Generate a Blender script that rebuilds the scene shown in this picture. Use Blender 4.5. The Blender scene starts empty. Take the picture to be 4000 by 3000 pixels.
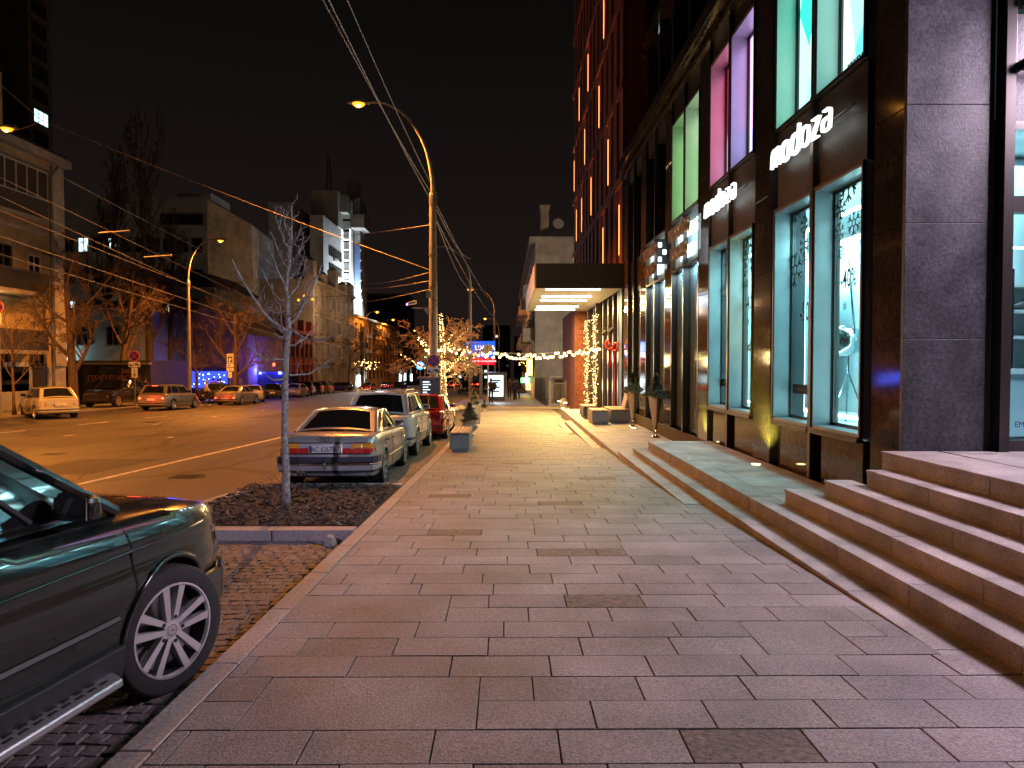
import bpy, bmesh, math, random
from mathutils import Matrix, Vector
R = math.radians
PI = math.pi
sc = bpy.context.scene
C = sc.collection
# ---------------------------------------------------------------- camera
F = 2800.0
YAW = -math.atan2(20, F); PITCH = -math.atan2(80, F); CH = 1.68
cd = bpy.data.cameras.new('camera'); cam = bpy.data.objects.new('camera', cd); C.objects.link(cam)
cam.location = (0, 0, CH); cam.rotation_euler = (R(90) + PITCH, 0, YAW)
cd.sensor_width = 36; cd.lens = 36 * F / 4000; cd.clip_end = 2000; cd.clip_start = 0.05
sc.camera = cam
# ---------------------------------------------------------------- night sky
wd = bpy.data.worlds.new('World'); sc.world = wd; wd.use_nodes = True
wn = wd.node_tree; wn.nodes.clear()
wo = wn.nodes.new('ShaderNodeOutputWorld'); wb = wn.nodes.new('ShaderNodeBackground')
wc = wn.nodes.new('ShaderNodeTexCoord'); ws = wn.nodes.new('ShaderNodeSeparateXYZ'); wr = wn.nodes.new('ShaderNodeValToRGB')
wn.links.new(wc.outputs['Generated'], ws.inputs[0]); wn.links.new(ws.outputs['Z'], wr.inputs[0])
wr.color_ramp.elements[0].position = 0.0; wr.color_ramp.elements[0].color = (.0078, .0052, .0045, 1)
wr.color_ramp.elements[1].position = 0.45; wr.color_ramp.elements[1].color = (.0018, .0016, .0015, 1)
wn.links.new(wr.outputs[0], wb.inputs[0]); wb.inputs[1].default_value = 1.0
wn.links.new(wb.outputs[0], wo.inputs[0])
sc.view_settings.view_transform = 'Standard'; sc.view_settings.look = 'None'
sc.view_settings.exposure = 0.85; sc.view_settings.gamma = 1; sc.view_settings.use_curve_mapping = False
sc.render.engine = 'CYCLES'
cy = sc.cycles
cy.use_denoising = True
cy.sample_clamp_indirect = 2.0; cy.sample_clamp_direct = 0
cy.max_bounces = 6; cy.diffuse_bounces = 2; cy.glossy_bounces = 3; cy.transmission_bounces = 3; cy.transparent_max_bounces = 8
cy.caustics_reflective = False; cy.caustics_refractive = False
cy.use_light_tree = True; cy.light_sampling_threshold = 0.002

# ---------------------------------------------------------------- ground model
SL = .022                      # the pavement falls gently away from the camera
def gz(y): return -SL * y      # pavement
def rz_(y): return -SL * y - .12   # road
_cm = Matrix.Rotation(YAW, 3, 'Z') @ Matrix.Rotation(R(90) + PITCH, 3, 'X')
def at(px, py, Y):
    """world point on the plane y=Y for a direction measured in the photograph"""
    d = _cm @ Vector(((px - 2000) / F, (1500 - py) / F, -1))
    t = Y / d.y
    return Vector((d.x * t, Y, CH + d.z * t))

# ---------------------------------------------------------------- materials
def mat(name, col, rough=.6, metal=0, var=.0, vscale=4, bump=0, bscale=30, emit=None, estr=0, spec=.5, coat=0, rnd=0, blotch=0, bl_scale=.7, detail=4, col2=None, rv=.12):
    m = bpy.data.materials.new(name); m.use_nodes = True
    nt = m.node_tree; N = nt.nodes; L = nt.links; p = N['Principled BSDF']
    p.inputs['Base Color'].default_value = (*col, 1); p.inputs['Roughness'].default_value = rough
    p.inputs['Metallic'].default_value = metal; p.inputs['Specular IOR Level'].default_value = spec
    if coat: p.inputs['Coat Weight'].default_value = coat; p.inputs['Coat Roughness'].default_value = .03
    if emit: p.inputs['Emission Color'].default_value = (*emit, 1); p.inputs['Emission Strength'].default_value = estr
    geo = None
    if var or bump or blotch:
        geo = N.new('ShaderNodeNewGeometry')
    last = None
    def mul(sock_f, lo, hi, prev, f0=0, f1=1):
        lo = max(0, lo); mr = N.new('ShaderNodeMapRange'); mr.inputs['From Min'].default_value = f0; mr.inputs['From Max'].default_value = f1; mr.inputs['To Min'].default_value = lo; mr.inputs['To Max'].default_value = hi
        L.new(sock_f, mr.inputs['Value'])
        mx = N.new('ShaderNodeMix'); mx.data_type = 'RGBA'; mx.blend_type = 'MULTIPLY'; mx.inputs['Factor'].default_value = 1
        if prev is None: mx.inputs['A'].default_value = (*col, 1)
        else: L.new(prev, mx.inputs['A'])
        cb = N.new('ShaderNodeCombineColor')
        for k in range(3): L.new(mr.outputs[0], cb.inputs[k])
        L.new(cb.outputs[0], mx.inputs['B']); return mx.outputs['Result']
    if col2 is not None:
        nz = N.new('ShaderNodeTexNoise'); nz.inputs['Scale'].default_value = vscale * .6; nz.inputs['Detail'].default_value = 5
        geo2 = N.new('ShaderNodeNewGeometry'); L.new(geo2.outputs['Position'], nz.inputs['Vector'])
        rp = N.new('ShaderNodeMapRange'); rp.inputs['From Min'].default_value = .4; rp.inputs['From Max'].default_value = .62; L.new(nz.outputs[0], rp.inputs['Value'])
        mx = N.new('ShaderNodeMix'); mx.data_type = 'RGBA'; mx.inputs['A'].default_value = (*col, 1); mx.inputs['B'].default_value = (*col2, 1)
        L.new(rp.outputs[0], mx.inputs['Factor']); last = mx.outputs['Result']
    if var:
        nz = N.new('ShaderNodeTexNoise'); nz.inputs['Scale'].default_value = vscale; nz.inputs['Detail'].default_value = detail; nz.inputs['Roughness'].default_value = .65
        L.new(geo.outputs['Position'], nz.inputs['Vector'])
        last = mul(nz.outputs[0], 1 - var * 1.6, 1 + var * 1.6, last, .28, .72)
    if blotch:
        nz = N.new('ShaderNodeTexNoise'); nz.inputs['Scale'].default_value = bl_scale; nz.inputs['Detail'].default_value = 5
        L.new(geo.outputs['Position'], nz.inputs['Vector'])
        last = mul(nz.outputs[0], 1 - blotch * 1.6, 1 + blotch * 1.6, last, .25, .75)
        mr = N.new('ShaderNodeMapRange'); mr.inputs['To Min'].default_value = max(.03, rough - rv); mr.inputs['To Max'].default_value = min(1, rough + rv)
        L.new(nz.outputs[0], mr.inputs['Value']); L.new(mr.outputs[0], p.inputs['Roughness'])
    if rnd:
        oi = N.new('ShaderNodeObjectInfo'); last = mul(oi.outputs['Random'], 1 - rnd, 1 + rnd, last)
    if last: L.new(last, p.inputs['Base Color'])
    if bump:
        nb = N.new('ShaderNodeTexNoise'); nb.inputs['Scale'].default_value = bscale; nb.inputs['Detail'].default_value = 5
        L.new(geo.outputs['Position'], nb.inputs['Vector'])
        b = N.new('ShaderNodeBump'); b.inputs['Strength'].default_value = bump; b.inputs['Distance'].default_value = .01
        L.new(nb.outputs[0], b.inputs['Height']); L.new(b.outputs[0], p.inputs['Normal'])
    return m
def emis(name, col, s):
    m = bpy.data.materials.new(name); m.use_nodes = True; nt = m.node_tree; nt.nodes.clear()
    o = nt.nodes.new('ShaderNodeOutputMaterial'); e = nt.nodes.new('ShaderNodeEmission')
    e.inputs[0].default_value = (*col, 1); e.inputs[1].default_value = s; nt.links.new(e.outputs[0], o.inputs[0])
    return m
def glassmat(name, tint=(.75, .95, .95), mixv=.08, rough=.02):
    m = bpy.data.materials.new(name); m.use_nodes = True; nt = m.node_tree; nt.nodes.clear(); N = nt.nodes; L = nt.links
    o = N.new('ShaderNodeOutputMaterial'); t = N.new('ShaderNodeBsdfTransparent'); g = N.new('ShaderNodeBsdfGlossy')
    t.inputs[0].default_value = (*tint, 1); g.inputs['Roughness'].default_value = rough
    lw = N.new('ShaderNodeLayerWeight'); lw.inputs[0].default_value = .5; pw = N.new('ShaderNodeMath'); pw.operation = 'POWER'; pw.inputs[1].default_value = 4; L.new(lw.outputs['Facing'], pw.inputs[0]); fr = N.new('ShaderNodeMath'); fr.operation = 'MULTIPLY'; fr.inputs[1].default_value = .45; L.new(pw.outputs[0], fr.inputs[0])
    ad = N.new('ShaderNodeMath'); ad.operation = 'ADD'; ad.inputs[1].default_value = mixv; L.new(fr.outputs[0], ad.inputs[0])
    mx = N.new('ShaderNodeMixShader'); L.new(ad.outputs[0], mx.inputs[0]); L.new(t.outputs[0], mx.inputs[1]); L.new(g.outputs[0], mx.inputs[2])
    L.new(mx.outputs[0], o.inputs[0]); return m
M = {}
# ---------------------------------------------------------------- mesh building
class MB:
    def __init__(s): s.v = []; s.f = []; s.m = []; s.cur = 0
    def face(s, pts, m=None):
        n = len(s.v); s.v += [tuple(p) for p in pts]; s.f.append(tuple(range(n, n + len(pts)))); s.m.append(s.cur if m is None else m); return s
    def box(s, x0, x1, y0, y1, z0, z1, m=None, M4=None):
        n = len(s.v)
        P = [(x0, y0, z0), (x1, y0, z0), (x1, y1, z0), (x0, y1, z0), (x0, y0, z1), (x1, y0, z1), (x1, y1, z1), (x0, y1, z1)]
        if M4 is not None: P = [tuple(M4 @ Vector(p)) for p in P]
        s.v += P
        for q in ((0, 3, 2, 1), (4, 5, 6, 7), (0, 1, 5, 4), (1, 2, 6, 5), (2, 3, 7, 6), (3, 0, 4, 7)):
            s.f.append(tuple(n + k for k in q)); s.m.append(s.cur if m is None else m)
        return s
    def hexa(s, bot, top, m=None):
        n = len(s.v); s.v += [tuple(p) for p in bot] + [tuple(p) for p in top]; k = len(bot)
        s.f.append(tuple(n + i for i in reversed(range(k)))); s.f.append(tuple(n + k + i for i in range(k)))
        for i in range(k): j = (i + 1) % k; s.f.append((n + i, n + j, n + k + j, n + k + i))
        s.m += [s.cur if m is None else m] * (k + 2); return s
    def tube(s, pts, r, n=6, cap=True, m=None):
        pts = [Vector(p) for p in pts]; k = len(pts); rr = r if hasattr(r, '__len__') else [r] * k
        t0 = (pts[1] - pts[0]).normalized(); up = Vector((0, 0, 1)) if abs(t0.z) < .9 else Vector((1, 0, 0))
        a = t0.cross(up).normalized(); base = len(s.v)
        for i, p in enumerate(pts):
            t = (pts[min(i + 1, k - 1)] - pts[max(i - 1, 0)]).normalized()
            a = (a - t * a.dot(t))
            a = a.normalized() if a.length > 1e-6 else t.orthogonal().normalized()
            b = t.cross(a)
            for j in range(n):
                th = 2 * PI * j / n; s.v.append(tuple(p + (a * math.cos(th) + b * math.sin(th)) * rr[i]))
        mm = s.cur if m is None else m
        for i in range(k - 1):
            for j in range(n):
                j2 = (j + 1) % n; s.f.append((base + i * n + j, base + i * n + j2, base + (i + 1) * n + j2, base + (i + 1) * n + j)); s.m.append(mm)
        if cap:
            s.f.append(tuple(base + j for j in reversed(range(n)))); s.f.append(tuple(base + (k - 1) * n + j for j in range(n))); s.m += [mm, mm]
        return s
    def lathe(s, prof, c=(0, 0, 0), n=16, axis='z', m=None, M4=None, caps=True):
        base = len(s.v); k = len(prof); c = Vector(c)
        for r, h in prof:
            for j in range(n):
                th = 2 * PI * j / n
                if axis == 'z': p = Vector((r * math.cos(th), r * math.sin(th), h))
                elif axis == 'x': p = Vector((h, r * math.cos(th), r * math.sin(th)))
                else: p = Vector((r * math.sin(th), h, r * math.cos(th)))
                p = p + c
                if M4 is not None: p = M4 @ p
                s.v.append(tuple(p))
        mm = s.cur if m is None else m
        for i in range(k - 1):
            for j in range(n):
                j2 = (j + 1) % n; s.f.append((base + i * n + j, base + i * n + j2, base + (i + 1) * n + j2, base + (i + 1) * n + j)); s.m.append(mm)
        if caps: s.f.append(tuple(base + j for j in reversed(range(n)))); s.f.append(tuple(base + (k - 1) * n + j for j in range(n))); s.m += [mm, mm]
        return s
    def sphere(s, c, r, n=8, k=6, sz=1, m=None):
        prof = [(max(1e-4, r * math.sin(PI * i / k)), -r * sz * math.cos(PI * i / k)) for i in range(k + 1)]
        return s.lathe(prof, c, n, m=m)
    def disc(s, c, r, nrm='-y', n=20, m=None, depth=0):
        c = Vector(c); ax = {'-y': (Vector((1, 0, 0)), Vector((0, 0, 1))), '-x': (Vector((0, -1, 0)), Vector((0, 0, 1))), 'z': (Vector((1, 0, 0)), Vector((0, 1, 0)))}[nrm]
        P = [c + ax[0] * r * math.cos(2 * PI * j / n) + ax[1] * r * math.sin(2 * PI * j / n) for j in range(n)]
        if depth:
            d = ax[0].cross(ax[1]) * depth; return s.hexa([p for p in P], [p + d for p in P], m)
        return s.face(P, m)
    def ribbon(s, pts, w, M4, depth=.03, m=None, closed=False):
        """flat extruded stroke along 2D points, placed by M4 (local xy plane, normal z)"""
        P = [Vector(p) for p in pts]; n = len(P)
        lf, rt = [], []
        for i in range(n):
            if closed: a, b = P[i - 1], P[(i + 1) % n]
            else: a, b = P[max(i - 1, 0)], P[min(i + 1, n - 1)]
            d = (b - a); d = d.normalized() if d.length > 1e-9 else Vector((1, 0)); nn = Vector((-d.y, d.x))
            d1 = (P[i] - (P[i - 1] if (i > 0 or closed) else P[i])); d2 = ((P[(i + 1) % n]) - P[i]) if (i < n - 1 or closed) else d1
            if d1.length < 1e-9: d1 = d2
            c = max(.35, nn.dot(Vector((-d2.normalized().y, d2.normalized().x))) if d2.length > 1e-9 else 1)
            lf.append(P[i] + nn * w / 2 / c); rt.append(P[i] - nn * w / 2 / c)
        k = n if closed else n - 1
        for i in range(k):
            j = (i + 1) % n
            q = [rt[i], rt[j], lf[j], lf[i]]
            s.hexa([M4 @ Vector((p.x, p.y, 0)) for p in q], [M4 @ Vector((p.x, p.y, depth)) for p in q], m)
        return s
    def build(s, name, mats, parent=None, world=True, smooth=False, kind=None, bevel=0, angle=None):
        return build_mesh(name, s.v, s.f, mats, s.m, parent, world, smooth, kind, bevel, angle)
W = {}
def wm(o):
    if o is None: return Matrix.Identity(4)
    if o.name not in W:
        m = Matrix.LocRotScale(o.location, o.rotation_euler, o.scale)
        W[o.name] = (wm(o.parent) @ m) if o.parent else m
    return W[o.name]
def build_mesh(name, v, f, mats, mi=None, parent=None, world=True, smooth=False, kind=None, bevel=0, angle=None):
    if not isinstance(mats, (list, tuple)): mats = [mats]
    me = bpy.data.meshes.new(name); loc = None
    if parent is not None:
        if world:
            inv = wm(parent).inverted(); v = [tuple(inv @ Vector(p)) for p in v]
    elif world and v:
        xs = [p[0] for p in v]; ys = [p[1] for p in v]; zs = [p[2] for p in v]
        loc = ((min(xs) + max(xs)) / 2, (min(ys) + max(ys)) / 2, min(zs)); v = [(p[0] - loc[0], p[1] - loc[1], p[2] - loc[2]) for p in v]
    me.from_pydata(v, [], f)
    for m_ in mats: me.materials.append(m_)
    if mi and len(mats) > 1: me.polygons.foreach_set('material_index', [min(i, len(mats) - 1) for i in mi])
    if smooth:
        me.polygons.foreach_set('use_smooth', [True] * len(me.polygons)); me.update()
        if angle: me.set_sharp_from_angle(angle=R(angle))
    me.update()
    o = bpy.data.objects.new(name, me); C.objects.link(o)
    if parent is not None: o.parent = parent
    elif loc: o.location = loc
    if kind: o['kind'] = kind
    if bevel:
        b = o.modifiers.new('bevel', 'BEVEL'); b.width = bevel; b.segments = 2; b.limit_method = 'ANGLE'; b.angle_limit = R(40)
    return o
def tag(o, label=None, cat=None, group=None, kind=None):
    if label: o['label'] = label
    if cat: o['category'] = cat
    if group: o['group'] = group
    if kind: o['kind'] = kind
    return o
def thing(name, label, cat, loc=(0, 0, 0), rot=0, group=None):
    o = bpy.data.objects.new(name, None); C.objects.link(o); o.empty_display_size = .2
    o.location = loc; o.rotation_euler = (0, 0, rot) if not hasattr(rot, '__len__') else rot
    return tag(o, label, cat, group)
def empty_structure(name, loc=(0, 0, 0)):
    o = bpy.data.objects.new(name, None); C.objects.link(o); o.location = loc; o['kind'] = 'structure'; return o
def inst(mesh, name, parent, loc, rot=(0, 0, 0), scale=(1, 1, 1), kind=None):
    o = bpy.data.objects.new(name, mesh); C.objects.link(o); o.parent = parent
    inv = wm(parent).inverted() if parent is not None else Matrix.Identity(4)
    o.location = inv @ Vector(loc); o.rotation_euler = rot; o.scale = scale
    if kind: o['kind'] = kind
    return o
def kids(o): return [c for c in C.objects if c.parent == o]
_kid = {}
def copy_tree(o, parent=None, loc=None, rot=None, label=None, group=None):
    c = o.copy(); C.objects.link(c)
    if parent is not None: c.parent = parent
    if loc is not None: c.location = loc
    if rot is not None: c.rotation_euler = (0, 0, rot)
    if label: c['label'] = label
    if group: c['group'] = group
    for ch in list(o.children): copy_tree(ch, c)
    return c
def cubemesh(name, sx, sy, sz, m, bev=0):
    b = MB().box(-sx / 2, sx / 2, -sy / 2, sy / 2, -sz / 2, sz / 2)
    me = bpy.data.meshes.new(name); me.from_pydata(b.v, [], b.f); me.materials.append(m)
    if bev:
        bm = bmesh.new(); bm.from_mesh(me); bmesh.ops.bevel(bm, geom=bm.edges[:], offset=bev, segments=1, affect='EDGES'); bm.to_mesh(me); bm.free()
    me.update(); return me
def frame(origin, facing):
    """matrix for flat work: local x to the viewer's right, y up, z out towards the viewer"""
    ax = {'-x': ((0, -1, 0), (0, 0, 1), (-1, 0, 0)), '-y': ((1, 0, 0), (0, 0, 1), (0, -1, 0)), '+x': ((0, 1, 0), (0, 0, 1), (1, 0, 0)), '+y': ((-1, 0, 0), (0, 0, 1), (0, 1, 0))}[facing]
    m = Matrix.Identity(4)
    for i in range(3):
        for k in range(3): m[k][i] = ax[i][k]
    m.translation = Vector(origin); return m
_dg = None
def textmesh(s, size, depth=.01, bold=0, align='CENTER'):
    cu = bpy.data.curves.new('txt', 'FONT'); cu.body = s; cu.size = size; cu.extrude = depth; cu.align_x = align; cu.offset = bold; cu.resolution_u = 2
    o = bpy.data.objects.new('txt', cu); C.objects.link(o); dg = bpy.context.evaluated_depsgraph_get(); dg.update()
    me = bpy.data.meshes.new_from_object(o.evaluated_get(dg)); bpy.data.objects.remove(o); return me
def text(s, size, M4, m, parent, name='lettering', depth=.004, bold=0, sx=1, align='CENTER'):
    me = textmesh(s, size, depth, bold, align); me.name = name; me.materials.clear(); me.materials.append(m)
    mm = wm(parent).inverted() @ M4 @ Matrix.Diagonal((sx, 1, 1, 1)) if parent is not None else M4 @ Matrix.Diagonal((sx, 1, 1, 1))
    me.transform(mm); o = bpy.data.objects.new(name, me); C.objects.link(o)
    if parent is not None: o.parent = parent
    return o
def light(name, kind, loc, power, col, size=.1, rot=None, parent=None, spot=None, blend=.5, target=None, size_y=None):
    l = bpy.data.lights.new(name, kind); l.energy = power; l.color = col
    if kind == 'AREA':
        l.size = size
        if size_y: l.shape = 'RECTANGLE'; l.size_y = size_y
    else: l.shadow_soft_size = size
    if kind == 'SPOT': l.spot_size = R(spot or 140); l.spot_blend = blend
    o = bpy.data.objects.new(name, l); C.objects.link(o)
    mw = Matrix.Translation(Vector(loc))
    if target is not None:
        d = (Vector(target) - Vector(loc)).normalized(); mw = mw @ d.to_track_quat('-Z', 'Y').to_matrix().to_4x4()
    elif rot is not None: mw = mw @ Matrix.Rotation(rot[2], 4, 'Z') @ Matrix.Rotation(rot[1], 4, 'Y') @ Matrix.Rotation(rot[0], 4, 'X')
    if parent is not None: o.parent = parent; mw = wm(parent).inverted() @ mw
    o.matrix_basis = mw
    return o
rnd = random.Random(7)

# ================================================================ materials
G_ = lambda v, t=(1, 1, 1): tuple(v * k for k in t)
M['slab'] = mat('granite_slab', (.23, .21, .205), .66, var=.36, vscale=75, bump=.5, bscale=90, rnd=.15, blotch=.24, bl_scale=1.4)
M['slab_dark'] = mat('worn_dark_slab', (.13, .10, .085), .7, var=.5, vscale=28, bump=.5, bscale=60, blotch=.2, bl_scale=3)
M['slab_far'] = mat('granite_far', (.20, .185, .175), .64, var=.2, vscale=14, bump=.2, bscale=20, blotch=.2, bl_scale=.6)
M['joint'] = mat('joint_grit', (.07, .06, .055), .95, var=.3, vscale=40)
M['kerb'] = mat('kerb_granite', (.30, .26, .24), .65, var=.25, vscale=50, bump=.4, bscale=60, rnd=.1, blotch=.15, bl_scale=1.3)
M['step'] = mat('step_granite', (.33, .30, .285), .6, var=.26, vscale=55, bump=.25, bscale=70, rnd=.12, blotch=.26, bl_scale=2.4)
M['cobble'] = mat('cobble_stone', (.10, .085, .085), .62, var=.35, vscale=30, bump=.6, bscale=40, rnd=.35)
M['mulch'] = mat('bark_mulch', (.05, .034, .027), .95, var=.5, vscale=25, bump=.8, bscale=40, rnd=.6)
M['mulch2'] = mat('bark_chip', (.09, .065, .055), .85, var=.5, vscale=25, rnd=.6)
M['dark_stone'] = mat('polished_brown_granite', (.055, .042, .034), .07, var=.35, vscale=18, blotch=.25, bl_scale=1.2, spec=.28, rv=.035)
M['grey_stone'] = mat('leathered_grey_granite', (.052, .056, .068), .38, var=.45, vscale=34, detail=9, bump=.2, bscale=40, blotch=.22, bl_scale=3.0, spec=.4)
M['frame'] = mat('anodised_frame', (.06, .055, .055), .32, .6)
M['frame_bronze'] = mat('bronze_frame', (.10, .075, .06), .3, .8)
M['reveal'] = mat('brushed_reveal_panel', (.30, .33, .34), .35, .35, var=.05, vscale=3)
M['black'] = mat('black_recess', (.012, .012, .014), .6)
M['dglass'] = mat('dark_window_glass', (.006, .008, .010), .06, spec=.6)
M['dglass_blue'] = mat('tinted_door_glass', (.07, .11, .13), .16, spec=.6)
M['glass'] = glassmat('clear_glass', (.78, .95, .96), .03)
M['white'] = mat('white_panel', (.75, .78, .78), .5)
M['canopy'] = mat('canopy_cladding', (.030, .042, .060), .45, .2, var=.1, vscale=2)
M['soffit'] = mat('soffit_panel', (.55, .52, .45), .5, var=.06, vscale=3)
M['brick'] = mat('red_brick', (.20, .06, .032), .8, var=.3, vscale=12, bump=.4, bscale=40, rnd=.25)
M['brick_wall'] = mat('brick_mortar_wall', (.17, .06, .04), .9, var=.25, vscale=8, bump=.3, bscale=20)
M['steel'] = mat('polished_steel', (.55, .5, .42), .12, 1)
M['chrome'] = mat('chrome', (.7, .7, .72), .08, 1)
M['metal'] = mat('painted_metal', (.22, .21, .2), .45, .3, var=.15, vscale=6)
M['pole'] = mat('galvanised_pole', (.30, .27, .24), .5, .1, var=.25, vscale=5, bump=.1, bscale=30)
M['concrete'] = mat('speckled_concrete', (.26, .26, .25), .8, var=.4, vscale=45, bump=.4, bscale=60)
M['concrete_l'] = mat('cast_stone', (.42, .40, .35), .75, var=.2, vscale=20, bump=.3, bscale=30)
M['wood'] = mat('slat_timber', (.42, .27, .16), .5, var=.2, vscale=15)
M['bark'] = mat('brown_bark', (.13, .085, .058), .9, var=.35, vscale=12, bump=.5, bscale=20)
M['bark_pale'] = mat('pale_grey_bark', (.27, .245, .225), .85, var=.5, vscale=22, bump=.8, bscale=35)
M['bark_dark'] = mat('dark_bark', (.10, .07, .052), .9, var=.3, vscale=10)
M['fir'] = mat('fir_needles', (.10, .13, .07), .6, var=.4, vscale=30)
M['white_paint'] = mat('road_paint', (.55, .52, .48), .7, var=.4, vscale=9)
M['sheet_white'] = mat('sign_white', (.75, .75, .75), .4)
M['sign_blue'] = mat('sign_blue', (.02, .03, .22), .4)
M['sign_red'] = mat('sign_red', (.5, .02, .02), .4)
M['sign_black'] = mat('sign_black', (.02, .02, .02), .5)
M['led_white'] = emis('cool_led', (.80, 1, 1), 7)
M['led_soft'] = emis('soft_led', (.78, .95, 1), 3)
M['sign_glow'] = emis('sign_letter_glow', (.93, 1, .97), 1.3)
M['warm_bulb'] = emis('warm_bulb', (1, .62, .20), 6)
M['fairy'] = emis('fairy_bulb', (1, .62, .20), 7)
M['sodium'] = emis('sodium_lamp', (1, .42, .06), 9)
M['sodium_glow'] = emis('sodium_glow', (1, .30, .02), 1.6)  # dim orange glow; wide bowls of it stand in for street lamp halos
M['warm_tube'] = emis('canopy_tube', (1, .93, .68), 7)
M['tail_on'] = emis('tail_lamp_lit', (1, .05, .02), 9)
M['blue_led'] = emis('blue_beacon', (.05, .08, 1), 30)
M['uplight'] = emis('ground_uplight_glow', (1, .85, .35), 12)
M['yellow_strip'] = emis('facade_slot_glow', (1, .30, .08), 2.2)

M['spandrel'] = mat('honed_spandrel_stone', (.05, .036, .028), .42, var=.35, vscale=16, blotch=.3, bl_scale=1.5, spec=.3)
# asphalt with cracks, patches and tyre wear
def asphalt():
    m = mat('asphalt', (.052, .047, .043), .62, var=.25, vscale=30, bump=.35, bscale=80, blotch=.22, bl_scale=.35)
    nt = m.node_tree; N = nt.nodes; L = nt.links; p = N['Principled BSDF']
    src = p.inputs['Base Color'].links[0].from_socket
    g = N.new('ShaderNodeNewGeometry'); nz = N.new('ShaderNodeTexNoise'); nz.inputs['Scale'].default_value = .5; nz.inputs['Detail'].default_value = 6
    L.new(g.outputs['Position'], nz.inputs['Vector'])
    ad = N.new('ShaderNodeMixRGB'); ad.blend_type = 'ADD'; ad.inputs[0].default_value = 2.2
    L.new(g.outputs['Position'], ad.inputs[1]); L.new(nz.outputs['Color'], ad.inputs[2])
    mp = N.new('ShaderNodeMapping'); mp.inputs['Scale'].default_value = (.28, .12, .1); L.new(ad.outputs[0], mp.inputs[0])
    vo = N.new('ShaderNodeTexVoronoi'); vo.feature = 'DISTANCE_TO_EDGE'; vo.inputs['Scale'].default_value = 1.0; L.new(mp.outputs[0], vo.inputs['Vector'])
    mr = N.new('ShaderNodeMapRange'); mr.inputs['From Min'].default_value = .004; mr.inputs['From Max'].default_value = .03; mr.inputs['To Min'].default_value = .15; L.new(vo.outputs['Distance'], mr.inputs[0])
    # lengthwise tyre wear
    mp2 = N.new('ShaderNodeMapping'); mp2.inputs['Scale'].default_value = (1.1, .02, 1); L.new(g.outputs['Position'], mp2.inputs[0])
    n2 = N.new('ShaderNodeTexNoise'); n2.inputs['Scale'].default_value = 1.0; n2.inputs['Detail'].default_value = 2; L.new(mp2.outputs[0], n2.inputs['Vector'])
    m2 = N.new('ShaderNodeMapRange'); m2.inputs['To Min'].default_value = .72; m2.inputs['To Max'].default_value = 1.3; L.new(n2.outputs[0], m2.inputs[0])
    mm = N.new('ShaderNodeMath'); mm.operation = 'MULTIPLY'; L.new(mr.outputs[0], mm.inputs[0]); L.new(m2.outputs[0], mm.inputs[1])
    mx = N.new('ShaderNodeMixRGB'); mx.blend_type = 'MULTIPLY'; mx.inputs[0].default_value = 1; L.new(src, mx.inputs[1]); L.new(mm.outputs[0], mx.inputs[2])
    L.new(mx.outputs[0], p.inputs['Base Color']); return m
M['asphalt'] = asphalt()

# ================================================================ ground, road, pavement
FAR = 900
def sheet(name, x0, x1, y0, y1, dz, m, kind='structure', ny=1):
    b = MB()
    b.face([(x0, y0, -SL * y0 + dz), (x1, y0, -SL * y0 + dz), (x1, y1, -SL * y1 + dz), (x0, y1, -SL * y1 + dz)])
    return b.build(name, m, kind=kind)
sheet('ground', -500, 500, -60, FAR, -.60, M['asphalt'])
sheet('road', -22.8, 4.0, -30, 400, -.12, M['asphalt'])
# painted markings lie 4 mm above the road
road_lines = empty_structure('road_marking')
def mark(x0, y0, x1, y1, w):
    b = MB(); d = Vector((x1 - x0, y1 - y0)).normalized(); n = Vector((-d.y, d.x)) * w / 2
    P = [(x0 - n.x, y0 - n.y), (x1 - n.x, y1 - n.y), (x1 + n.x, y1 + n.y), (x0 + n.x, y0 + n.y)]
    b.face([(x, y, -SL * y - .116) for x, y in P]); return b.build('painted_line', M['white_paint'], road_lines)
mark(-7.62, 4, -6.95, 23.2, .13); mark(-6.9, 24.6, -6.2, 44, .13)
for k in range(24): mark(-17.1 + k * .1, 18.3 + k * 5, -17.03 + k * .1, 20.3 + k * 5, .12)
for y in (22.8, 28.5, 34.2, 41, 47): mark(-14.05, y, -14.02, y + .5, .12)
for y in (14, 22.0): mark(-10.4, y, -10.4, y + .4, .12)
for k in range(5): mark(-3.6 - k * 0, 96 + k * 6, -3.6, 98 + k * 6, .12)

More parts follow.
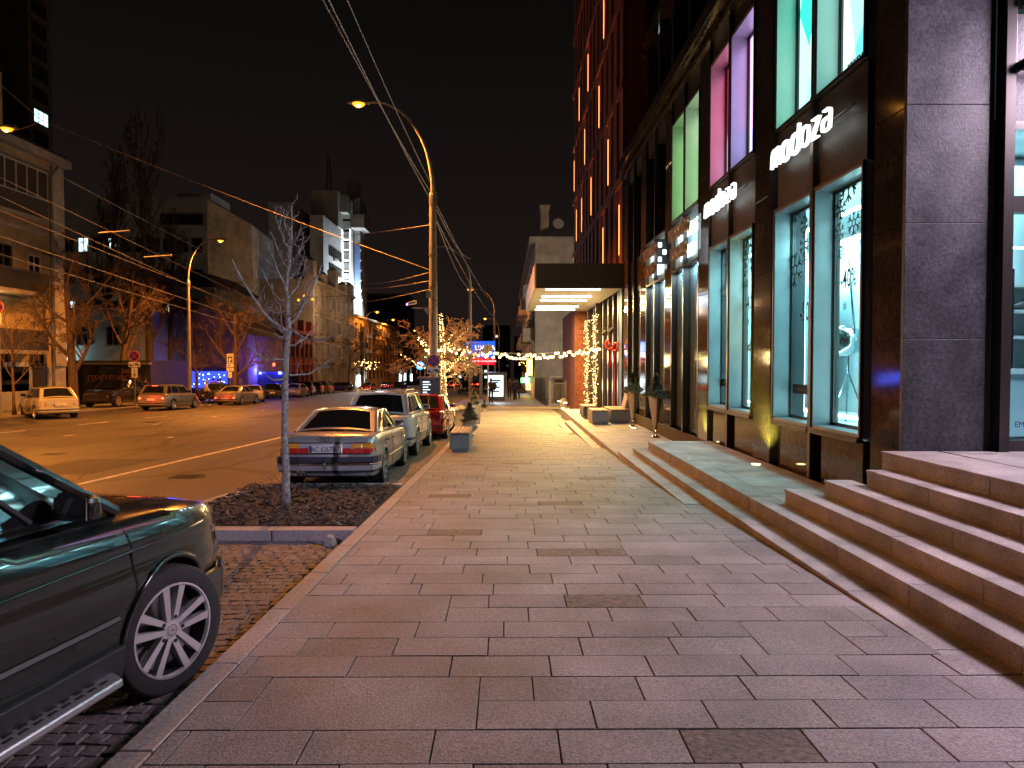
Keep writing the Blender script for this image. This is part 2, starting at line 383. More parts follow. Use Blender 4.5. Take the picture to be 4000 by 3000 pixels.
# tar-filled cracks, patches and covers on the roadway
tr = random.Random(31); crk = MB()
for (x0, y0, x1, y1) in ((-13, 10, -11.2, 26), (-9.2, 9, -12.5, 19), (-5.6, 7, -8.6, 15), (-10.5, 20, -15.5, 38), (-16, 13, -12.8, 22), (-8.5, 18, -10.6, 33), (-5.2, 18, -6.1, 34), (-18.5, 25, -15, 45), (-12, 30, -9, 60)):
    n = 46; P = []; ox_ = 0
    for i in range(n + 1):
        f = i / n; ox_ = ox_ * .8 + tr.uniform(-.09, .09); P.append((x0 + (x1 - x0) * f + ox_, y0 + (y1 - y0) * f + tr.uniform(-.05, .05)))
    for (a, c_) in zip(P, P[1:]):
        w_ = tr.uniform(.012, .035); crk.face([(a[0] - w_, a[1], rz_(a[1]) + .004), (a[0] + w_, a[1], rz_(a[1]) + .004), (c_[0] + w_, c_[1], rz_(c_[1]) + .004), (c_[0] - w_, c_[1], rz_(c_[1]) + .004)])
        if tr.random() < .12:
            e = (a[0] + tr.uniform(-1.2, 1.2), a[1] + tr.uniform(-.5, .8)); crk.face([(a[0], a[1] - .02, rz_(a[1]) + .0045), (a[0], a[1] + .02, rz_(a[1]) + .0045), (e[0], e[1] + .008, rz_(e[1]) + .0045), (e[0], e[1] - .008, rz_(e[1]) + .0045)])
crk.build('tar_cracks', mat('crack_tar', (.012, .011, .010), .7), road_lines, kind='stuff')
def patch(x0, x1, y0, y1, c_): return MB().face([(x0, y0, rz_(y0) + .002), (x1, y0 + .1, rz_(y0 + .1) + .002), (x1 + .1, y1, rz_(y1) + .002), (x0 + .05, y1, rz_(y1) + .002)]).build('asphalt_patch', mat('patch_asphalt', c_, .75, var=.3, vscale=25, bump=.3, bscale=60), road_lines)
patch(-9.6, -7.9, 13.5, 16.2, (.036, .033, .031)); patch(-14.5, -12.1, 19, 25, (.066, .058, .052)); patch(-6.5, -5.4, 19, 27, (.040, .037, .034)); patch(-12.0, -10.0, 33, 38, (.038, .034, .032))
for x_, y_ in ((-10.9, 17.2), (-5.9, 13.2), (-14.9, 30)):
    mc_ = MB().lathe([(.33, 0), (.33, .006)], (x_, y_, rz_(y_) + .001), 24); 
    for k_ in range(5): mc_.box(x_ - .24, x_ + .24, y_ - .22 + k_ * .1, y_ - .19 + k_ * .1, rz_(y_) + .006, rz_(y_) + .012)
    mc_.build('manhole_cover', mat('cast_iron', (.03, .028, .027), .5, .5), road_lines)
# --- pavement: each slab its own stone
def kx(y): return -1.80 + .0135 * y      # outer edge of the kerb
pav = empty_structure('pavement')
b = MB(); b.face([(kx(-5) + .15, -5, -SL * -5 - .03), (3.0, -5, -SL * -5 - .03), (3.0, 60, -SL * 60 - .03), (kx(60) + .15, 60, -SL * 60 - .03)]); b.build('bedding', M['joint'], pav)
slab_m = {}
def slab_mesh(w, d, dark):
    k = (round(w, 2), round(d, 2), dark)
    if k not in slab_m: slab_m[k] = cubemesh('slab', k[0] - .005, k[1] - .0115, .05, M['slab_dark'] if dark else M['slab'], .0025)
    return slab_m[k]
TILT = math.atan(-SL)
rr = random.Random(21); nslab = 0
far_slabs = MB()
row = 0; y = -1.2
blocked = {}
BIGS = [(-1.32, -.15, 3.39, 4.002), (-1.60, -.43, 4.92, 5.532), (1.15, 2.32, 6.756, 7.368), (-.86, .31, 7.98, 8.592), (1.6, 2.2, 4.308, 4.92), (-.4, .77, 12.264, 12.876)]
DARKS = [(.55, 5.40), (.86, 6.95), (1.38, 3.3), (-.58, 7.8), (.9, 9.6), (-.9, 10.3), (1.5, 12.2), (.2, 14.2)]
for q in BIGS:
    inst(cubemesh('slab', q[1] - q[0] - .006, q[3] - q[2] - .006, .05, M['slab'], .0025), 'slab', pav, ((q[0] + q[1]) / 2, (q[2] + q[3]) / 2, gz((q[2] + q[3]) / 2) - .026), (math.atan(-SL), 0, 0))
while y < 41:
    d = .306
    xl = kx(y) + .155 + .012; xr = 2.66 if y > 4.2 else 2.93
    if y > 17.4: xr = 2.10
    if y > 21.7: xr = 1.90
    if y > 26.2: xr = 2.5
    off = (row % 3) * .2 + rr.choice((0, 0, .1)); x = xl - off
    while x < xr - .06:
        w = .583
        if rr.random() < .06: w = .29
        for q in BIGS:
            if q[2] < y + .1 < q[3]:
                if q[0] - w < x < q[0] - .01: w = q[0] - x
                elif q[0] - .01 <= x < q[1] - .01: x = q[0]; w = q[1] - q[0]
                elif q[1] - .01 <= x < q[1] + .01 and y - q[2] > .2: w = .29
        x0 = max(x, xl); x1 = min(x + w, xr)
        if xr - x1 < .08: x1 = xr
        x += w
        if x1 - x0 < .05: continue
        key = row * 100 + int((x0 + 3) * 5)
        if (row, round(x0, 1)) in blocked: continue
        dd = d; yy = y
        cx_ = (x0 + x1) / 2; cy_ = yy + dd / 2
        dark = any(abs(cx_ - q[0]) < .3 and abs(cy_ - q[1]) < .16 for q in DARKS)
        if any(q[0] < cx_ < q[1] and q[2] < cy_ < q[3] for q in BIGS): continue
        jit = rr.uniform(-.0022, .0022)
        if nslab < 300 and y > 2.2:
            o = inst(slab_mesh(x1 - x0, dd, dark), 'slab', pav, (cx_, cy_, gz(cy_) - .025 + jit), (TILT + rr.uniform(-.002, .002), rr.uniform(-.002, .002), rr.uniform(-.002, .002)))
            nslab += 1
        elif y > 2.2:
            far_slabs.cur = 1 if dark else 0
            zc = gz(cy_); h = .153 - .006; hx = (x1 - x0) / 2 - .004
            far_slabs.hexa([(cx_ - hx, cy_ - h, zc + SL * h - .05), (cx_ + hx, cy_ - h, zc + SL * h - .05), (cx_ + hx, cy_ + h, zc - SL * h - .05), (cx_ - hx, cy_ + h, zc - SL * h - .05)],
                           [(cx_ - hx, cy_ - h, zc + SL * h + jit), (cx_ + hx, cy_ - h, zc + SL * h + jit), (cx_ + hx, cy_ + h, zc - SL * h + jit), (cx_ - hx, cy_ + h, zc - SL * h + jit)])
    y += d; row += 1
far_slabs.build('far_slabs', [M['slab_far'], M['slab_dark']], pav, kind='stuff')
# behind and beyond: plain continuation
sheet('far_pavement', -3.5, 4.2, 41.6, 400, .02, M['slab_far'])
sheet('left_pavement', -28, -22.8, -20, 400, .0, M['slab_far'])
kb = MB()
for yy in range(-20, 400, 2): kb.box(-22.8, -22.62, yy + .01, yy + 1.99, 0, .1); 
for i, p in enumerate(kb.v): kb.v[i] = (p[0], p[1], p[2] - SL * p[1] - .1)
lk = kb.build('left_kerb', M['kerb'], kind='structure')

# kerb stones along the near pavement
kerb = empty_structure('kerb')
km = cubemesh('kerb_stone', .155, .992, .20, M['kerb'], .006)
yk = .2
while yk < 41:
    inst(km, 'kerb_stone', kerb, (kx(yk + .5) + .0775, yk + .5, gz(yk + .5) - .0985), (TILT, 0, -.0135)); yk += 1.0
# cross kerb at the far end of the paved stretch
b = MB()
for k in range(7): b.box(-1.5 + k * .85, -1.5 + k * .85 + .84, 41.25, 41.5, gz(41) - .1, gz(41) + .09)
b.build('cross_kerb', M['kerb'], kerb)
# parking bay of setts
bay = empty_structure('parking_bay')
sheet_b = MB(); sheet_b.face([(-4.35, -3, rz_(-3) + .004), (kx(-3), -3, rz_(-3) + .004), (kx(60), 60, rz_(60) + .004), (-3.6, 60, rz_(60) + .004)]); sheet_b.build('bedding', M['joint'], bay)
def sett_mesh(seed):
    r_ = random.Random(seed); b = MB(); s = .047
    s = .050; top = [(-s * .84, -s * .8, .018), (s * .86, -s * .78, .016), (s * .8, s * .86, .019), (-s * .84, s * .84, .016)]
    top = [(x + r_.uniform(-.004, .004), y + r_.uniform(-.004, .004), z + r_.uniform(-.003, .003)) for x, y, z in top]
    mid = [(x * 1.14, y * 1.14, .008) for x, y, z in top]; bot = [(x * 1.25, y * 1.25, -.03) for x, y, z in top]
    v = bot + mid + top + [(0, 0, .0195)]; f = []
    for a in (0, 4):
        for i in range(4): j = (i + 1) % 4; f.append((a + i, a + j, a + 4 + j, a + 4 + i))
    for i in range(4): f.append((8 + i, 8 + (i + 1) % 4, 12))
    me = bpy.data.meshes.new('cobble'); me.from_pydata(v, [], f); me.materials.append(M['cobble']); me.update(); return me, v, f
setts = [sett_mesh(k) for k in range(5)]
rest = MB(); nc = 0; rr = random.Random(5)
def inplant(x, y): return 7.95 < y < 11.35
def sett_rows(x0, x1, y0, y1, limit):
    global nc
    y = y0; r_i = 0
    while y < y1:
        x = x0 + (r_i % 2) * .05
        while x < min(x1, kx(y) - .03):
            if not inplant(x, y):
                zz = rz_(y) - .002; a = rr.uniform(-.15, .15); q = rr.choice(setts); dx, dy = rr.uniform(-.012, .012), rr.uniform(-.010, .010)
                sc_ = rr.uniform(.95, 1.12)
                if nc < limit:
                    inst(q[0], 'cobble', bay, (x + dx, y + dy, zz), (0, 0, a), (sc_, sc_, 1)); nc += 1
                else:
                    n0 = len(rest.v); ca, sa = math.cos(a), math.sin(a)
                    rest.v += [(x + dx + (p[0] * ca - p[1] * sa) * sc_, y + dy + (p[0] * sa + p[1] * ca) * sc_, zz + p[2]) for p in q[1]]
                    rest.f += [tuple(n0 + i for i in t) for t in q[2]]; rest.m += [0] * len(q[2])
            x += .108
        y += .108; r_i += 1
sett_rows(-3.25, -1.6, 5.9, 7.9, 300)
sett_rows(-2.75, -1.6, 1.9, 5.9, 0); sett_rows(-4.3, -3.25, 5.2, 7.9, 0); sett_rows(-4.3, -1.5, 11.3, 24, 0)
rest.build('cobbles', M['cobble'], bay, kind='stuff')
# planting bed: kerb ring, soil and bark mulch
bed = empty_structure('planting_bed')
def bed_kerb():
    P = []
    for k in range(11):
        t = k / 10; P.append((kx(8.0) - t * 2.1, 8.0 + .15 * t * t))
    c = (-4.0, 9.35); 
    for k in range(1, 12):
        a = R(-90 - k * 7.5); P.append((c[0] - .0 + 1.25 * math.cos(a) * 1.0, 9.4 + 1.25 * math.sin(a)))
    P.append((-5.0, 10.4)); P.append((-4.6, 11.0)); P.append((-4.1, 11.3))
    for k in range(1, 9): P.append((-4.1 + k * (kx(11.3) + 4.1) / 8, 11.3))
    return P
bp = [(-1.70, 8.0), (-2.6, 8.0), (-3.35, 8.02), (-3.75, 8.12), (-4.0, 8.35), (-4.15, 8.7), (-4.15, 9.4), (-4.05, 10.1), (-3.95, 10.9), (-3.8, 11.25), (-3.4, 11.38), (-2.6, 11.4), (-1.66, 11.4)]
for i in range(len(bp) - 1):
    a = Vector(bp[i]); c_ = Vector(bp[i + 1]); d = (c_ - a); n = Vector((d.y, -d.x)).normalized() * .11
    a2 = a + d.normalized() * .006; c2 = c_ - d.normalized() * .006
    Q = [a2 + n, c2 + n, c2 - n, a2 - n]
    MB().hexa([(q.x, q.y, rz_(q.y) - .1) for q in Q], [(q.x, q.y, gz(q.y) + .012) for q in Q]).build('bed_kerb_stone', M['kerb'], bed, bevel=.008)
g = MB(); nx, ny = 46, 60
for j in range(ny + 1):
    for i in range(nx + 1):
        x = -4.12 + 2.5 * i / nx; y = 8.05 + 3.3 * j / ny
        x = min(x, kx(y) + .02)
        e = min(1, (i / nx) * 6, (1 - i / nx) * 8, j / ny * 8, (1 - j / ny) * 8)
        g.v.append((x, y, gz(y) - .04 + e * .05 + rnd.uniform(0, .025)))
for j in range(ny):
    for i in range(nx):
        n0 = j * (nx + 1) + i; g.f.append((n0, n0 + 1, n0 + nx + 2, n0 + nx + 1)); g.m.append(0)
g.build('soil', M['mulch'], bed, smooth=True)
g = MB()
for k in range(4200):
    x = rnd.uniform(-4.02, -1.72); y = rnd.uniform(8.12, 11.25); z = gz(y) + .022 + rnd.random() * .02
    a = rnd.random() * 6.28; l = rnd.uniform(.015, .05); w = rnd.uniform(.008, .02); M4 = Matrix.Translation((x, y, z)) @ Matrix.Rotation(a, 4, 'Z') @ Matrix.Rotation(rnd.uniform(-.6, .6), 4, 'X') @ Matrix.Rotation(rnd.uniform(-.5, .5), 4, 'Y')
    g.cur = 0 if rnd.random() < .7 else 1
    g.face([M4 @ Vector(p) for p in ((-l, -w, 0), (l, -w * .7, 0), (l * .9, w, 0), (-l * .8, w * .8, 0))])
g.build('bark_chips', [M['mulch'], M['mulch2']], bed, kind='stuff')
tag(MB().hexa([(-1.97, 7.62, rz_(7.6)), (-1.85, 7.60, rz_(7.6)), (-1.83, 7.74, rz_(7.6)), (-1.96, 7.75, rz_(7.6))], [(-1.94, 7.64, gz(7.6) - .0), (-1.87, 7.64, gz(7.6) - .02), (-1.86, 7.71, gz(7.6) - .01), (-1.93, 7.72, gz(7.6) + .01)]).build('loose_stone', M['kerb'], bevel=.01), 'small broken granite block lying in the corner of the cobbled bay', 'stone')

# --- steps and terraces in front of the shops
steps = empty_structure('entrance_steps')
SX = [2.38, 2.65, 2.92, 3.19, 3.46, 3.73, 4.00]; SZ = [-.20, -.095, .073, .241, .409, .577, .745]
SY0 = [9.55, -1, -1, -1, -1, -1, -1]; SY1 = [15.3, 15.05, 14.8, 8.19, 7.77, 7.40, 7.62]
def slabrun(x0, x1, y0, y1, z, L=1.15, off=0):
    """one course of step blocks, each a stone with a slightly overhanging tread"""
    y = y0 - off; k = 0
    while y < y1 - .02:
        a, c = max(y, y0), min(y + L, y1)
        if c - a > .08:
            o = MB()
            o.box(x0 + .012, x1, a + .004, c - .004, z - .32, z - .034); o.box(x0, x1, a + .004, c - .004, z - .031, z + rnd.uniform(-.002, .002))
            o.build('step_block', M['step'], steps, bevel=.004)
        y += L
for i in range(7):
    x1 = SX[i + 1] + .03 if i < 6 else 4.60
    slabrun(SX[i], x1, SY0[i], SY1[i], SZ[i], off=(i % 3) * .37)
# terrace at the doors (z=.073) with paving
def terrace(x0, x1, y0, y1, z, name, w=.6, d=.3, cut=None):
    b = MB(); b.box(x0, x1, y0, y1, z - .4, z - .03); b.build('bedding', M['joint'], steps)
    y = y0; k = 0
    while y < y1 - .02:
        x = x0 - (k % 2) * .3
        while x < x1 - .02:
            a, c = max(x, x0), min(x + w, x1); e = min(y + d, y1)
            if c - a > .06 and e - y > .05:
                inst(cubemesh_c(round(c - a, 3), round(e - y, 3)), 'terrace_slab', steps, ((a + c) / 2, (y + e) / 2, z - .02 + rnd.uniform(-.001, .001)))
            x += w
        y += d; k += 1
_cc = {}
def cubemesh_c(a, c):
    if (a, c) not in _cc: _cc[(a, c)] = cubemesh('terrace_slab', a - .005, c - .005, .04, M['step'], .0015)
    return _cc[(a, c)]
terrace(3.22, 4.22, 8.2, 14.8, .073, 'door_terrace', 1.0, .6)
terrace(4.63, 13.0, -1, 7.60, .745, 'upper_terrace', .9, .6)
terrace(2.41, 4.22, 14.82, 31.0, -.29, 'lower_terrace', .6, .6)
b = MB()
for k in range(16): b.box(2.37, 2.407, 15.32 + k, 16.31 + k, -.9, -.288)
b.build('terrace_edge', M['step'], steps, bevel=.004)
MB().box(2.12, 2.36, 17.4, 26.2, -1.0, -.42).build('step_block', M['step'], steps, bevel=.004)
MB().box(1.90, 2.115, 21.7, 26.2, -1.0, -.53).build('step_block', M['step'], steps, bevel=.004)
b = MB(); b.box(4.6, 13, -1, 7.6, -.3, .69); b.box(4.22, 4.30, 7.62, 26, -.8, .02); b.build('terrace_base', M['joint'], steps)
# ================================================================ shopping centre on the right (facade plane x = 4.25)
XF = 4.25
mall = thing('shopping_centre', 'dark granite shopping centre with tall lit display windows and glowing shop signs', 'building', (XF, 16, 0))
def mbox(name, x0, x1, y0, y1, z0, z1, m, parent=None, bevel=0):
    return MB().box(x0, x1, y0, y1, z0, z1).build(name, m, parent or mall, bevel=bevel)
def facade_y(px): return 2800 * XF / (px - 1980)
# pilasters as stacked stone panels with open joints
def pilaster(y0, y1, x0=XF, x1=XF + .45, zb=-.3, zt=8.45, m=None, step=1.235, zj=(1.94, 3.17, 4.41, 5.64, 6.88)):
    zs = [zb] + [z for z in zj if zb + .1 < z < zt] + [zt]
    for a, c in zip(zs, zs[1:]):
        mbox('stone_panel', x0, x1, y0 + .002, y1 - .002, a + .003, c - .003, m or M['dark_stone'], bevel=.004)
PIL = [(7.66, 8.33), (11.55, 12.33), (15.16, 15.9), (18.6, 19.3), (22.0, 22.8), (25.3, 26.2)]
for a, c in PIL: pilaster(a, c)
# bays: (y_near, y_far, kind)
BAY = [(8.60, 11.42, 'display'), (12.46, 15.10, 'display'), (15.98, 18.55, 'door'), (19.36, 21.95, 'door2'), (22.86, 25.25, 'plain')]
# structural mass behind
mbox('wall_core', 6.4, 9.5, 7.9, 26.2, -.8, 8.4, M['black'])
for z in (4.25, 8.0): mbox('floor_slab', 4.75, 6.4, 8.34, 26.2, z, z + .25, M['black'])
def window_unit(y0, y1, z0, z1, depth, upper, colour):
    """one deep showcase: metal reveal, slim frame, glass at the back of the reveal"""
    xb = XF + depth; t = .035
    w = MB()
    w.box(XF, xb, y1 - t, y1, z0, z1); w.box(XF, xb, y0, y0 + t, z0, z1); w.box(XF, xb, y0 + t, y1 - t, z1 - t, z1); w.box(XF, xb, y0 + t, y1 - t, z0, z0 + t)
    wo_ = w.build('window', M['reveal'], mall)
    f = MB(); e = .03
    f.box(XF - .012, XF + .03, y0 - e, y0, z0 - e, z1 + e); f.box(XF - .012, XF + .03, y1, y1 + e, z0 - e, z1 + e); f.box(XF - .012, XF + .03, y0, y1, z1, z1 + e); f.box(XF - .03, XF + .03, y0, y1, z0 - e, z0)
    f.build('outer_frame', M['frame_bronze'], wo_)
    g = MB(); e = .045
    g.box(xb - .03, xb + .02, y1 - t - e, y1 - t, z0 + t, z1 - t); g.box(xb - .03, xb + .02, y0 + t, y0 + t + e, z0 + t, z1 - t); g.box(xb - .03, xb + .02, y0 + t + e, y1 - t - e, z0 + t, z0 + t + e); g.box(xb - .03, xb + .02, y0 + t + e, y1 - t - e, z1 - t - e, z1 - t)
    g.box(xb - .045, xb - .03, y1 - t - .02, y1 - t - .008, z0 + t, z1 - t)
    g.build('inner_frame', M['frame'], wo_)
    return wo_, xb
def poster_mat(name, c1, c2, c3, s):
    """backlit photographic print: soft colour fields"""
    m = bpy.data.materials.new(name); m.use_nodes = True; nt = m.node_tree; nt.nodes.clear(); N = nt.nodes; L = nt.links
    o = N.new('ShaderNodeOutputMaterial'); e = N.new('ShaderNodeEmission'); e.inputs[1].default_value = s
    g = N.new('ShaderNodeNewGeometry'); mp = N.new('ShaderNodeMapping'); mp.inputs['Rotation'].default_value = (.5, 0, 0); mp.inputs['Scale'].default_value = (1, 1.0, .5); L.new(g.outputs['Position'], mp.inputs[0])
    vo = N.new('ShaderNodeTexVoronoi'); vo.feature = 'F1'; vo.inputs['Scale'].default_value = 1.1; L.new(mp.outputs[0], vo.inputs['Vector'])
    nz = N.new('ShaderNodeTexNoise'); nz.inputs['Scale'].default_value = 1.3; L.new(mp.outputs[0], nz.inputs['Vector'])
    sp = N.new('ShaderNodeSeparateColor'); L.new(vo.outputs['Color'], sp.inputs[0])
    r = N.new('ShaderNodeValToRGB'); L.new(sp.outputs[0], r.inputs[0]); r.color_ramp.interpolation = 'EASE'
    r.color_ramp.elements[0].color = (*c1, 1); r.color_ramp.elements[1].color = (*c3, 1); r.color_ramp.elements[1].position = .85
    k = r.color_ramp.elements.new(.5); k.color = (*c2, 1)
    mx = N.new('ShaderNodeMixRGB'); mx.inputs[0].default_value = .35; mx.blend_type = 'MULTIPLY'; L.new(r.outputs[0], mx.inputs[1]); L.new(nz.outputs[0], mx.inputs[2])
    L.new(mx.outputs[0], e.inputs[0]); L.new(e.outputs[0], o.inputs[0]); return m
PM = {
 'mint': poster_mat('mint_backlit_print', (.45, .95, .75), (.03, .55, .40), (.75, 1, .9), 1.5),
 'aqua': poster_mat('aqua_backlit_print', (.55, 1, .80), (.10, .50, .55), (.75, 1, .85), 1.5),
 'pink': poster_mat('pink_backlit_print', (1, .28, .48), (.55, .02, .06), (1, .45, .75), 1.5),
 'lilac': poster_mat('lilac_backlit_print', (.62, .55, 1), (.28, .12, .60), (.95, .45, .9), 1.5),
 'lime': poster_mat('lime_backlit_print', (.60, .95, .40), (.10, .40, .10), (.80, 1, .60), 1.5),
 'lime2': poster_mat('pale_lime_backlit_print', (.60, .95, .60), (.16, .50, .12), (.85, 1, .70), 1.5)}
def flake(mb, M4, cx, cy, r, w):
    for k in range(6):
        a = R(60 * k + 30)
        def P(u, v): return (cx + math.cos(a) * u * r - math.sin(a) * v * r, cy + math.sin(a) * u * r + math.cos(a) * v * r)
        mb.ribbon([P(.30, 0), P(1, 0)], w, M4, .004)
        mb.ribbon([P(.95, .32), P(.62, 0), P(.95, -.32)], w, M4, .004)
        a2 = R(60 * k + 90)
        mb.ribbon([P(.30, 0), (cx + math.cos(a2) * .30 * r, cy + math.sin(a2) * .30 * r)], w, M4, .004)
# ---- display bays
ZL0, ZL1, ZU0, ZU1 = .79, 4.08, 5.34, 7.86
def display_bay(y0, y1, cols, words, deals):
    ym = (y0 + y1) / 2; sp = [(y0, ym - .06), (ym + .06, y1)]
    mbox('spandrel', XF + .05, XF + .23, y0, ym - .05, ZL1 + .04, ZU0 - .04, M['spandrel'])
    mbox('spandrel', XF + .05, XF + .5, ym + .05, y1, ZL1 + .04, ZU0 - .04, M['spandrel'])
    mbox('spandrel', XF + .05, XF + .5, y0, y1, ZU1 + .04, 8.4, M['spandrel'])
    mbox('mullion', XF - .02, XF + .38, ym - .045, ym + .045, .0, 8.4, M['frame_bronze'])
    for yy in (y0 - .06, y1 + .04): mbox('recess_joint', XF + .12, XF + .5, yy - .05, yy + .04, -.2, 8.4, M['black'])
    for (a, c) in sp:
        mbox('base_panel', XF + .06, XF + .5, a + .02, c - .18, .02, ZL0 - .05, M['dark_stone'], bevel=.004)
        mbox('base_recess', XF + .2, XF + .5, c - .18, c, .02, ZL0 - .05, M['black'])
        # sill light spill catches on the ledge
        mbox('sill', XF - .03, XF + .06, a, c, ZL0 - .075, ZL0 - .035, M['frame_bronze'])
    for k, (a, c) in enumerate(sp):
        # lower showcase
        w, xb = window_unit(a, c, ZL0, ZL1, .29, False, None)
        MB().box(xb - .006, xb + .006, a + .08, c - .08, ZL0 + .08, ZL1 - .08).build('pane', M['glass'], w)
        # upper light box
        w2, xb2 = window_unit(a, c, ZU0, ZU1, .34, True, None)
        MB().box(xb2, xb2 + .06, a + .08, c - .08, ZU0 + .08, ZU1 - .08).build('backlit_print', PM[cols[k]], w2)
        cw = {'mint': (.35, 1, .72), 'aqua': (.45, 1, .78), 'pink': (1, .22, .42), 'lilac': (.50, .42, 1), 'lime': (.55, 1, .35), 'lime2': (.55, 1, .5)}[cols[k]]
        light('print_backlight', 'AREA', (xb2 - .05, (a + c) / 2, (ZU0 + ZU1) / 2), 7, cw, 1.0, parent=w2, target=(xb2 - 1, (a + c) / 2, (ZU0 + ZU1) / 2), size_y=2.2)
        if words[k]:
            text(words[k], .20, frame((xb2 - .004, {'BIKKEMBERGS': 9.74, 'LORIBLU': 10.93, 'KAT MACONIE': 13.36}[words[k]], 5.56), '-x'), M['sign_black'], w2, bold=.0, sx=.62, align='LEFT')
    # inside of the lower displays
    if y0 > 10: return sp
    y1 = 16.0
    inner = thing('shop_display', 'lit white and blue display interior with LED tube outlines behind the snowflake windows', 'display', (5.3, ym, ZL0))
    q = MB(); q.box(4.56, 6.3, y0, y1, ZL0 - .06, ZL0); q.box(6.3, 6.34, y0, y1, ZL0, ZL1); q.box(4.56, 6.3, y0, y1, ZL1 + .002, ZL1 + .04); q.box(4.56, 6.3, y0 - .04, y0, ZL0, ZL1); q.box(4.96, 6.3, y1, y1 + .04, ZL0, ZL1)
    q.build('display_box', M['disp'], inner)
    for (a, c) in ((8.9, 11.86), (12.75, 15.62)):
        # rectangular outline of LED tube
        s = MB(); X = 4.88; t = .045
        ya, yb_ = a, c; za, zb = ZL0 + .14, ZL1 - .25
        s.box(X, X + t, yb_ - t, yb_, za, zb); s.box(X, X + t, ya, ya + t, za, zb); s.box(X, X + t, ya, yb_, za - t, za); s.box(X, X + t, ya, yb_, zb, zb + t)
        s.build('led_outline', M['led_white'], inner)
        MB().box(5.3, 5.38, a + .1, c - .1, ZL1 - .50, ZL1 - .45).build('led_bar', M['led_white'], inner)
        MB().box(6.0, 6.02, ya + .3, yb_ - .15, za + .1, zb - .6).build('blue_panel', M['disp_blue'], inner)
        for yy in (a + .6, c - .7):
            light('display_light', 'AREA', (5.5, yy, ZL1 - .08), 80, (.55, .95, 1), .8, parent=inner, target=(5.6, yy, 1.0), size_y=.8)
    return sp
M['disp'] = mat('display_white_laminate', (.62, .74, .78), .5)
M['disp_blue'] = mat('display_blue_backdrop', (.22, .55, .68), .4)
S1 = display_bay(8.60, 11.42, ('aqua', 'mint'), ('BIKKEMBERGS', 'LORIBLU'), None)
S2 = display_bay(12.46, 15.10, ('lilac', 'pink'), ('KAT MACONIE', ''), None)
# window decals: snowflakes, discounts and the web address strip
def decals(dy, deals):
    """printed window film, laid out in metres along the glass (x = 4.535)"""
    fl = [(3312, 720, .24, .030), (3283, 820, .14, .020), (3334, 871, .17, .017), (3278, 910, .14, .014), (3286, 987, .09, .012), (3303, 1195, .055, .008), 
          (3104, 815, .24, .024), (3140, 880, .14, .018), (3106, 1055, .27, .024), (3140, 960, .16, .016), (3144, 1010, .10, .012)]
    for px, py, r, w in fl:
        y = 2800 * 4.535 / (px - 1980); z = CH + (1420 - py) * y / 2800 
        b = MB(); flake(b, frame((4.529, y + dy, z), '-x'), 0, 0, r, w); b.build('snowflake_decal', M['sign_black'], mall)
    for px, py, s, d in ((3284, 1128, .36, deals[0]), (3291, 1352, .17, '-80%'), (3126, 1256, .42, deals[1])):
        y = 2800 * 4.535 / (px - 1980); z = CH + (1420 - py) * y / 2800
        text(d, s, frame((4.529, y + dy, z), '-x'), M['sign_black'], mall, 'discount_lettering', .001, .004, .62, 'LEFT')
    MB().box(4.523, 4.529, 10.72 + dy, 11.28 + dy, 1.21, 1.36).build('web_strip', M['sign_black'], mall)
    text('modoza.com', .10, frame((4.521, 11.0 + dy, 1.255), '-x'), M['metal'], mall, 'web_lettering', .001, 0, .95)
mallwin = {}
decals(0, ('-40%', '-50%')); decals(3.84, ('-40%', '-50%'))
# tripod studio lamps and a tube prop inside the nearest display
def studio(y, x, s, lab):
    t = thing('studio_lamp', lab, 'studio lamp', (x, y, ZL0))
    for a in (0, 120, 240): MB().tube([(x, y, ZL0 + .75), (x + .3 * math.cos(R(a)), y + .3 * math.sin(R(a)), ZL0)], .012, 6).build('leg', M['chrome'] if a else M['frame_bronze'], t)
    MB().tube([(x, y, ZL0 + .6), (x, y, ZL0 + 1.1)], .014, 6).build('stem', M['chrome'], t)
    MB().lathe([(.05, -.22), (.14, -.18), (.24, 0), (.27, .12), (.25, .13), (.1, .02)], (x, y, ZL0 + 1.25), 20, 'y').build('reflector', M['chrome'], t, smooth=True)
    MB().tube([(x, y - .2, ZL0 + 1.35), (x + .1, y + .25, ZL0 + 2.6)], .018, 6).build('boom_arm', M['chrome'], t)
studio(11.2, 5.35, 1, 'chrome studio lamp on a tripod in the nearest display window')
studio(14.9, 5.35, 1, 'chrome studio lamp on a tripod in the second display bay')
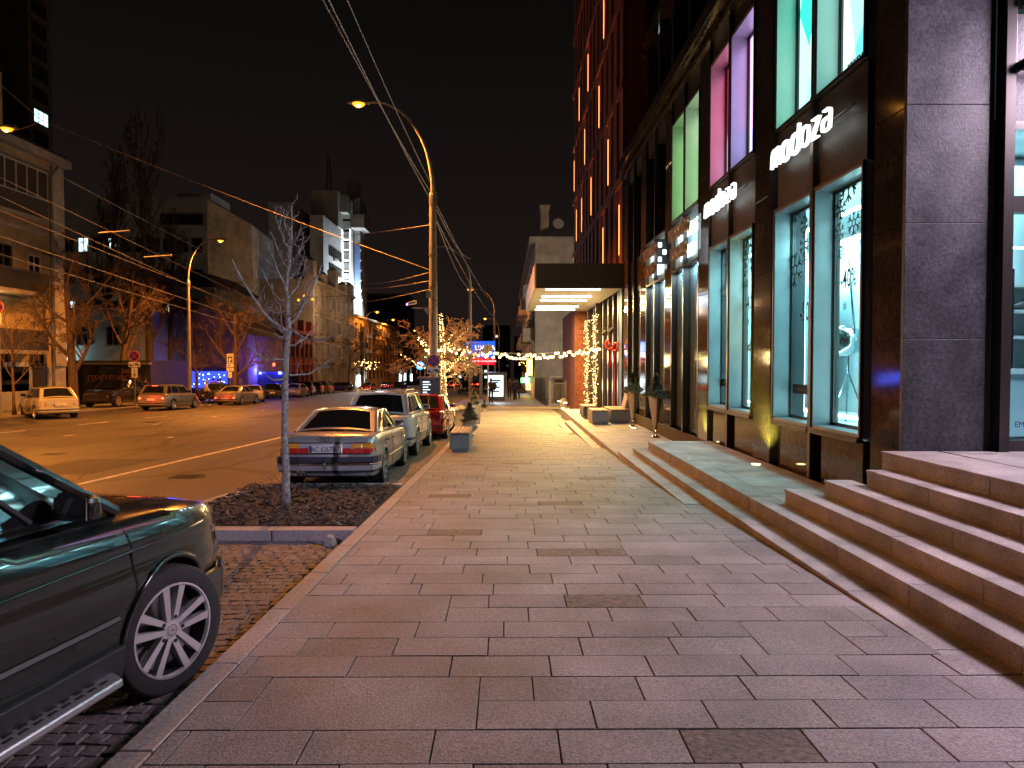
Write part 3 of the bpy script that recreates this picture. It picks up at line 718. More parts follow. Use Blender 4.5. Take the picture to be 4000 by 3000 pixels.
# sign letters
def stroke_letters(origin_y, z, h, facing='-x', x=XF - .09, M_=None, name='shop_sign', label=None, length=2.0):
    t = thing('shop_sign', label, 'sign', (x, origin_y, z))
    u = h
    def arc(cx, cy, rx, ry, a0, a1, n=6): return [(cx + rx * math.cos(R(a0 + (a1 - a0) * i / n)), cy + ry * math.sin(R(a0 + (a1 - a0) * i / n))) for i in range(n + 1)]
    def rr_(x0, x1, y0, y1, r): return arc(x1 - r, y1 - r, r, r, 0, 90, 4) + arc(x0 + r, y1 - r, r, r, 90, 180, 4) + arc(x0 + r, y0 + r, r, r, 180, 270, 4) + arc(x1 - r, y0 + r, r, r, 270, 360, 4)
    L = []; x_ = 0; W1, W2 = .145, .075
    # m
    L.append(([[(0, 0), (0, .75), (.05, .92), (.2, 1), (.42, 1), (.52, .9), (.55, .75), (.55, 0)], [(.5, .9), (.65, 1), (.95, 1), (1.06, .9), (1.1, .75), (1.1, 0)]], False, W1, 1.10, 0))
    L.append(([rr_(0, .85, 0, 1, .28)], True, W1, .85, 0))
    L.append(([rr_(0, .85, 0, 1, .28)], True, W1, .85, 1))
    L.append(([rr_(0, .85, 0, 1, .28)], True, W2, .85, 0))
    L.append(([[(0, 1), (.8, 1), (0, 0), (.8, 0)]], False, W2, .8, 0))
    L.append(([rr_(0, .8, 0, .58, .2)], True, W2, .8, 2))
    tot = sum(l[3] for l in L) + .40 * 5; k = length / tot
    for polys, closed, w, adv, ex in L:
        b = MB(); sh = .12
        def T(p): return ((p[0] + x_) * k + p[1] * u * sh, p[1] * u)
        M4 = frame((x, origin_y, z), facing)
        for P in polys: b.ribbon([T(p) for p in P], w * u, M4, .05, 0, closed)
        if ex == 1: b.ribbon([T((.85, .0)), T((.85, 1.45))], w * u, M4, .05, 0)
        if ex == 2: b.ribbon([T(p) for p in [(.05, 1), (.6, 1), (.75, .92), (.8, .78), (.8, 0)]], w * u, M4, .05, 0)
        b.build('letter', M['sign_glow'], t)
        x_ += adv + .40
    rl = frame((x, origin_y, z), facing)
    MB().box(XF - .05, XF - .02, origin_y - length - .5, origin_y + .0, z + h * .45, z + h * .5).build('rail', M['frame'], t)
    return t
stroke_letters(11.24, 4.70, .26, length=2.0, label='larger nearer glowing white shop name sign above the nearest display windows')
stroke_letters(15.02, 4.70, .26, length=1.95, label='smaller farther glowing white shop name sign above the second display windows')
for y in (): light('sign_glow_light', 'AREA', (XF - .25, y, 4.85), 5, (.9, 1, .96), 2.0, target=(XF + 1, y, 4.85), size_y=.2, parent=mall)
# ---- door bays
def door_bay(y0, y1, kind):
    ym = (y0 + y1) / 2
    XB = XF + .12
    # upper pair of windows
    cols = ('lime2', 'lime') if kind == 'door' else None
    for k, (a, c) in enumerate(((y0, ym - .06), (ym + .06, y1))):
        if cols:
            w2, xb2 = window_unit(a, c, 5.30, ZU1 - .1, .42, True, None)
            MB().box(xb2, xb2 + .06, a + .08, c - .08, 5.38, ZU1 - .18).build('backlit_print', PM[cols[k]], w2)
            light('print_backlight', 'AREA', (xb2 - .05, (a + c) / 2, 6.5), 6, (.45, 1, .30), 1.0, parent=w2, target=(3, (a + c) / 2, 6.5), size_y=2.2)
        else:
            o = MB().box(XF + .2, XF + .24, a, c, 5.3, ZU1).build('window', M['dglass'], mall)
            MB().box(XF + .1, XF + .198, a, a + .05, 5.3, ZU1).box(XF + .1, XF + .198, c - .05, c, 5.3, ZU1).build('window_frame', M['frame'], o)
    mbox('mullion', XF - .02, XF + .3, ym - .045, ym + .045, .0 if kind != 'plain' else -.3, 8.4, M['frame'])
    mbox('spandrel', XF + .05, XF + .5, y0, y1, ZU1 + .04, 8.4, M['spandrel'])
    zb = .08 if kind == 'door' else -.28
    for yy in (y0, y1): mbox('side_frame', XF - .0, XF + .3, yy - .03, yy + .03, zb, 5.3, M['frame_bronze'])
    if kind == 'plain':
        mbox('sign_panel', XF + .1, XF + .14, y0, y1, 4.05, 5.2, M['frame'])
    else:
        mbox('sign_panel', XF + .08, XF + .12, y0 + .04, y1 - .04, 4.08, 5.24, M['sign_back'])
        for z in (4.02, 5.26): mbox('transom', XF - .01, XF + .25, y0 + .04, y1 - .04, z - .03, z + .03, M['frame'])
    for k, (a, c) in enumerate(((y0 + .03, ym - .045), (ym + .045, y1 - .03))):
        d = MB().box(XB + .02, XB + .05, a + .06, c - .06, zb + .06, 3.96).build('door' if kind != 'plain' else 'tall_pane', M['dglass_blue'], mall)
        e = MB(); e.box(XB, XB + .07, a, a + .058, zb, 4.0); e.box(XB, XB + .07, c - .058, c, zb, 4.0); e.box(XB, XB + .07, a + .06, c - .06, zb, zb + .058); e.box(XB, XB + .07, a + .06, c - .06, 3.965, 4.0)
        e.build('door_frame', M['frame'], d)
        if kind == 'door' and k == 0:
            MB().tube([(XB - .07, a + .28, .35), (XB - .07, a + .28, 1.75)], .018, 8).box(XB - .06, XB + .02, a + .27, a + .29, .45, .47).box(XB - .06, XB + .02, a + .27, a + .29, 1.62, 1.64).build('handle', M['chrome'], d)
M['sign_back'] = mat('pale_sign_glass', (.22, .34, .38), .25)
for y_ in (16.6, 17.9, 20.0, 21.3): light('door_head_light', 'AREA', (XF - .02, y_, 3.98), 16, (.55, .88, 1), .5, parent=mall, target=(XF + .12, y_, 1.5), size_y=.1)
door_bay(15.98, 18.55, 'door'); door_bay(19.36, 21.95, 'door2'); door_bay(22.86, 25.25, 'plain')
M['gold'] = mat('brushed_gold_letter', (.45, .22, .10), .3, .8)
for y, lab in ((17.25, 'nearer two line gold lettering with cold glow above the glass doors'), (20.65, 'farther two line gold lettering with cold glow past the blade sign')):
    t = thing('shop_lettering', lab, 'sign', (XF, y, 4.1))
    text('WEDDING', .42, frame((XF - .14, y, 4.72), '-x'), M['gold'], t, 'letters', .03, .012, .98)
    text('WORLD', .42, frame((XF - .14, y, 4.22), '-x'), M['gold'], t, 'letters', .03, .012, .98)
    text('WEDDING', .42, frame((XF + .07, y - .05, 4.72), '-x'), M['led_soft'], t, 'letter_glow', .002, .01, .98)
    text('WORLD', .42, frame((XF + .07, y - .05, 4.22), '-x'), M['led_soft'], t, 'letter_glow', .002, .01, .98)
    light('lettering_glow', 'AREA', (XF - .1, y, 4.66), 7, (.7, .95, 1), 2.2, target=(XF + 1, y, 4.66), size_y=.8, parent=t)
t = thing('blade_sign', 'small projecting lit blade sign on the pillar between the gold letterings', 'sign', (XF - .3, 18.95, 4.1))
MB().box(XF - .30, XF - .02, 18.92, 18.98, 4.3, 4.95).build('panel', M['frame'], t)
b = MB()
for z, x in ((4.36, .24), (4.55, .12), (4.74, .24)): MB().box(XF - x - .03, XF - x + .06, 18.905, 18.918, z, z + .12).build('lit_figure', M['led_soft'], t)
# cornice ledge and set-back upper storeys
led = MB()
led.hexa([(XF - .22, 7.66, 8.62), (XF + .9, 7.66, 8.45), (XF + .9, 26.2, 8.45), (XF - .22, 26.2, 8.62)], [(XF - .22, 7.66, 8.92), (XF + .9, 7.66, 8.98), (XF + .9, 26.2, 8.98), (XF - .22, 26.2, 8.92)])
led.build('cornice', M['dark_stone'], mall)
mbox('cornice_soffit', XF - .05, XF + .9, 7.66, 26.2, 8.36, 8.46, M['dark_stone'])
ups = MB(); ups.box(XF + .9, XF + 2, 7.66, 26.2, 8.98, 24); ups.build('upper_wall', M['black'], mall)
for lv, (z0, z1) in enumerate(((9.3, 12.2), (13.1, 16), (16.9, 19.8))):
    y = 8.0
    while y < 26:
        o = mbox('upper_window', XF + .86, XF + .895, y + .25, y + 1.65, z0, z1, M['dglass'])
        mbox('upper_pier', XF + .62, XF + .9, y - .12, y + .12, z0 - .5, z1 + .5, M['dark_stone'])
        y += 1.9
    mbox('upper_band', XF + .45, XF + .9, 7.66, 26.2, z1 + .42, z1 + .62, M['dark_stone'])
    mbox('upper_band', XF + .6, XF + .9, 7.66, 26.2, z0 - .3, z0 - .15, M['frame'])
# ---- return wall facing the camera (y = 7.66) and corner shop front
zs = [.745, 1.94, 3.17, 4.41, 5.64, 6.88, 8.2, 9.6]
for a, c in zip(zs, zs[1:]): mbox('stone_panel', 4.215, 5.09, 7.60, 7.655, a + .003, c - .003, M['grey_stone'], bevel=.003)
mbox('return_core', 4.26, 5.15, 7.66, 7.9, -.2, 9.6, M['black'])
mbox('recess_joint', 5.10, 5.17, 7.64, 7.9, .745, 9.6, M['black'])
mbox('corner_post', 5.19, 5.30, 7.50, 7.66, .745, 9.6, M['frame'], bevel=.004)
shop = thing('corner_shop_front', 'bright corner shoe shop window with white lit shelves and brand names', 'shop front', (7.5, 7.7, .745))
SH0, SH1 = 5.30, 11.5
def sbox(name, x0, x1, y0, y1, z0, z1, m, bevel=0, parent=None): return MB().box(x0, x1, y0, y1, z0, z1).build(name, m, parent or shop, bevel=bevel)
sbox('bottom_rail', SH0, SH1, 7.56, 7.66, .745, .86, M['frame'])
sbox('transom', SH0, SH1, 7.54, 7.66, 3.27, 3.44, M['frame'])
sbox('top_rail', SH0, SH1, 7.56, 7.66, 4.14, 4.22, M['frame'])
sbox('lower_pane', SH0, 7.4, 7.60, 7.61, .86, 3.27, M['glass']); sbox('lower_pane', 7.46, SH1, 7.60, 7.61, .86, 3.27, M['glass'])
sbox('upper_pane', SH0, SH1, 7.60, 7.61, 3.44, 4.14, M['glass'])
sbox('mullion', 7.4, 7.46, 7.54, 7.66, .745, 4.22, M['frame'])
sbox('stone_band', SH0, SH1, 7.58, 7.66, 4.22, 5.34, M['grey_stone'])
sbox('fascia_bar', SH0 + .02, SH1, 7.40, 7.50, 4.72, 4.79, M['frame_bronze']); sbox('bar_bracket', SH0 + .02, SH0 + .08, 7.38, 7.58, 4.74, 4.82, M['black'])
sbox('shop_floor', SH0, SH1, 7.66, 11, .745, .80, M['disp']); sbox('back_wall', SH0, SH1, 9.0, 9.1, .80, 4.2, M['disp']); sbox('ceiling_panel', SH0, SH1, 7.66, 9.1, 4.15, 4.2, M['disp']); sbox('side_wall', 5.2, 5.29, 7.66, 9.1, .8, 4.2, M['disp'])
sbox('counter', SH0 + .02, 7.2, 7.95, 8.35, 1.56, 1.62, M['white'], .004); sbox('counter_front', SH0 + .35, 7.2, 8.0, 8.02, .86, 1.56, M['disp'])
for z in (1.98, 2.28, 2.58): 
    sbox('shelf', SH0 + .05, 5.75, 8.15, 8.5, z, z + .04, M['white'], .003); sbox('shelf', 5.80, 7.2, 8.25, 8.6, z - .02, z + .02, M['white'], .003)
    sbox('shelf_light', SH0 + .05, 7.2, 8.60, 8.62, z + .30, z + .325, M['led_white'])
sbox('shelf_light', SH0 + .03, 7.2, 7.80, 7.82, 2.93, 2.95, M['led_white'])
MB().tube([(5.72, 8.1, 1.6), (5.72, 8.1, 2.75)], .02, 6).build('shelf_pole', M['chrome'], shop)
for k, (s, x, z, h) in enumerate((('ПН-НД 10:00-21:00', 5.50, 2.83, .11), ('VERSACE', 5.72, 1.86, .11), ('JEANS COUTURE', 5.72, 1.79, .05), ('RICHMOND', 5.62, 1.16, .12), ('JOHN', 5.80, 1.24, .06), ('EMPORIO ARMANI', 5.42, 1.00, .09), ('ARMANI JEANS', 5.80, 2.2, .07))):
    text(s, h, frame((x, 7.595, z), '-y'), M['sign_black'], shop, 'window_lettering', .001, 0, .9, 'LEFT')
nb = sbox('notice', 5.62, 6.3, 7.590, 7.598, 2.98, 3.22, M['disp_blue']); sbox('notice_sheet', 5.64, 6.25, 7.580, 7.588, 2.99, 3.14, M['white'], parent=nb)
b = MB()
for k in range(5): b.box(5.68, 6.15 - (k % 2) * .06, 7.576, 7.579, 3.005 + k * .024, 3.010 + k * .024)
b.build('notice_lines', M['sign_black'], nb)
for k in range(7):
    x = 5.42 + k * .27; z = (1.62, 2.02, 2.32)[k % 3] + .002; yy = 8.1 if k % 3 == 0 else 8.32
    t = thing('shoe', ('black', 'brown', 'grey', 'blue', 'tan', 'dark red', 'white')[k] + ' shoe displayed inside the corner shop window', 'shoe', (x, yy, z))
    c_ = ((.02, .02, .02), (.12, .05, .02), (.1, .1, .11), (.02, .04, .12), (.25, .16, .08), (.12, .01, .01), (.6, .6, .6))[k]
    mt = mat('shoe_leather', c_, .3)
    MB().lathe([(.03, 0), (.045, .01), (.042, .05), (.03, .10), (.028, .12)], (x + .07, yy, z), 10).build('upper', mt, t, smooth=True)
    MB().hexa([(x - .13, yy - .035, z), (x + .1, yy - .035, z), (x + .1, yy + .035, z), (x - .13, yy + .035, z)], [(x - .10, yy - .02, z + .045), (x + .08, yy - .03, z + .09), (x + .08, yy + .03, z + .09), (x - .10, yy + .02, z + .045)]).build('toe_cap', mt, t, bevel=.01)
for k in range(3): light('shop_ceiling_light', 'AREA', (5.9 + k * 1.9, 8.2, 4.1), 60, (.72, .97, 1), 1.4, parent=shop, target=(5.9 + k * 1.9, 7.7, 1.5))
t = thing('door_stop', 'small black wedge standing on the terrace before the corner shop', 'door stop', (5.42, 7.3, .745))
MB().lathe([(.05, 0), (.045, .05), (.02, .11)], (5.42, 7.3, .745), 10).build('block', M['sign_black'], t)
MB().tube([(4.75, 7.33, .748), (4.9, 7.31, .756), (5.05, 7.33, .748)], .006, 5).build('metal_strap', M['metal'], steps)
# lilac light box sign over the corner shop, running on past the frame
sg = thing('light_box_sign', 'lilac backlit fascia sign at the upper edge above the corner shop', 'sign', (8, 7.5, 5.34))
MB().box(SH0 + .04, 11.4, 7.42, 7.56, 5.38, 6.25).build('housing', M['frame'], sg)
MB().box(SH0 + .08, 11.36, 7.40, 7.418, 5.41, 6.22).build('lit_face', emis('lilac_face', (.72, .58, 1), 1.15), sg)
text('NOTTON', .42, frame((5.5, 7.395, 5.62), '-y'), M['metal'], sg, 'letters', .002, 0, 1.1, 'LEFT')
# ---- ground uplights set in the paving
def uplight(x, y, z, lab, aim, power=30, col=(1, .9, .35), spot=70):
    t = thing('ground_uplight', lab, 'ground light', (x, y, z), 0, 'round uplights set flush in the paving')
    MB().lathe([(.085, .0), (.085, .006), (.07, .008)], (x, y, z), 20).build('rim', M['steel'], t)
    MB().lathe([(.066, .008), (.066, .011)], (x, y, z), 20).build('lens', M['uplight'], t)
    light('uplight_lamp', 'SPOT', (x, y, z + .04), power, col, .05, parent=t, spot=spot, blend=1, target=aim)
uplight(3.95, 11.30, .075, 'lit round ground light in the paving beside the second display pillar', (4.35, 11.95, 1.0), 260, (.95, .95, .14), 55)
uplight(4.10, 15.15, .04 - .33 + .30, 'lit round ground light at the foot of the pillar beside the glass doors', (4.3, 15.6, 1.0), 190, (.80, .95, .14), 55)
uplight(3.93, 19.0 - .05, -.285, 'lit ground light under the nearer steel vase', (4.3, 19.1, 1.2), 40, (1, .9, .5), 70)
uplight(3.86, 21.75, -.285, 'lit ground light under the farther steel vase', (4.3, 22.4, 1.2), 40, (1, .9, .5), 70)
tag(MB().lathe([(.05, 0), (.055, .004), (.05, .012)], (3.05, 11.9, .075), 12).build('paper_scrap', M['white']), 'small crumpled white scrap lying on the second step', 'litter')
# ================================================================ entrance canopy and red brick tower
cano = thing('entrance_canopy', 'dark flat entrance canopy with rows of light tubes over the brick building doors', 'canopy', (2.6, 32, 4.3))
def cbox(n, x0, x1, y0, y1, z0, z1, m, p=None, bevel=0): return MB().box(x0, x1, y0, y1, z0, z1).build(n, m, p or cano, bevel=bevel)
cbox('front_fascia', 1.06, 4.24, 26.0, 26.1, 4.40, 5.30, M['canopy']); cbox('side_fascia', 1.0, 1.055, 26.0, 38, 4.40, 5.30, mat('side_fascia_pale', (.42, .36, .30), .5)); cbox('deck', 1.06, 4.24, 26.12, 38, 4.5, 5.2, M['canopy'])
for k in range(10):
    for j in range(3): cbox('soffit_panel', 1.08 + j * 1.05, 1.08 + j * 1.05 + 1.04, 26.12 + k * 1.185, 26.12 + k * 1.185 + 1.175, 4.44, 4.49, M['soffit'])
for y in (26.6, 29.4, 31.1, 34.6, 36.5):
    cbox('light_tube', 1.45, 3.45, y - .06, y + .06, 4.39, 4.435, M['warm_tube'])
    light('canopy_light', 'AREA', (2.45, y, 4.37), 280, (1, .66, .21), 2.0, parent=cano, target=(2.2, y, 0), size_y=.15)
# portal wall under the canopy
port = thing('portal_wall', 'dark glazed lobby wall with mirror steel posts under the canopy', 'wall', (4.3, 32, -.3))
def pbox(n, x0, x1, y0, y1, z0, z1, m, bevel=0): return MB().box(x0, x1, y0, y1, z0, z1).build(n, m, port, bevel=bevel)
pbox('glazing', 4.35, 4.40, 26.3, 37.5, -.3, 4.4, M['dglass']); pbox('jamb_panel', 4.20, 4.9, 26.22, 26.9, -.3, 5.3, M['canopy'])
for y in (27.3, 28.6, 30.0, 31.6, 33.2, 35.0, 36.9): pbox('post', 4.22, 4.36, y - .14, y + .14, -.3, 4.39, M['steel_dark'] if 'steel_dark' in M else M['frame_bronze'], .006)
M['grout'] = M['brick_wall']
tower = thing('brick_tower', 'tall red brick tower with vertical slot windows and glowing orange slots', 'building', (6.5, 36, -.5))
TX = 4.27; TY0, TY1 = 26.6, 46.5
def tbox(n, x0, x1, y0, y1, z0, z1, m, p=None): return MB().box(x0, x1, y0, y1, z0, z1).build(n, m, p or tower)
tbox('core', TX + .3, 12, TY0 + .02, TY1, -1.2, 34, M['brick_wall'])
tbox('near_wall', TX, 12, TY0, TY0 + .018, 5.32, 34, M['brick_wall'])
# street face: piers, slots and storey bands
slot = [i for i in range(13)]
pitch = (TY1 - TY0) / 13
for st in range(8):
    z0 = 5.32 + st * 3.4; z1 = z0 + 3.4
    tbox('storey_band', TX - .04, TX + .3, TY0, TY1, z1 - .32, z1, M['brick'])
    for i in range(13):
        y0 = TY0 + i * pitch
        tbox('pier', TX, TX + .3, y0, y0 + pitch * .55, z0, z1 - .325, M['brick'])
        w = tbox('window', TX + .2, TX + .23, y0 + pitch * .56, y0 + pitch * .995, z0 + .002, z1 - .33, M['dglass'])
lit = [(0, 0, .9), (1, 1, .55), (0, 3, .9), (3, 1.0, .6), (5, 2.0, .8), (7, 3.0, .9), (9, 1.6, .8), (10.0, .8, .8), (11, 2.6, .9), (12, .9, .9), (12, 4, .9), (4, 4, .9), (2, 5, .9), (8, 5, .9)]
for i, st, s in ((0, 0, 1), (3, 0, .7), (2, 1, .8), (4, 2, 1), (6, 1, 1), (8, 2, 1), (9, 1, 1), (11, 1, 1), (12, 0, 1), (12, 2, 1), (10, 3, 1), (7, 3, 1), (3, 3, 1)):
    y = TY0 + i * pitch + pitch * .545; z0 = 5.6 + st * 3.4 + .2
    tbox('lit_slot', TX - .012, TX + .02, y - .12, y, z0, z0 + 1.9, M['yellow_strip'])
    light('slot_uplight', 'SPOT', (TX - .15, y - .12, z0), 130, (1, .30, .07), .05, parent=tower, spot=60, blend=1, target=(TX + .12, y - .1, z0 + 3))
# near return face: individual bricks (the ones big enough to tell apart), the rest joined
bkm = cubemesh('brick', .238, .03, .064, M['brick'], .004)
nb_ = 0; rest_b = MB(); z = 5.36; r_i = 0
while z < 20:
    x = TX + .02 - (r_i % 2) * .125
    while x < 5.35:
        if x > TX - .05:
            if nb_ < 260 and z < 12: inst(bkm, 'brick', tower, (x + .12, TY0 - .012 + rnd.uniform(-.004, .004), z + .034)); nb_ += 1
            else: rest_b.box(x, x + .238, TY0 - .026, TY0 + .003, z + .002, z + .066)
        x += .25
    z += .0775; r_i += 1
rest_b.build('bricks', M['brick'], tower, kind='stuff')
# street-level pier of the tower beyond the canopy
pier = thing('brick_pier', 'orange lit red brick pier at street level beyond the canopy columns', 'pier', (4.2, 38.3, -1))
MB().box(3.62, 4.28, 38.0, 46.5, -1.2, 4.6).build('pier_core', M['brick_wall'], pier)
z = -.95; r_i = 0; mm = MB(); bk2 = cubemesh('brick', .238, .03, .064, M['brick'], .004); n_ = 0
while z < 4.4:
    x = 3.62 - (r_i % 2) * .125
    while x < 4.25:
        a, c = max(x, 3.62), min(x + .238, 4.28)
        if c - a > .2 and n_ < 150: inst(bk2, 'brick', pier, ((a + c) / 2, 37.985, z + .034)); n_ += 1
        elif c - a > .03: mm.box(a, c, 37.97, 37.998, z + .002, z + .066)
        x += .25
    for k in range(10):
        y = 38.0 + k * .25 - (r_i % 2) * .125
        if y > 37.99: mm.box(3.605, 3.622, y, y + .238, z + .002, z + .066)
    z += .0775; r_i += 1
mm.build('bricks', M['brick'], pier, kind='stuff')
# columns wrapped with fairy lights
def fairy_column(x, y, z0, z1, lab, seed):
    t = thing('garland_column', lab, 'garland', (x, y, z0)); r_ = random.Random(seed)
    MB().box(x + .05, x + .30, y - .12, y + .12, z0, z1 + .6).build('column', M['frame_bronze'], t)
    b = MB(); n = int((z1 - z0) * 62)
    for k in range(n):
        a = r_.random() * 6.28; rad = r_.uniform(.02, .17); b.sphere((x + rad * math.cos(a), y + rad * math.sin(a) * .7 - .18, z0 + .1 + (z1 - z0) * r_.random()), r_.choice((.010, .013, .017)), 4, 2)
    b.build('bulbs', M['fairy'], t, kind='stuff')
    b = MB(); P = [(x + .1 * math.sin(k * 1.1), y - .16 + .05 * math.cos(k * 1.1), z0 + .1 + (z1 - z0) * k / 60) for k in range(61)]
    b.tube(P, .012, 4).build('cord', M['black'], t)
    for zz in (z0 + (z1 - z0) * .25, z0 + (z1 - z0) * .75): light('garland_glow', 'POINT', (x - .15, y - .45, zz), 14, (1, .66, .25), .25, parent=t)
fairy_column(4.02, 33.0, -.40, 3.85, 'nearer taller column wrapped in gold fairy lights beneath the canopy', 1)
fairy_column(4.02, 36.2, -.40, 3.75, 'farther column wrapped in gold fairy lights beside the brick pier', 2)
# red fabric bow and a strip imitating a red reflection on the portal
bow = thing('gift_bow', 'large red fabric bow with hanging ribbon on the lobby wall', 'bow', (4.2, 27.6, 2.0))
M['red_cloth'] = mat('red_satin', (.30, .010, .01), .5, emit=(1, .05, .02), estr=.0)
for s in (-1, 1):
    P = [(4.04 + s * .20 * math.sin(k / 12 * PI), 27.55 - s * .16 * math.sin(k / 12 * PI), 2.28 + (.16 if s < 0 else .05) * math.sin(k / 12 * PI) + .15 * math.sin(k / 12 * 2 * PI)) for k in range(13)]
    MB().tube(P, [.03 + .035 * math.sin(k / 12 * PI) for k in range(13)], 8).build('loop', M['red_cloth'], bow, smooth=True)
    MB().hexa([(4.04 + s * .16, 27.50, 1.55), (4.04 + s * .06, 27.50, 1.50), (4.05 + s * .06, 27.56, 1.50), (4.05 + s * .16, 27.56, 1.55)], [(4.04 + s * .04, 27.50, 2.24), (4.04, 27.50, 2.24), (4.05, 27.56, 2.24), (4.05 + s * .04, 27.56, 2.24)]).build('tail', M['red_cloth'], bow)
MB().sphere((4.05, 27.53, 2.27), .06, 10, 6).build('knot', M['red_cloth'], bow, smooth=True)
MB().box(4.12, 4.15, 27.44, 27.52, -.2, 2.1).build('ribbon', M['red_cloth'], bow)  # thin red strip modelled in place of a reflection, no real ribbon
for y, z, lab in ((28.6, 2.9, 'upper black spotlight on the lobby wall over the red bow'), (30.5, 2.9, 'black spotlight on the lobby wall behind the upper one')):
    t = thing('wall_spotlight', lab, 'spotlight', (4.1, y, z)); MB().lathe([(.06, 0), (.09, .05), (.09, .24)], (0, 0, 0), 12, M4=Matrix.Translation((4.05, y, z)) @ Matrix.Rotation(R(50), 4, 'Y')).build('head', M['black'], t); MB().tube([(4.05, y, z + .05), (4.25, y, z)], .02, 5).build('bracket', M['black'], t)

# ---------------- generic building maker -----------------------------------------------------------
def window_meshes(w, h, mframe, mpane, mull=1):
    f = MB(); t = .07 * min(1, w); d = .12
    f.box(-w / 2, -w / 2 + t, -d, 0, -h / 2, h / 2); f.box(w / 2 - t, w / 2, -d, 0, -h / 2, h / 2); f.box(-w / 2 + t, w / 2 - t, -d, 0, h / 2 - t, h / 2); f.box(-w / 2 + t, w / 2 - t, -d, 0, -h / 2, -h / 2 + t)
    for k in range(mull): x = -w / 2 + w * (k + 1) / (mull + 1); f.box(x - t / 2.5, x + t / 2.5, -d * .8, 0, -h / 2 + t, h / 2 - t)
    f.box(-w / 2 + t, w / 2 - t, -d * .8 + .002, -.002, h * .18, h * .18 + t * .8)
    me = bpy.data.meshes.new('window'); me.from_pydata(f.v, [], f.f); me.materials.append(mframe)
    p = MB(); p.box(-w / 2 + t, w / 2 - t, -.05, -.03, -h / 2 + t, h / 2 - t); mp = bpy.data.meshes.new('pane'); mp.from_pydata(p.v, [], p.f); mp.materials.append(mpane); me.update(); mp.update(); return me, mp
_wc = {}
def put_window(parent, pos, facing, w, h, mframe, mpane, mull=1):
    k = (round(w, 2), round(h, 2), mframe.name, mpane.name, mull)
    if k not in _wc: _wc[k] = window_meshes(w, h, mframe, mpane, mull)
    rot = {'-y': 0, '+x': R(90), '-x': R(-90)}[facing]
    o = inst(_wc[k][0], 'window', parent, pos, (0, 0, rot)); p = bpy.data.objects.new('pane', _wc[k][1]); C.objects.link(p); p.parent = o; return o
def win_grid(parent, facing, plane, u0, u1, nu, z0, dz, nz, w, h, mframe, mpane, lit=None, mull=1, skip=()):
    for j in range(nz):
        for i in range(nu):
            if (i, j) in skip: continue
            u = u0 + (u1 - u0) * (i + .5) / nu; z = z0 + j * dz
            pos = (u, plane, z) if facing == '-y' else (plane, u, z)
            mp = lit.get((i, j), mpane) if lit else mpane
            put_window(parent, pos, facing, w, h, mframe, mp, mull)
M['stucco_y'] = mat('ochre_stucco', (.50, .37, .21), .85, var=.15, vscale=1.2, bump=.2, bscale=8, blotch=.2, bl_scale=.4)
M['stucco_w'] = mat('weathered_white_stucco', (.46, .42, .36), .85, var=.15, vscale=1.5, blotch=.25, bl_scale=.5)
M['stucco_r'] = mat('red_stucco', (.34, .10, .07), .85, var=.2, vscale=1.5, blotch=.2, bl_scale=.5)
M['stucco_g'] = mat('grey_stucco', (.42, .41, .40), .85, var=.15, vscale=.6, blotch=.2, bl_scale=.2)
M['stucco_b'] = mat('blue_grey_stucco', (.16, .20, .24), .85, var=.15, vscale=.8)
M['stucco_p'] = mat('pinkish_stucco', (.36, .24, .20), .85, var=.15, vscale=.8, blotch=.2, bl_scale=.3)
M['tile_g'] = mat('grey_tiled_concrete', (.42, .41, .39), .7, var=.12, vscale=.6)
M['dark_bld'] = mat('dark_cladding', (.03, .03, .033), .6, var=.2, vscale=.5)
M['trim_w'] = mat('white_window_trim', (.55, .52, .48), .5)
M['trim_d'] = mat('dark_window_trim', (.08, .07, .06), .5)
M['lit_cool'] = emis('lit_window_cool', (.6, .95, 1), 1.3)
M['lit_warm'] = emis('lit_window_warm', (1, .72, .42), .8)
M['lit_dim'] = emis('lit_window_dim', (.8, .62, .5), .16)
# ================================================================ buildings across the street
def bb(t, n, x0, x1, y0, y1, z0, z1, m, bevel=0): return MB().box(x0, x1, y0, y1, z0, z1).build(n, m, t, bevel=bevel)
# --- corner apartment house with balconies
XA = -27.0
apt = thing('apartment_house', 'ochre four storey corner apartment house with glazed balcony and drainpipe', 'building', (XA - 6, 32, -1))
bb(apt, 'wall', XA - 14, XA, 8, 44, -1.5, 13.9, M['stucco_y']); bb(apt, 'plinth', XA, XA + .06, 8, 43.98, -1.5, 1.5, M['stucco_g'])
bb(apt, 'cornice', XA, XA + .45, 8, 44.3, 13.5, 13.95, M['stucco_w']); bb(apt, 'roof', XA - 14, XA + .3, 8, 44.2, 13.96, 14.15, M['dark_bld'])
bb(apt, 'gable_wall', XA - 3.2, XA + .05, 20, 38.9, 13.97, 17.2, M['stucco_y']); bb(apt, 'pilaster', XA, XA + .16, 42.9, 43.95, 1.52, 13.4, M['stucco_w'])
MB().tube([(XA + .25, 42.5, -1), (XA + .25, 42.5, 12.6), (XA + .5, 42.9, 13.3)], .09, 8).build('drainpipe', M['metal'], apt)
for z in (2.6, 5.2, 9.2): bb(apt, 'string_course', XA, XA + .12, 8, 42.3, z - .1, z + .1, M['stucco_w'])
for y in (24, 27.2, 30.4, 33.6, 36.4, 38.9, 41.4):
    put_window(apt, (XA, y, 1.6 + .9), '+x', 1.0, 2.1, M['trim_d'], M['dglass'])
for y in (24.5, 28, 31.2, 41.2):
    for z in (6.9, 10.7): put_window(apt, (XA, y, z), '+x', 1.1, 1.9, M['trim_w'], M['dglass'])
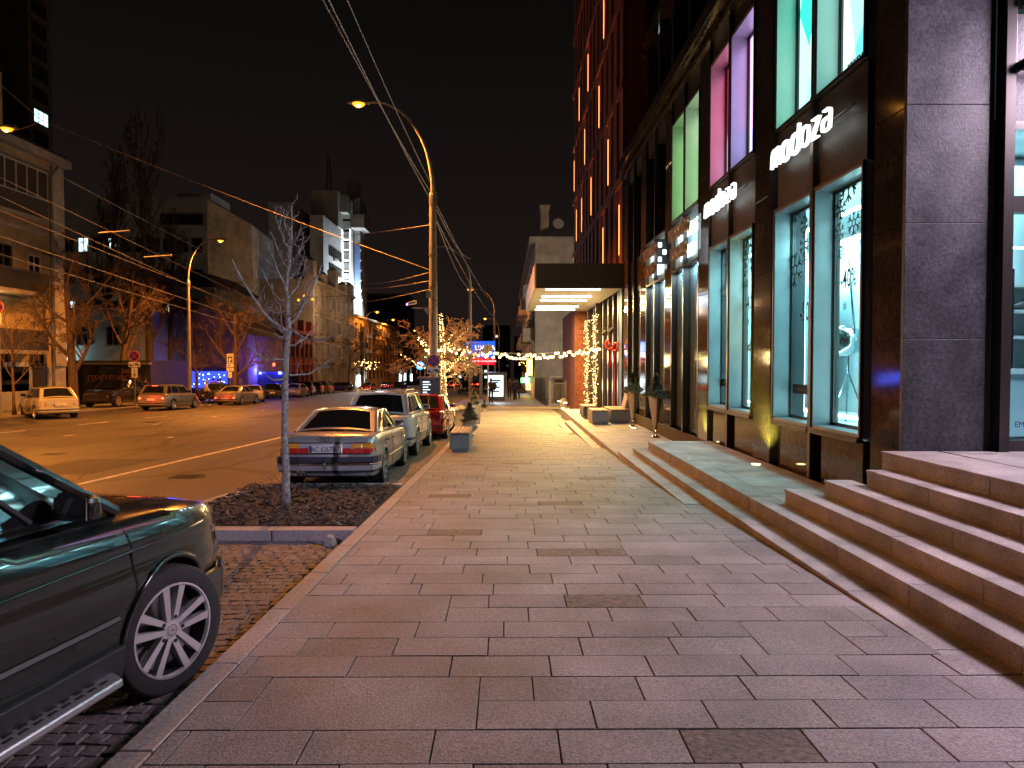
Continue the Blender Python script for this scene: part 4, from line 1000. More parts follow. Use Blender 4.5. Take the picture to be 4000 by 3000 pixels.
def balcony(t, y0, y1, z, d, glazed, mrail, lit=None):
    o = bb(t, 'balcony', XA, XA + d, y0, y1, z - .2, z, M['stucco_w'])
    for (a, c, e, f) in ((XA + d - .05, XA + d, y0, y1), (XA, XA + d - .05, y0, y0 + .05), (XA, XA + d - .05, y1 - .05, y1)):
        MB().box(a, c, e, f, z, z + 1.0).build('parapet', mrail, o)
    if glazed:
        b = MB(); g = MB(); n = int((y1 - y0) / .85)
        for k in range(n + 1): yy = y0 + (y1 - y0) * k / n; b.box(XA + d - .07, XA + d, max(y0, yy - .04), min(y1, yy + .04), z + 1.0, z + 2.6)
        b.box(XA + d - .08, XA + d + .01, y0, y1, z + 1.0, z + 1.08); b.box(XA + d - .08, XA + d + .01, y0, y1, z + 2.55, z + 2.65)
        for s in (0, .5, 1): b.box(XA + d * s - .04 * s, XA + d * s + .04 * (1 - s), y0, y0 + .06, z + 1.0, z + 2.6)
        b.build('glazing_bars', M['trim_w'], o); g.box(XA + d - .05, XA + d - .03, y0 + .03, y1 - .03, z + 1.05, z + 2.56); g.box(XA + .05, XA + d - .05, y0 + .03, y0 + .05, z + 1.05, z + 2.56)
        g.build('glazing', mat('curtained_glass', (.10, .08, .07), .15), o); MB().box(XA, XA + d + .1, y0 - .1, y1 + .1, z + 2.66, z + 2.75).build('balcony_roof', M['metal'], o)
    else:
        MB().box(XA + d - .05, XA + d, y0, y1, z + 1.02, z + 1.1).build('handrail', M['trim_d'], o)
    return o
M['parapet'] = mat('tiled_parapet', (.09, .07, .06), .7, var=.3, vscale=6)
balcony(apt, 29.5, 40.6, 9.7, 1.3, True, M['parapet']); balcony(apt, 29.5, 40.6, 5.6, 1.3, False, M['dark_bld']); balcony(apt, 29.5, 40.6, 1.9 + .5, 1.2, False, M['trim_d'])
for y, mt in ((31.0, 'lit_warm'), (36.0, 'lit_dim')):
    put_window(apt, (XA, y, 7.2), '+x', 1.3, 2.2, M['trim_d'], M[mt])
put_window(apt, (XA, 38.7, 7.0), '+x', 1.3, 2.2, M['trim_d'], M['dglass'])
bulb = MB().sphere((XA + .6, 36.3, 5.1 - .6), .09, 8, 6).build('porch_lamp', M['warm_bulb'], apt); light('porch_light', 'POINT', (XA + .8, 36.3, 4.5), 60, (1, .6, .2), .1, parent=apt)
MB().box(XA + .02, XA + .06, 38.4, 40.6, .15, 1.75).build('shop_board', M['sheet_white'], apt)
text('ЮВЕЛІР', .42, frame((XA + .065, 39.5, 1.2), '+x'), M['sign_black'], apt, 'board_lettering', .002, .01); text('САЛОН КРАСИ', .30, frame((XA + .065, 39.5, .55), '+x'), M['sign_black'], apt, 'board_lettering', .002, .01)
bb(apt, 'street_door', XA + .01, XA + .07, 40.9, 42.2, -1, 1.7, M['black'])
# --- high tower behind
tw = thing('residential_tower', 'very tall dark residential tower behind the ochre house with a few lit windows', 'building', (-70, 92, -2))
bb(tw, 'wall', -80, -60, 70, 96, -2, 75, mat('tower_tile', (.16, .12, .085), .85, var=.15, vscale=.4)); bb(tw, 'dark_stripe', -60, -59.93, 83.0, 91.3, -2, 75, M['dark_bld'])
for j in range(24):
    z = 3 + j * 2.75
    if z < 18: continue
    for y in (93.6, 81.0, 77.4): put_window(tw, (-60, y, z), '+x', 2.9, 1.75, M['trim_d'], M['lit_cool'] if (y == 93.6 and j == 11) or (y == 81.0 and j == 15) else M['dglass'], 2)
    for y0_, y1_ in ((91.5, 96), (70, 82.8)): MB().box(-60, -59.9, y0_, y1_, z + .95, z + 1.15).build('floor_band', M['trim_d'], tw)
# --- mid-distance office block with curved pale end
ob = thing('office_block', 'pale grey office block with dark window bands behind the bare trees', 'building', (-42, 90, -2))
bb(ob, 'wall', -56, -35.2, 85, 100, -2, 20.4, M['stucco_g']); bb(ob, 'parapet', -56, -35.1, 84.9, 85, 19.6, 21.2, M['stucco_g'])
MB().hexa([(-35.2, 85.0, -2), (-31.8, 92, -2), (-31.3, 100, -2), (-35.2, 100, -2)], [(-35.2, 85.0, 21), (-32.6, 92, 19.4), (-32.3, 100, 18.6), (-35.2, 100, 21)]).build('end_wall', M['stucco_w'], ob)
bb(ob, 'roof_hut', -40, -36, 88, 94, 21.0, 22.4, M['stucco_g'])
litw = {(1, 3): M['lit_cool'], (3, 3): M['lit_cool'], (5, 3): M['lit_cool'], (2, 1): M['lit_cool']}
win_grid(ob, '-y', 85, -55.5, -35.6, 12, 4.5, 3.7, 4, 1.25, 1.7, M['trim_d'], M['dglass'], litw); 
put_window(ob, (-38.2, 85, 18.6), '-y', 5.0, 1.3, M['trim_d'], M['dglass'], 6)
# --- low shop and dark courtyard buildings
ls = thing('low_shop', 'low dark grocery kiosk with faint ПРОДУКТИ lettering behind the parked cars', 'building', (-28, 57, -1.3))
bb(ls, 'wall', -34, -26.5, 53.5, 60.5, -1.8, 1.9, M['dark_bld']); text('ПРОДУКТИ', .62, frame((-29.2, 53.48, .35), '-y'), M['gold'], ls, 'lettering', .01, .01, 1.15); text('24h', .5, frame((-28.3, 53.48, .95), '-y'), M['gold'], ls, 'lettering', .01, .01)
bb(ls, 'awning', -34, -26.4, 53.1, 53.5, 1.6, 1.75, M['metal'])
cy_ = thing('courtyard_house', 'dark two storey courtyard house in deep shade behind the big tree', 'building', (-38, 60, -1.3))
bb(cy_, 'wall', -46, -31, 61, 74, -2, 6.4, M['stucco_b']); win_grid(cy_, '-y', 61, -45, -32, 5, 1.0, 3, 2, 1.1, 1.6, M['trim_d'], M['dglass'])
gl = thing('wall_lamp', 'cool white wall lamp glowing on the dark courtyard house', 'wall lamp', (-37.4, 60.9, 2.1)); MB().sphere((-37.4, 60.7, 2.4), .22, 10, 6).build('globe', emis('cold_globe', (.75, 1, .85), 6), gl); MB().tube([(-37.4, 61, 2.7), (-37.4, 60.7, 2.65)], .03, 5).build('arm', M['black'], gl)
light('wall_lamp_light', 'POINT', (-37.4, 60.4, 2.3), 160, (.7, 1, .85), .2, parent=gl)
bh = thing('blue_grey_house', 'blue grey three storey house with one lit window behind the street lamp', 'building', (-34, 78, -2))
bb(bh, 'wall', -40, -30.6, 75, 90, -2, 9.6, M['stucco_b']); MB().hexa([(-40.3, 74.7, 9.6), (-30.3, 74.7, 9.6), (-30.3, 90, 9.6), (-40.3, 90, 9.6)], [(-37, 78, 11.6), (-33, 78, 11.6), (-33, 88, 11.6), (-37, 88, 11.6)]).build('roof', M['dark_bld'], bh)
bb(bh, 'cornice', -40.3, -30.3, 74.7, 75, 9.2, 9.6, M['stucco_p'])
win_grid(bh, '-y', 75, -39.6, -31, 3, 1.4, 3.1, 3, 1.1, 1.7, M['trim_d'], M['dglass'], {(1, 2): M['lit_warm'], (2, 1): M['lit_dim']})
gh = thing('gabled_house', 'pinkish gabled street house washed by blue emergency light', 'building', (-28, 76, -2))
v = [(-33.2, 70, -2), (-25.2, 70, -2), (-25.2, 81, -2), (-33.2, 81, -2)]
MB().hexa(v, [(x, y, 4.4) for x, y, z in v]).build('wall', M['stucco_p'], gh)
MB().hexa([(-33.5, 69.8, 4.4), (-24.9, 69.8, 4.4), (-24.9, 81, 4.4), (-33.5, 81, 4.4)], [(-29.2, 69.8, 7.4), (-29.15, 69.8, 7.4), (-29.15, 81, 7.4), (-29.2, 81, 7.4)]).build('roof', M['stucco_p'], gh)
put_window(gh, (-26.6, 70, 1.0), '-y', 1.0, 1.4, M['trim_d'], M['dglass'])
ec = thing('electronics_awning', 'glowing blue shop awning with small lights behind the bare street trees', 'awning', (-27, 67, 0))
MB().box(-29.6, -26.2, 67.0, 67.4, -.6, .95).build('lit_panel', emis('blue_panel', (.03, .06, .9), 1.4), ec); MB().box(-29.7, -26.1, 67.41, 69.9, -1.8, 1.3).build('kiosk', M['dark_bld'], ec)
b = MB(); 
for k in range(26): b.sphere((-29.4 + rnd.random() * 3.1, 66.95, -.5 + rnd.random() * 1.3), .05, 4, 3)
b.build('small_lights', emis('ice_blue', (.3, .5, 1), 8), ec)
light('awning_light', 'AREA', (-27.9, 66.7, .2), 55, (.05, .1, 1), 3, parent=ec, target=(-27.9, 60, -1), size_y=1)
# --- the ornate street row
XS = -25.2
def row_house(name, label, y0, y1, ztop, m, nf, nw, wh, litset=None, cornice=.5, pil=True, base=-2.2, pane='dglass'):
    t = thing(name, label, 'building', (XS - 4, (y0 + y1) / 2, base))
    bb(t, 'wall', XS - 9, XS, y0, y1, base - .8, ztop, m)
    bb(t, 'cornice', XS, XS + .5, y0 - .0, y1, ztop - .4, ztop, M['stucco_w'] if pil else m)
    dz = (ztop - .6 - (base + .4)) / nf
    for j in range(nf):
        z = base + .4 + dz * (j + .5)
        if j: bb(t, 'string_course', XS, XS + .2, y0, y1, z - dz / 2 - .12, z - dz / 2 + .12, M['stucco_w'] if pil else m)
        for i in range(nw):
            u = y0 + (y1 - y0) * (i + .5) / nw
            lit_ = litset.get((i, j)) if litset else None
            put_window(t, (XS, u, z), '+x', wh[0], wh[1], M['trim_w'] if pil else M['trim_d'], M[lit_] if lit_ else M[pane])
            if pil:
                MB().box(XS, XS + .22, u - wh[0] / 2 - .25, u + wh[0] / 2 + .25, z + wh[1] / 2 + .08, z + wh[1] / 2 + .26).build('window_hood', M['stucco_w'], t)
                MB().box(XS, XS + .18, u - wh[0] / 2 - .2, u + wh[0] / 2 + .2, z - wh[1] / 2 - .2, z - wh[1] / 2 - .05).build('sill', M['stucco_w'], t)
    for i in range(nw + 1):
        u = min(max(y0 + .25, y0 + (y1 - y0) * i / nw), y1 - .25)
        bb(t, 'pilaster', XS, XS + .15, u - .22, u + .22, base, ztop - .42, M['stucco_w'] if pil else m)
    return t
rh = row_house('red_house', 'single storey red stucco house with tall windows beside the blue lights', 81.2, 93, 5.6, M['stucco_r'], 2, 6, (.8, 1.7), None, pil=False)
for u in (81.7, 85.2, 89, 92.6): bb(rh, 'attic_block', XS - .5, XS + .2, u - .5, u + .5, 5.6, 7.0, M['stucco_r'])
oh = row_house('ornate_house', 'ornate pale baroque apartment house with parapet turrets above the red house', 93.2, 118, 12.6, M['stucco_w'], 4, 8, (1.0, 1.9), {(3, 2): 'lit_dim'})
for u, h in ((94, 2.4), (99.6, 1.3), (106, 2.6), (112, 1.2), (117, 1.6)):
    bb(oh, 'turret', XS - 1.0, XS + .2, u - .8, u + .8, 12.6, 12.6 + h, M['stucco_w']); MB().hexa([(XS - 1.1, u - .95, 12.6 + h), (XS + .3, u - .95, 12.6 + h), (XS + .3, u + .95, 12.6 + h), (XS - 1.1, u + .95, 12.6 + h)], [(XS - .4, u - .05, 13.3 + h), (XS - .35, u - .05, 13.3 + h), (XS - .35, u + .05, 13.3 + h), (XS - .4, u + .05, 13.3 + h)]).build('turret_cap', M['stucco_w'], oh)
for u, z in ((103, 6.2), (103, 2.7), (114.5, 6.2), (114.5, 2.7)):
    MB().box(XS, XS + 1.1, u - 1.5, u + 1.5, z - .9, z + 1.6).build('bay_window', M['stucco_w'], oh); put_window(oh, (XS + 1.1, u, z + .5), '+x', 2.2, 1.5, M['trim_w'], M['dglass'], 3)
yh = row_house('yellow_house', 'ochre long apartment house with balconies beyond the ornate house', 118.3, 165, 9.8, M['stucco_y'], 4, 12, (1.1, 1.5), {(7, 3): 'lit_dim', (2, 0): 'lit_warm'}, pil=False)
for u in (124, 136, 150):
    for z in (1.5, 4.6, 7.3): MB().box(XS, XS + 1.0, u - 1.6, u + 1.6, z - .3, z + .7).build('balcony', M['parapet'], yh)
fh = row_house('far_shop_row', 'distant dark street row with glowing shop fronts', 166, 240, 7.5, M['dark_bld'], 3, 12, (1.2, 1.5), {(0, 0): 'lit_cool', (3, 0): 'lit_cool', (5, 0): 'lit_warm'}, pil=False)
# small shop lights in the row
for y, z, cme in ((121, -1.2, 'lit_cool'), (168, -1.6, 'lit_cool'), (176, -1.6, 'lit_cool'), (188, -2.0, 'lit_cool')):
    t = thing('shop_window', 'small bright shop window far along the left street row' if y != 121 else 'bright white shop window in the ochre house', 'shop window', (XS + .1, y, z - .8), group=None if y == 121 else 'far bright shop windows')
    MB().box(XS + .1, XS + .22, y - 1.5, y + 1.5, z - .9, z + .9).build('lit_pane', emis('shop_glow', (.65, .95, 1), 4), t); MB().box(XS + .1, XS + .24, y - 1.6, y - 1.5, z - 1, z + 1).box(XS + .1, XS + .24, y + 1.5, y + 1.6, z - 1, z + 1).build('frame', M['trim_d'], t)
# --- hotel tower with lit staircase
ht = thing('hotel_tower', 'tall concrete hotel tower with a white lit staircase and rooftop pods', 'building', (-32, 128, -3))
def hz(py, Y): return CH + (1420 - py) * Y / 2800.0
def hx(px, Y): return (px - 1980) * Y / 2800.0
Y0 = 124
bb(ht, 'left_slab', hx(1057, Y0), hx(1150, Y0), Y0, Y0 + 26, -3, hz(796, Y0), M['tile_g'])
bb(ht, 'middle_slab', hx(1150, Y0), hx(1216, Y0) - .02, Y0 + 6, Y0 + 26, -3, hz(845, Y0), M['dark_bld'])
bb(ht, 'front_slab', hx(1216, Y0), hx(1268, Y0), Y0, Y0 + 15, -3, hz(845, Y0), M['tile_g'])
bb(ht, 'upper_block', hx(1234, Y0 + 12), hx(1345, Y0 + 14), Y0 + 10, Y0 + 24, hz(845, Y0), hz(750, Y0 + 10), M['tile_g'])
xs_ = hx(1268, Y0)
win_grid(ht, '+x', xs_, Y0 + 3.4, Y0 + 14.6, 8, 3.2, 3.1, 7, .8, 1.9, M['trim_d'], M['dglass'], None, 1)
for k in range(18): MB().box(xs_, xs_ + .45, Y0 + 4.2 + (k * 7 % 8) * 1.4, Y0 + 4.9 + (k * 7 % 8) * 1.4, 3.2 + (k % 7) * 3.1 - 1.5, 3.2 + (k % 7) * 3.1 - 1.0).build('air_conditioner', M['trim_w'], ht)
YS = Y0 + 15.5
b = MB(); b.box(hx(1350, YS), hx(1380, YS) + .0, YS, YS + 6, -3, hz(820, YS)); b.build('stair_core', M['dark_bld'], ht)
bb(ht, 'stair_fin', hx(1381, YS), hx(1389, YS), YS - 1.5, YS + 6, -3, hz(796, YS), M['tile_g'])
ledw = emis('stair_tube', (.85, .95, 1), 3.5)
for k in range(9):
    z = hz(1170 - k * 39.5, YS)
    o = MB().box(hx(1348, YS), hx(1380, YS), YS - 1.6, YS - .1, z - .55, z + .9).build('stair_balcony', M['tile_g'], ht)
    if k < 7:
        MB().box(hx(1350, YS), hx(1379, YS), YS - 1.75, YS - 1.62, z - .75, z - .60).build('tube_light', ledw, o)
        if k < 7: MB().box(hx(1378, YS), hx(1380, YS), YS - 1.75, YS - 1.62, z - .4, z + 1.4).build('tube_light', ledw, o); MB().box(hx(1349, YS), hx(1351, YS), YS - 1.75, YS - 1.62, z - .4, z + 1.2).build('tube_light', ledw, o)
bb(ht, 'stair_tower', hx(1391, YS), hx(1413, YS), YS - .5, YS + 6, -3, hz(780, YS), M['tile_g'])
MB().box(hx(1392, YS), hx(1412, YS), YS - .62, YS - .52, hz(1190, YS), hz(960, YS)).build('poster_banner', mat('blue_banner', (.12, .20, .42), .6), ht)
text('HOTEL', 1.5, frame((hx(1402, YS), YS - .65, hz(1085, YS)), '-y'), M['sign_red'], ht, 'banner_lettering', .01) if False else None
light('tower_flood', 'AREA', (hx(1396, YS), YS - 3, hz(1185, YS)), 1500, (.75, .88, 1), 2, target=(hx(1400, YS), YS, hz(1000, YS)), parent=ht)
light('tower_flood', 'AREA', (xs_ + 7, YS - 3, hz(1185, YS)), 3000, (.75, .88, 1), 2, target=(xs_, YS - 8, 10), parent=ht)
bb(ht, 'pod', hx(1336, YS), hx(1378, YS), YS - 4, YS - 1.7, hz(850, YS), hz(785, YS), M['tile_g'])
bb(ht, 'pod', hx(1392, YS), hx(1443, YS), YS - 4, YS + 2, hz(908, YS), hz(858, YS), M['tile_g'])
bb(ht, 'roof_stack', hx(1363, YS + 8), hx(1401, YS + 8), YS + 7, YS + 12, 22, hz(712, YS + 8), M['tile_g'])
b = MB()
mx_, mz0, mz1 = hx(1291, Y0 + 20), hz(750, Y0 + 12), hz(622, Y0 + 20)
for dx, dy in ((-.6, -.6), (.6, -.6), (.6, .6), (-.6, .6)): b.tube([(mx_ + dx, Y0 + 20 + dy, mz0), (mx_ + dx * .3, Y0 + 20 + dy * .3, mz1)], .06, 4)
for k in range(9):
    z = mz0 + (mz1 - mz0) * k / 9; s = 1 - .7 * k / 9
    for (a, c) in (((-.6, -.6), (.6, -.6)), ((.6, -.6), (.6, .6)), ((-.6, .6), (.6, .6)), ((-.6, -.6), (-.6, .6))): b.tube([(mx_ + a[0] * s, Y0 + 20 + a[1] * s, z), (mx_ + c[0] * s, Y0 + 20 + c[1] * s, z + .9)], .035, 4)
b.build('lattice_mast', M['metal'], ht)
for k in range(7): MB().tube([(hx(1413, YS), YS - .6, hz(985 + k * 39, YS)), (hx(1421, YS), YS - 1.4, hz(983 + k * 39, YS))], .08, 4).build('banner_lamp', M['trim_w'], ht)
# --- dark far masses
for x0, x1, y, h, lab, litn in ((-62, -36, 260, 27, 'far dark slab block with scattered small lights beyond the ochre house', 3), (-36, -20, 330, 12, 'far low dark building closing the street', 4), (-14, 2, 420, 24, 'far dark tower block straight down the avenue', 5), (4, 22, 380, 16, 'distant dark block on the right of the avenue', 4)):
    t = thing('far_block', lab, 'building', ((x0 + x1) / 2, y, -SL * y)); bb(t, 'wall', x0, x1, y, y + 20, -SL * y - 2, h, M['dark_bld'])
    r_ = random.Random(int(y)); nx_ = int((x1 - x0) / 3.2)
    for j in range(int((h + SL * y) / 3.4)):
        for i in range(nx_): put_window(t, (x0 + (i + .5) * 3.2, y, -SL * y + 3 + j * 3.4), '-y', 1.5, 1.5, M['trim_d'], r_.choice([M['lit_warm'], M['lit_cool']]) if r_.random() < .04 * litn / 3 else M['dglass'])
# --- right side: pale old house with balconies beyond the gate
ph = thing('pale_house', 'pale plastered old apartment house with street balconies beyond the canopy', 'building', (4, 66, -1.4))
PX = 2.45; PY = 62
bb(ph, 'wall', PX, 12, PY, 118, -2, 12.6, M['stucco_w']); MB().hexa([(PX, PY - .05, 12.6), (12, PY - .05, 12.6), (12, 80, 12.6), (PX, 80, 12.6)], [(PX + .6, PY - .05, 12.9), (9, PY - .05, 14.0), (9, 80, 14.0), (PX + .6, 80, 12.9)]).build('roof', M['dark_bld'], ph)
bb(ph, 'chimney', PX + .5, PX + 1.2, PY + .5, PY + 1.6, 12.7, 15.2, M['stucco_w']); bb(ph, 'chimney_cap', PX + .4, PX + 1.3, PY + .4, PY + 1.7, 15.21, 15.4, M['stucco_w'])
MB().lathe([(.02, 0), (.35, .06), (.48, .2)], (0, 0, 0), 14, M4=Matrix.Translation((PX + 2.0, PY + .4, 13.7)) @ Matrix.Rotation(R(75), 4, 'X')).build('satellite_dish', M['trim_w'], ph)
bb(ph, 'cornice', PX - .5, PX - .01, PY, 118, 12.1, 12.6, M['stucco_w'])
for j, z in enumerate((1.4, 5.0, 8.8)):
    for i in range(9):
        u = PY + 3 + i * 5.8
        put_window(ph, (PX, u, z), '-x', 1.2, 2.0, M['trim_d'], M['lit_warm'] if (i, j) in ((1, 0), (4, 1)) else M['dglass'])
        MB().box(PX - .25, PX, u - .9, u + .9, z + 1.15, z + 1.35).build('window_hood', M['stucco_w'], ph)
        if i % 2 == 0 and j: MB().box(PX - 1.0, PX, u - 1.6, u + 1.6, z - 1.3, z - .2).build('balcony', M['stucco_w'], ph)
# neon and shop lights along that house
for k, (y, z, cc, s, lab) in enumerate(((66, .6, (1, .85, .15), (.5, 1.5), 'yellow vertical neon sign on the pale house'), (74, -.3, (.2, 1, .3), (.9, .5), 'green lit pharmacy style sign on the pale house'), (82, -.8, (.95, .95, 1), (.2, 1.4), 'white vertical light strip farther along the pale house'), (70, -.9, (1, .3, .08), (.5, .6), 'orange glowing lantern beside the pale house door'))):
    t = thing('neon_sign', lab, 'sign', (PX - .4, y, z)); MB().box(PX - .1 - s[0], PX - .1, y - .05, y + .05, z, z + s[1]).build('lit_panel', emis('neon', cc, 3), t); MB().box(PX - .1, PX, y - .03, y + .03, z + .1, z + .2).build('bracket', M['black'], t); light('neon_light', 'POINT', (PX - .5, y - .4, z), 40, cc, .2, parent=t)
# courtyard wall, fence and gate between tower and pale house
yf = 43.6; zf = gz(43.6)
gt = thing('entrance_gate', 'grey metal bar gate closing the yard between brick pier and pale house', 'gate', (3.3, yf, zf))
for x in (2.62, 3.62): MB().box(x - .06, x + .06, yf - .06, yf + .06, zf, zf + 1.6).build('gate_post', M['metal'], gt)
for z in (.15, 1.4): MB().box(2.68, 3.56, yf - .02, yf + .02, zf + z, zf + z + .05).build('rail', M['metal'], gt)
for k in range(12): MB().box(2.72 + k * .072, 2.735 + k * .072, yf - .012, yf + .012, zf + .2, zf + 1.5).build('bar', M['metal'], gt)
fn = thing('bar_fence', 'dark metal bar fence running back from the gate along the pavement', 'fence', (2.5, 52, zf))
for k in range(36): y = 44.2 + k * .5; MB().box(2.44, 2.47, y - .015, y + .015, gz(y), gz(y) + 1.75).build('bar', M['frame'], fn)
for k in range(8): y = 44.2 + k * 2.5; MB().box(2.40, 2.50, y - .05, y + .05, gz(y), gz(y) + 1.8).build('post', M['frame'], fn)
MB().hexa([(2.44, 44.2, gz(44.2) + .15), (2.47, 44.2, gz(44.2) + .15), (2.47, 62, gz(62) + .15), (2.44, 62, gz(62) + .15)], [(2.44, 44.2, gz(44.2) + .2), (2.47, 44.2, gz(44.2) + .2), (2.47, 62, gz(62) + .2), (2.44, 62, gz(62) + .2)]).build('rail', M['frame'], fn)
gk = thing('guard_hut', 'small roofed guard hut inside the gated yard', 'hut', (4, 50, -1.1)); bb(gk, 'wall', 3.3, 5, 49, 51, -1.4, .6, M['dark_bld']); bb(gk, 'roof', 3.1, 5.2, 48.8, 51.2, .6, .75, M['metal'])
tag(MB().lathe([(.22, 0), (.22, .45), (.1, .55)], (3.35, 42.5, gz(42.5)), 10).build('bollard_pot', M['concrete_l']), 'pale cylindrical stone pot standing before the yard gate', 'pot')
for x, y in ((3.15, 40.2), (3.3, 38.9), (2.7, 36.9), (2.9, 35.6)):
    t = thing('ground_uplight', 'small lit ground light beside the brick pier', 'ground light', (x, y, gz(y) + .02), 0, 'small ground lights leading to the pier'); MB().lathe([(.09, 0), (.09, .02)], (x, y, gz(y) + .04 if x > 3 else -.28), 12).build('lens', M['uplight'], t)
# blind side wall and shop block off-frame on the near right keeps the street closed

for x_, y_, z_, w_, lab in ((-36, 112, 3.5, 450, 'yard globe lamp hidden behind the red house'), (-45, 77.5, 4.2, 110, 'yard globe lamp hidden behind the courtyard house'), (5.2, 51.5, 3.6, 900, 'yard globe lamp behind the brick pier')):  # lamps added out of view to light the hotel, office block and pale house
    t = thing('yard_fill_lamp', lab, 'yard lamp', (x_, y_, gz(y_))); MB().tube([(x_, y_, gz(y_)), (x_, y_, z_ - .2)], .05, 6).build('post', M['metal'], t); MB().sphere((x_, y_, z_), .18, 10, 6).build('globe', emis('warm_globe', (1, .8, .55), 4), t)
    light('globe_fill', 'POINT', (x_, y_ - .3, z_ + .5), w_, (1, .80, .62), .3, parent=t)
# ================================================================ vehicles
def paint(name, col, rough=.25, metal=.3, coat=1.0): return mat(name, col, rough, metal, coat=coat, var=.03, vscale=2)
M['tyre'] = mat('tyre_rubber', (.022, .02, .02), .8, var=.2, vscale=30)
M['rim'] = mat('alloy_rim', (.72, .70, .72), .32, .6); M['rim_dark'] = mat('wheel_dark', (.03, .03, .033), .5, .3)
M['trim'] = mat('black_plastic_trim', (.022, .023, .026), .5); M['carglass'] = mat('car_glass', (.010, .012, .013), .04, spec=.8)
M['lamp_red'] = mat('red_tail_lens', (.32, .012, .012), .15, coat=.6, emit=(1, .03, .02), estr=.05); M['lamp_amber'] = mat('amber_lens', (.55, .20, .02), .15, coat=.6, emit=(1, .4, .03), estr=.06)
M['lamp_clear'] = mat('clear_lens', (.5, .48, .45), .1, coat=.8); M['plate'] = mat('number_plate', (.7, .7, .7), .4)
def cr(pts, x):
    """smooth interpolation of a control polyline (x ascending)"""
    n = len(pts)
    if x <= pts[0][0]: return pts[0][1]
    if x >= pts[-1][0]: return pts[-1][1]
    for i in range(n - 1):
        if x <= pts[i + 1][0]: break
    x0, y0 = pts[i]; x1, y1 = pts[i + 1]; h = x1 - x0
    m0 = (y1 - pts[i - 1][1]) / (x1 - pts[i - 1][0]) if i > 0 else (y1 - y0) / h
    m1 = (pts[i + 2][1] - y0) / (pts[i + 2][0] - x0) if i < n - 2 else (y1 - y0) / h
    t = (x - x0) / h
    return (2 * t**3 - 3 * t**2 + 1) * y0 + (t**3 - 2 * t**2 + t) * h * m0 + (-2 * t**3 + 3 * t**2) * y1 + (t**3 - t**2) * h * m1
SPEC = {
 # sill, belt rear, belt front, hood z at nose, deck z, roof rear y, roof front y, rear glass base y, windscreen base y, overhangs (rear wheel y, front wheel y) as fractions of L from centre
 'sedan': dict(L=4.6, W=1.78, H=1.42, belt=.93, deck=.95, hood=.93, nose=.70, rb=-.345, rr=-.17, rf=.055, fb=.20, rw=-.285, fw=.31, wr=.315, tail=.72, sill=.20),
 'hatch': dict(L=4.1, W=1.70, H=1.46, belt=.96, deck=.97, hood=.98, nose=.72, rb=-.455, rr=-.33, rf=.07, fb=.22, rw=-.32, fw=.32, wr=.31, tail=.90, sill=.20),
 'wagon': dict(L=4.6, W=1.75, H=1.50, belt=.95, deck=.97, hood=.97, nose=.70, rb=-.465, rr=-.385, rf=.09, fb=.23, rw=-.30, fw=.32, wr=.32, tail=.90, sill=.20),
 'suv': dict(L=4.6, W=1.86, H=1.68, belt=1.10, deck=1.11, hood=1.10, nose=.86, rb=-.455, rr=-.35, rf=.07, fb=.20, rw=-.30, fw=.31, wr=.365, tail=1.02, sill=.28),
 'van': dict(L=4.4, W=1.80, H=1.85, belt=1.10, deck=1.12, hood=1.12, nose=.8, rb=-.495, rr=-.478, rf=.12, fb=.28, rw=-.31, fw=.31, wr=.33, tail=1.1, sill=.22)}
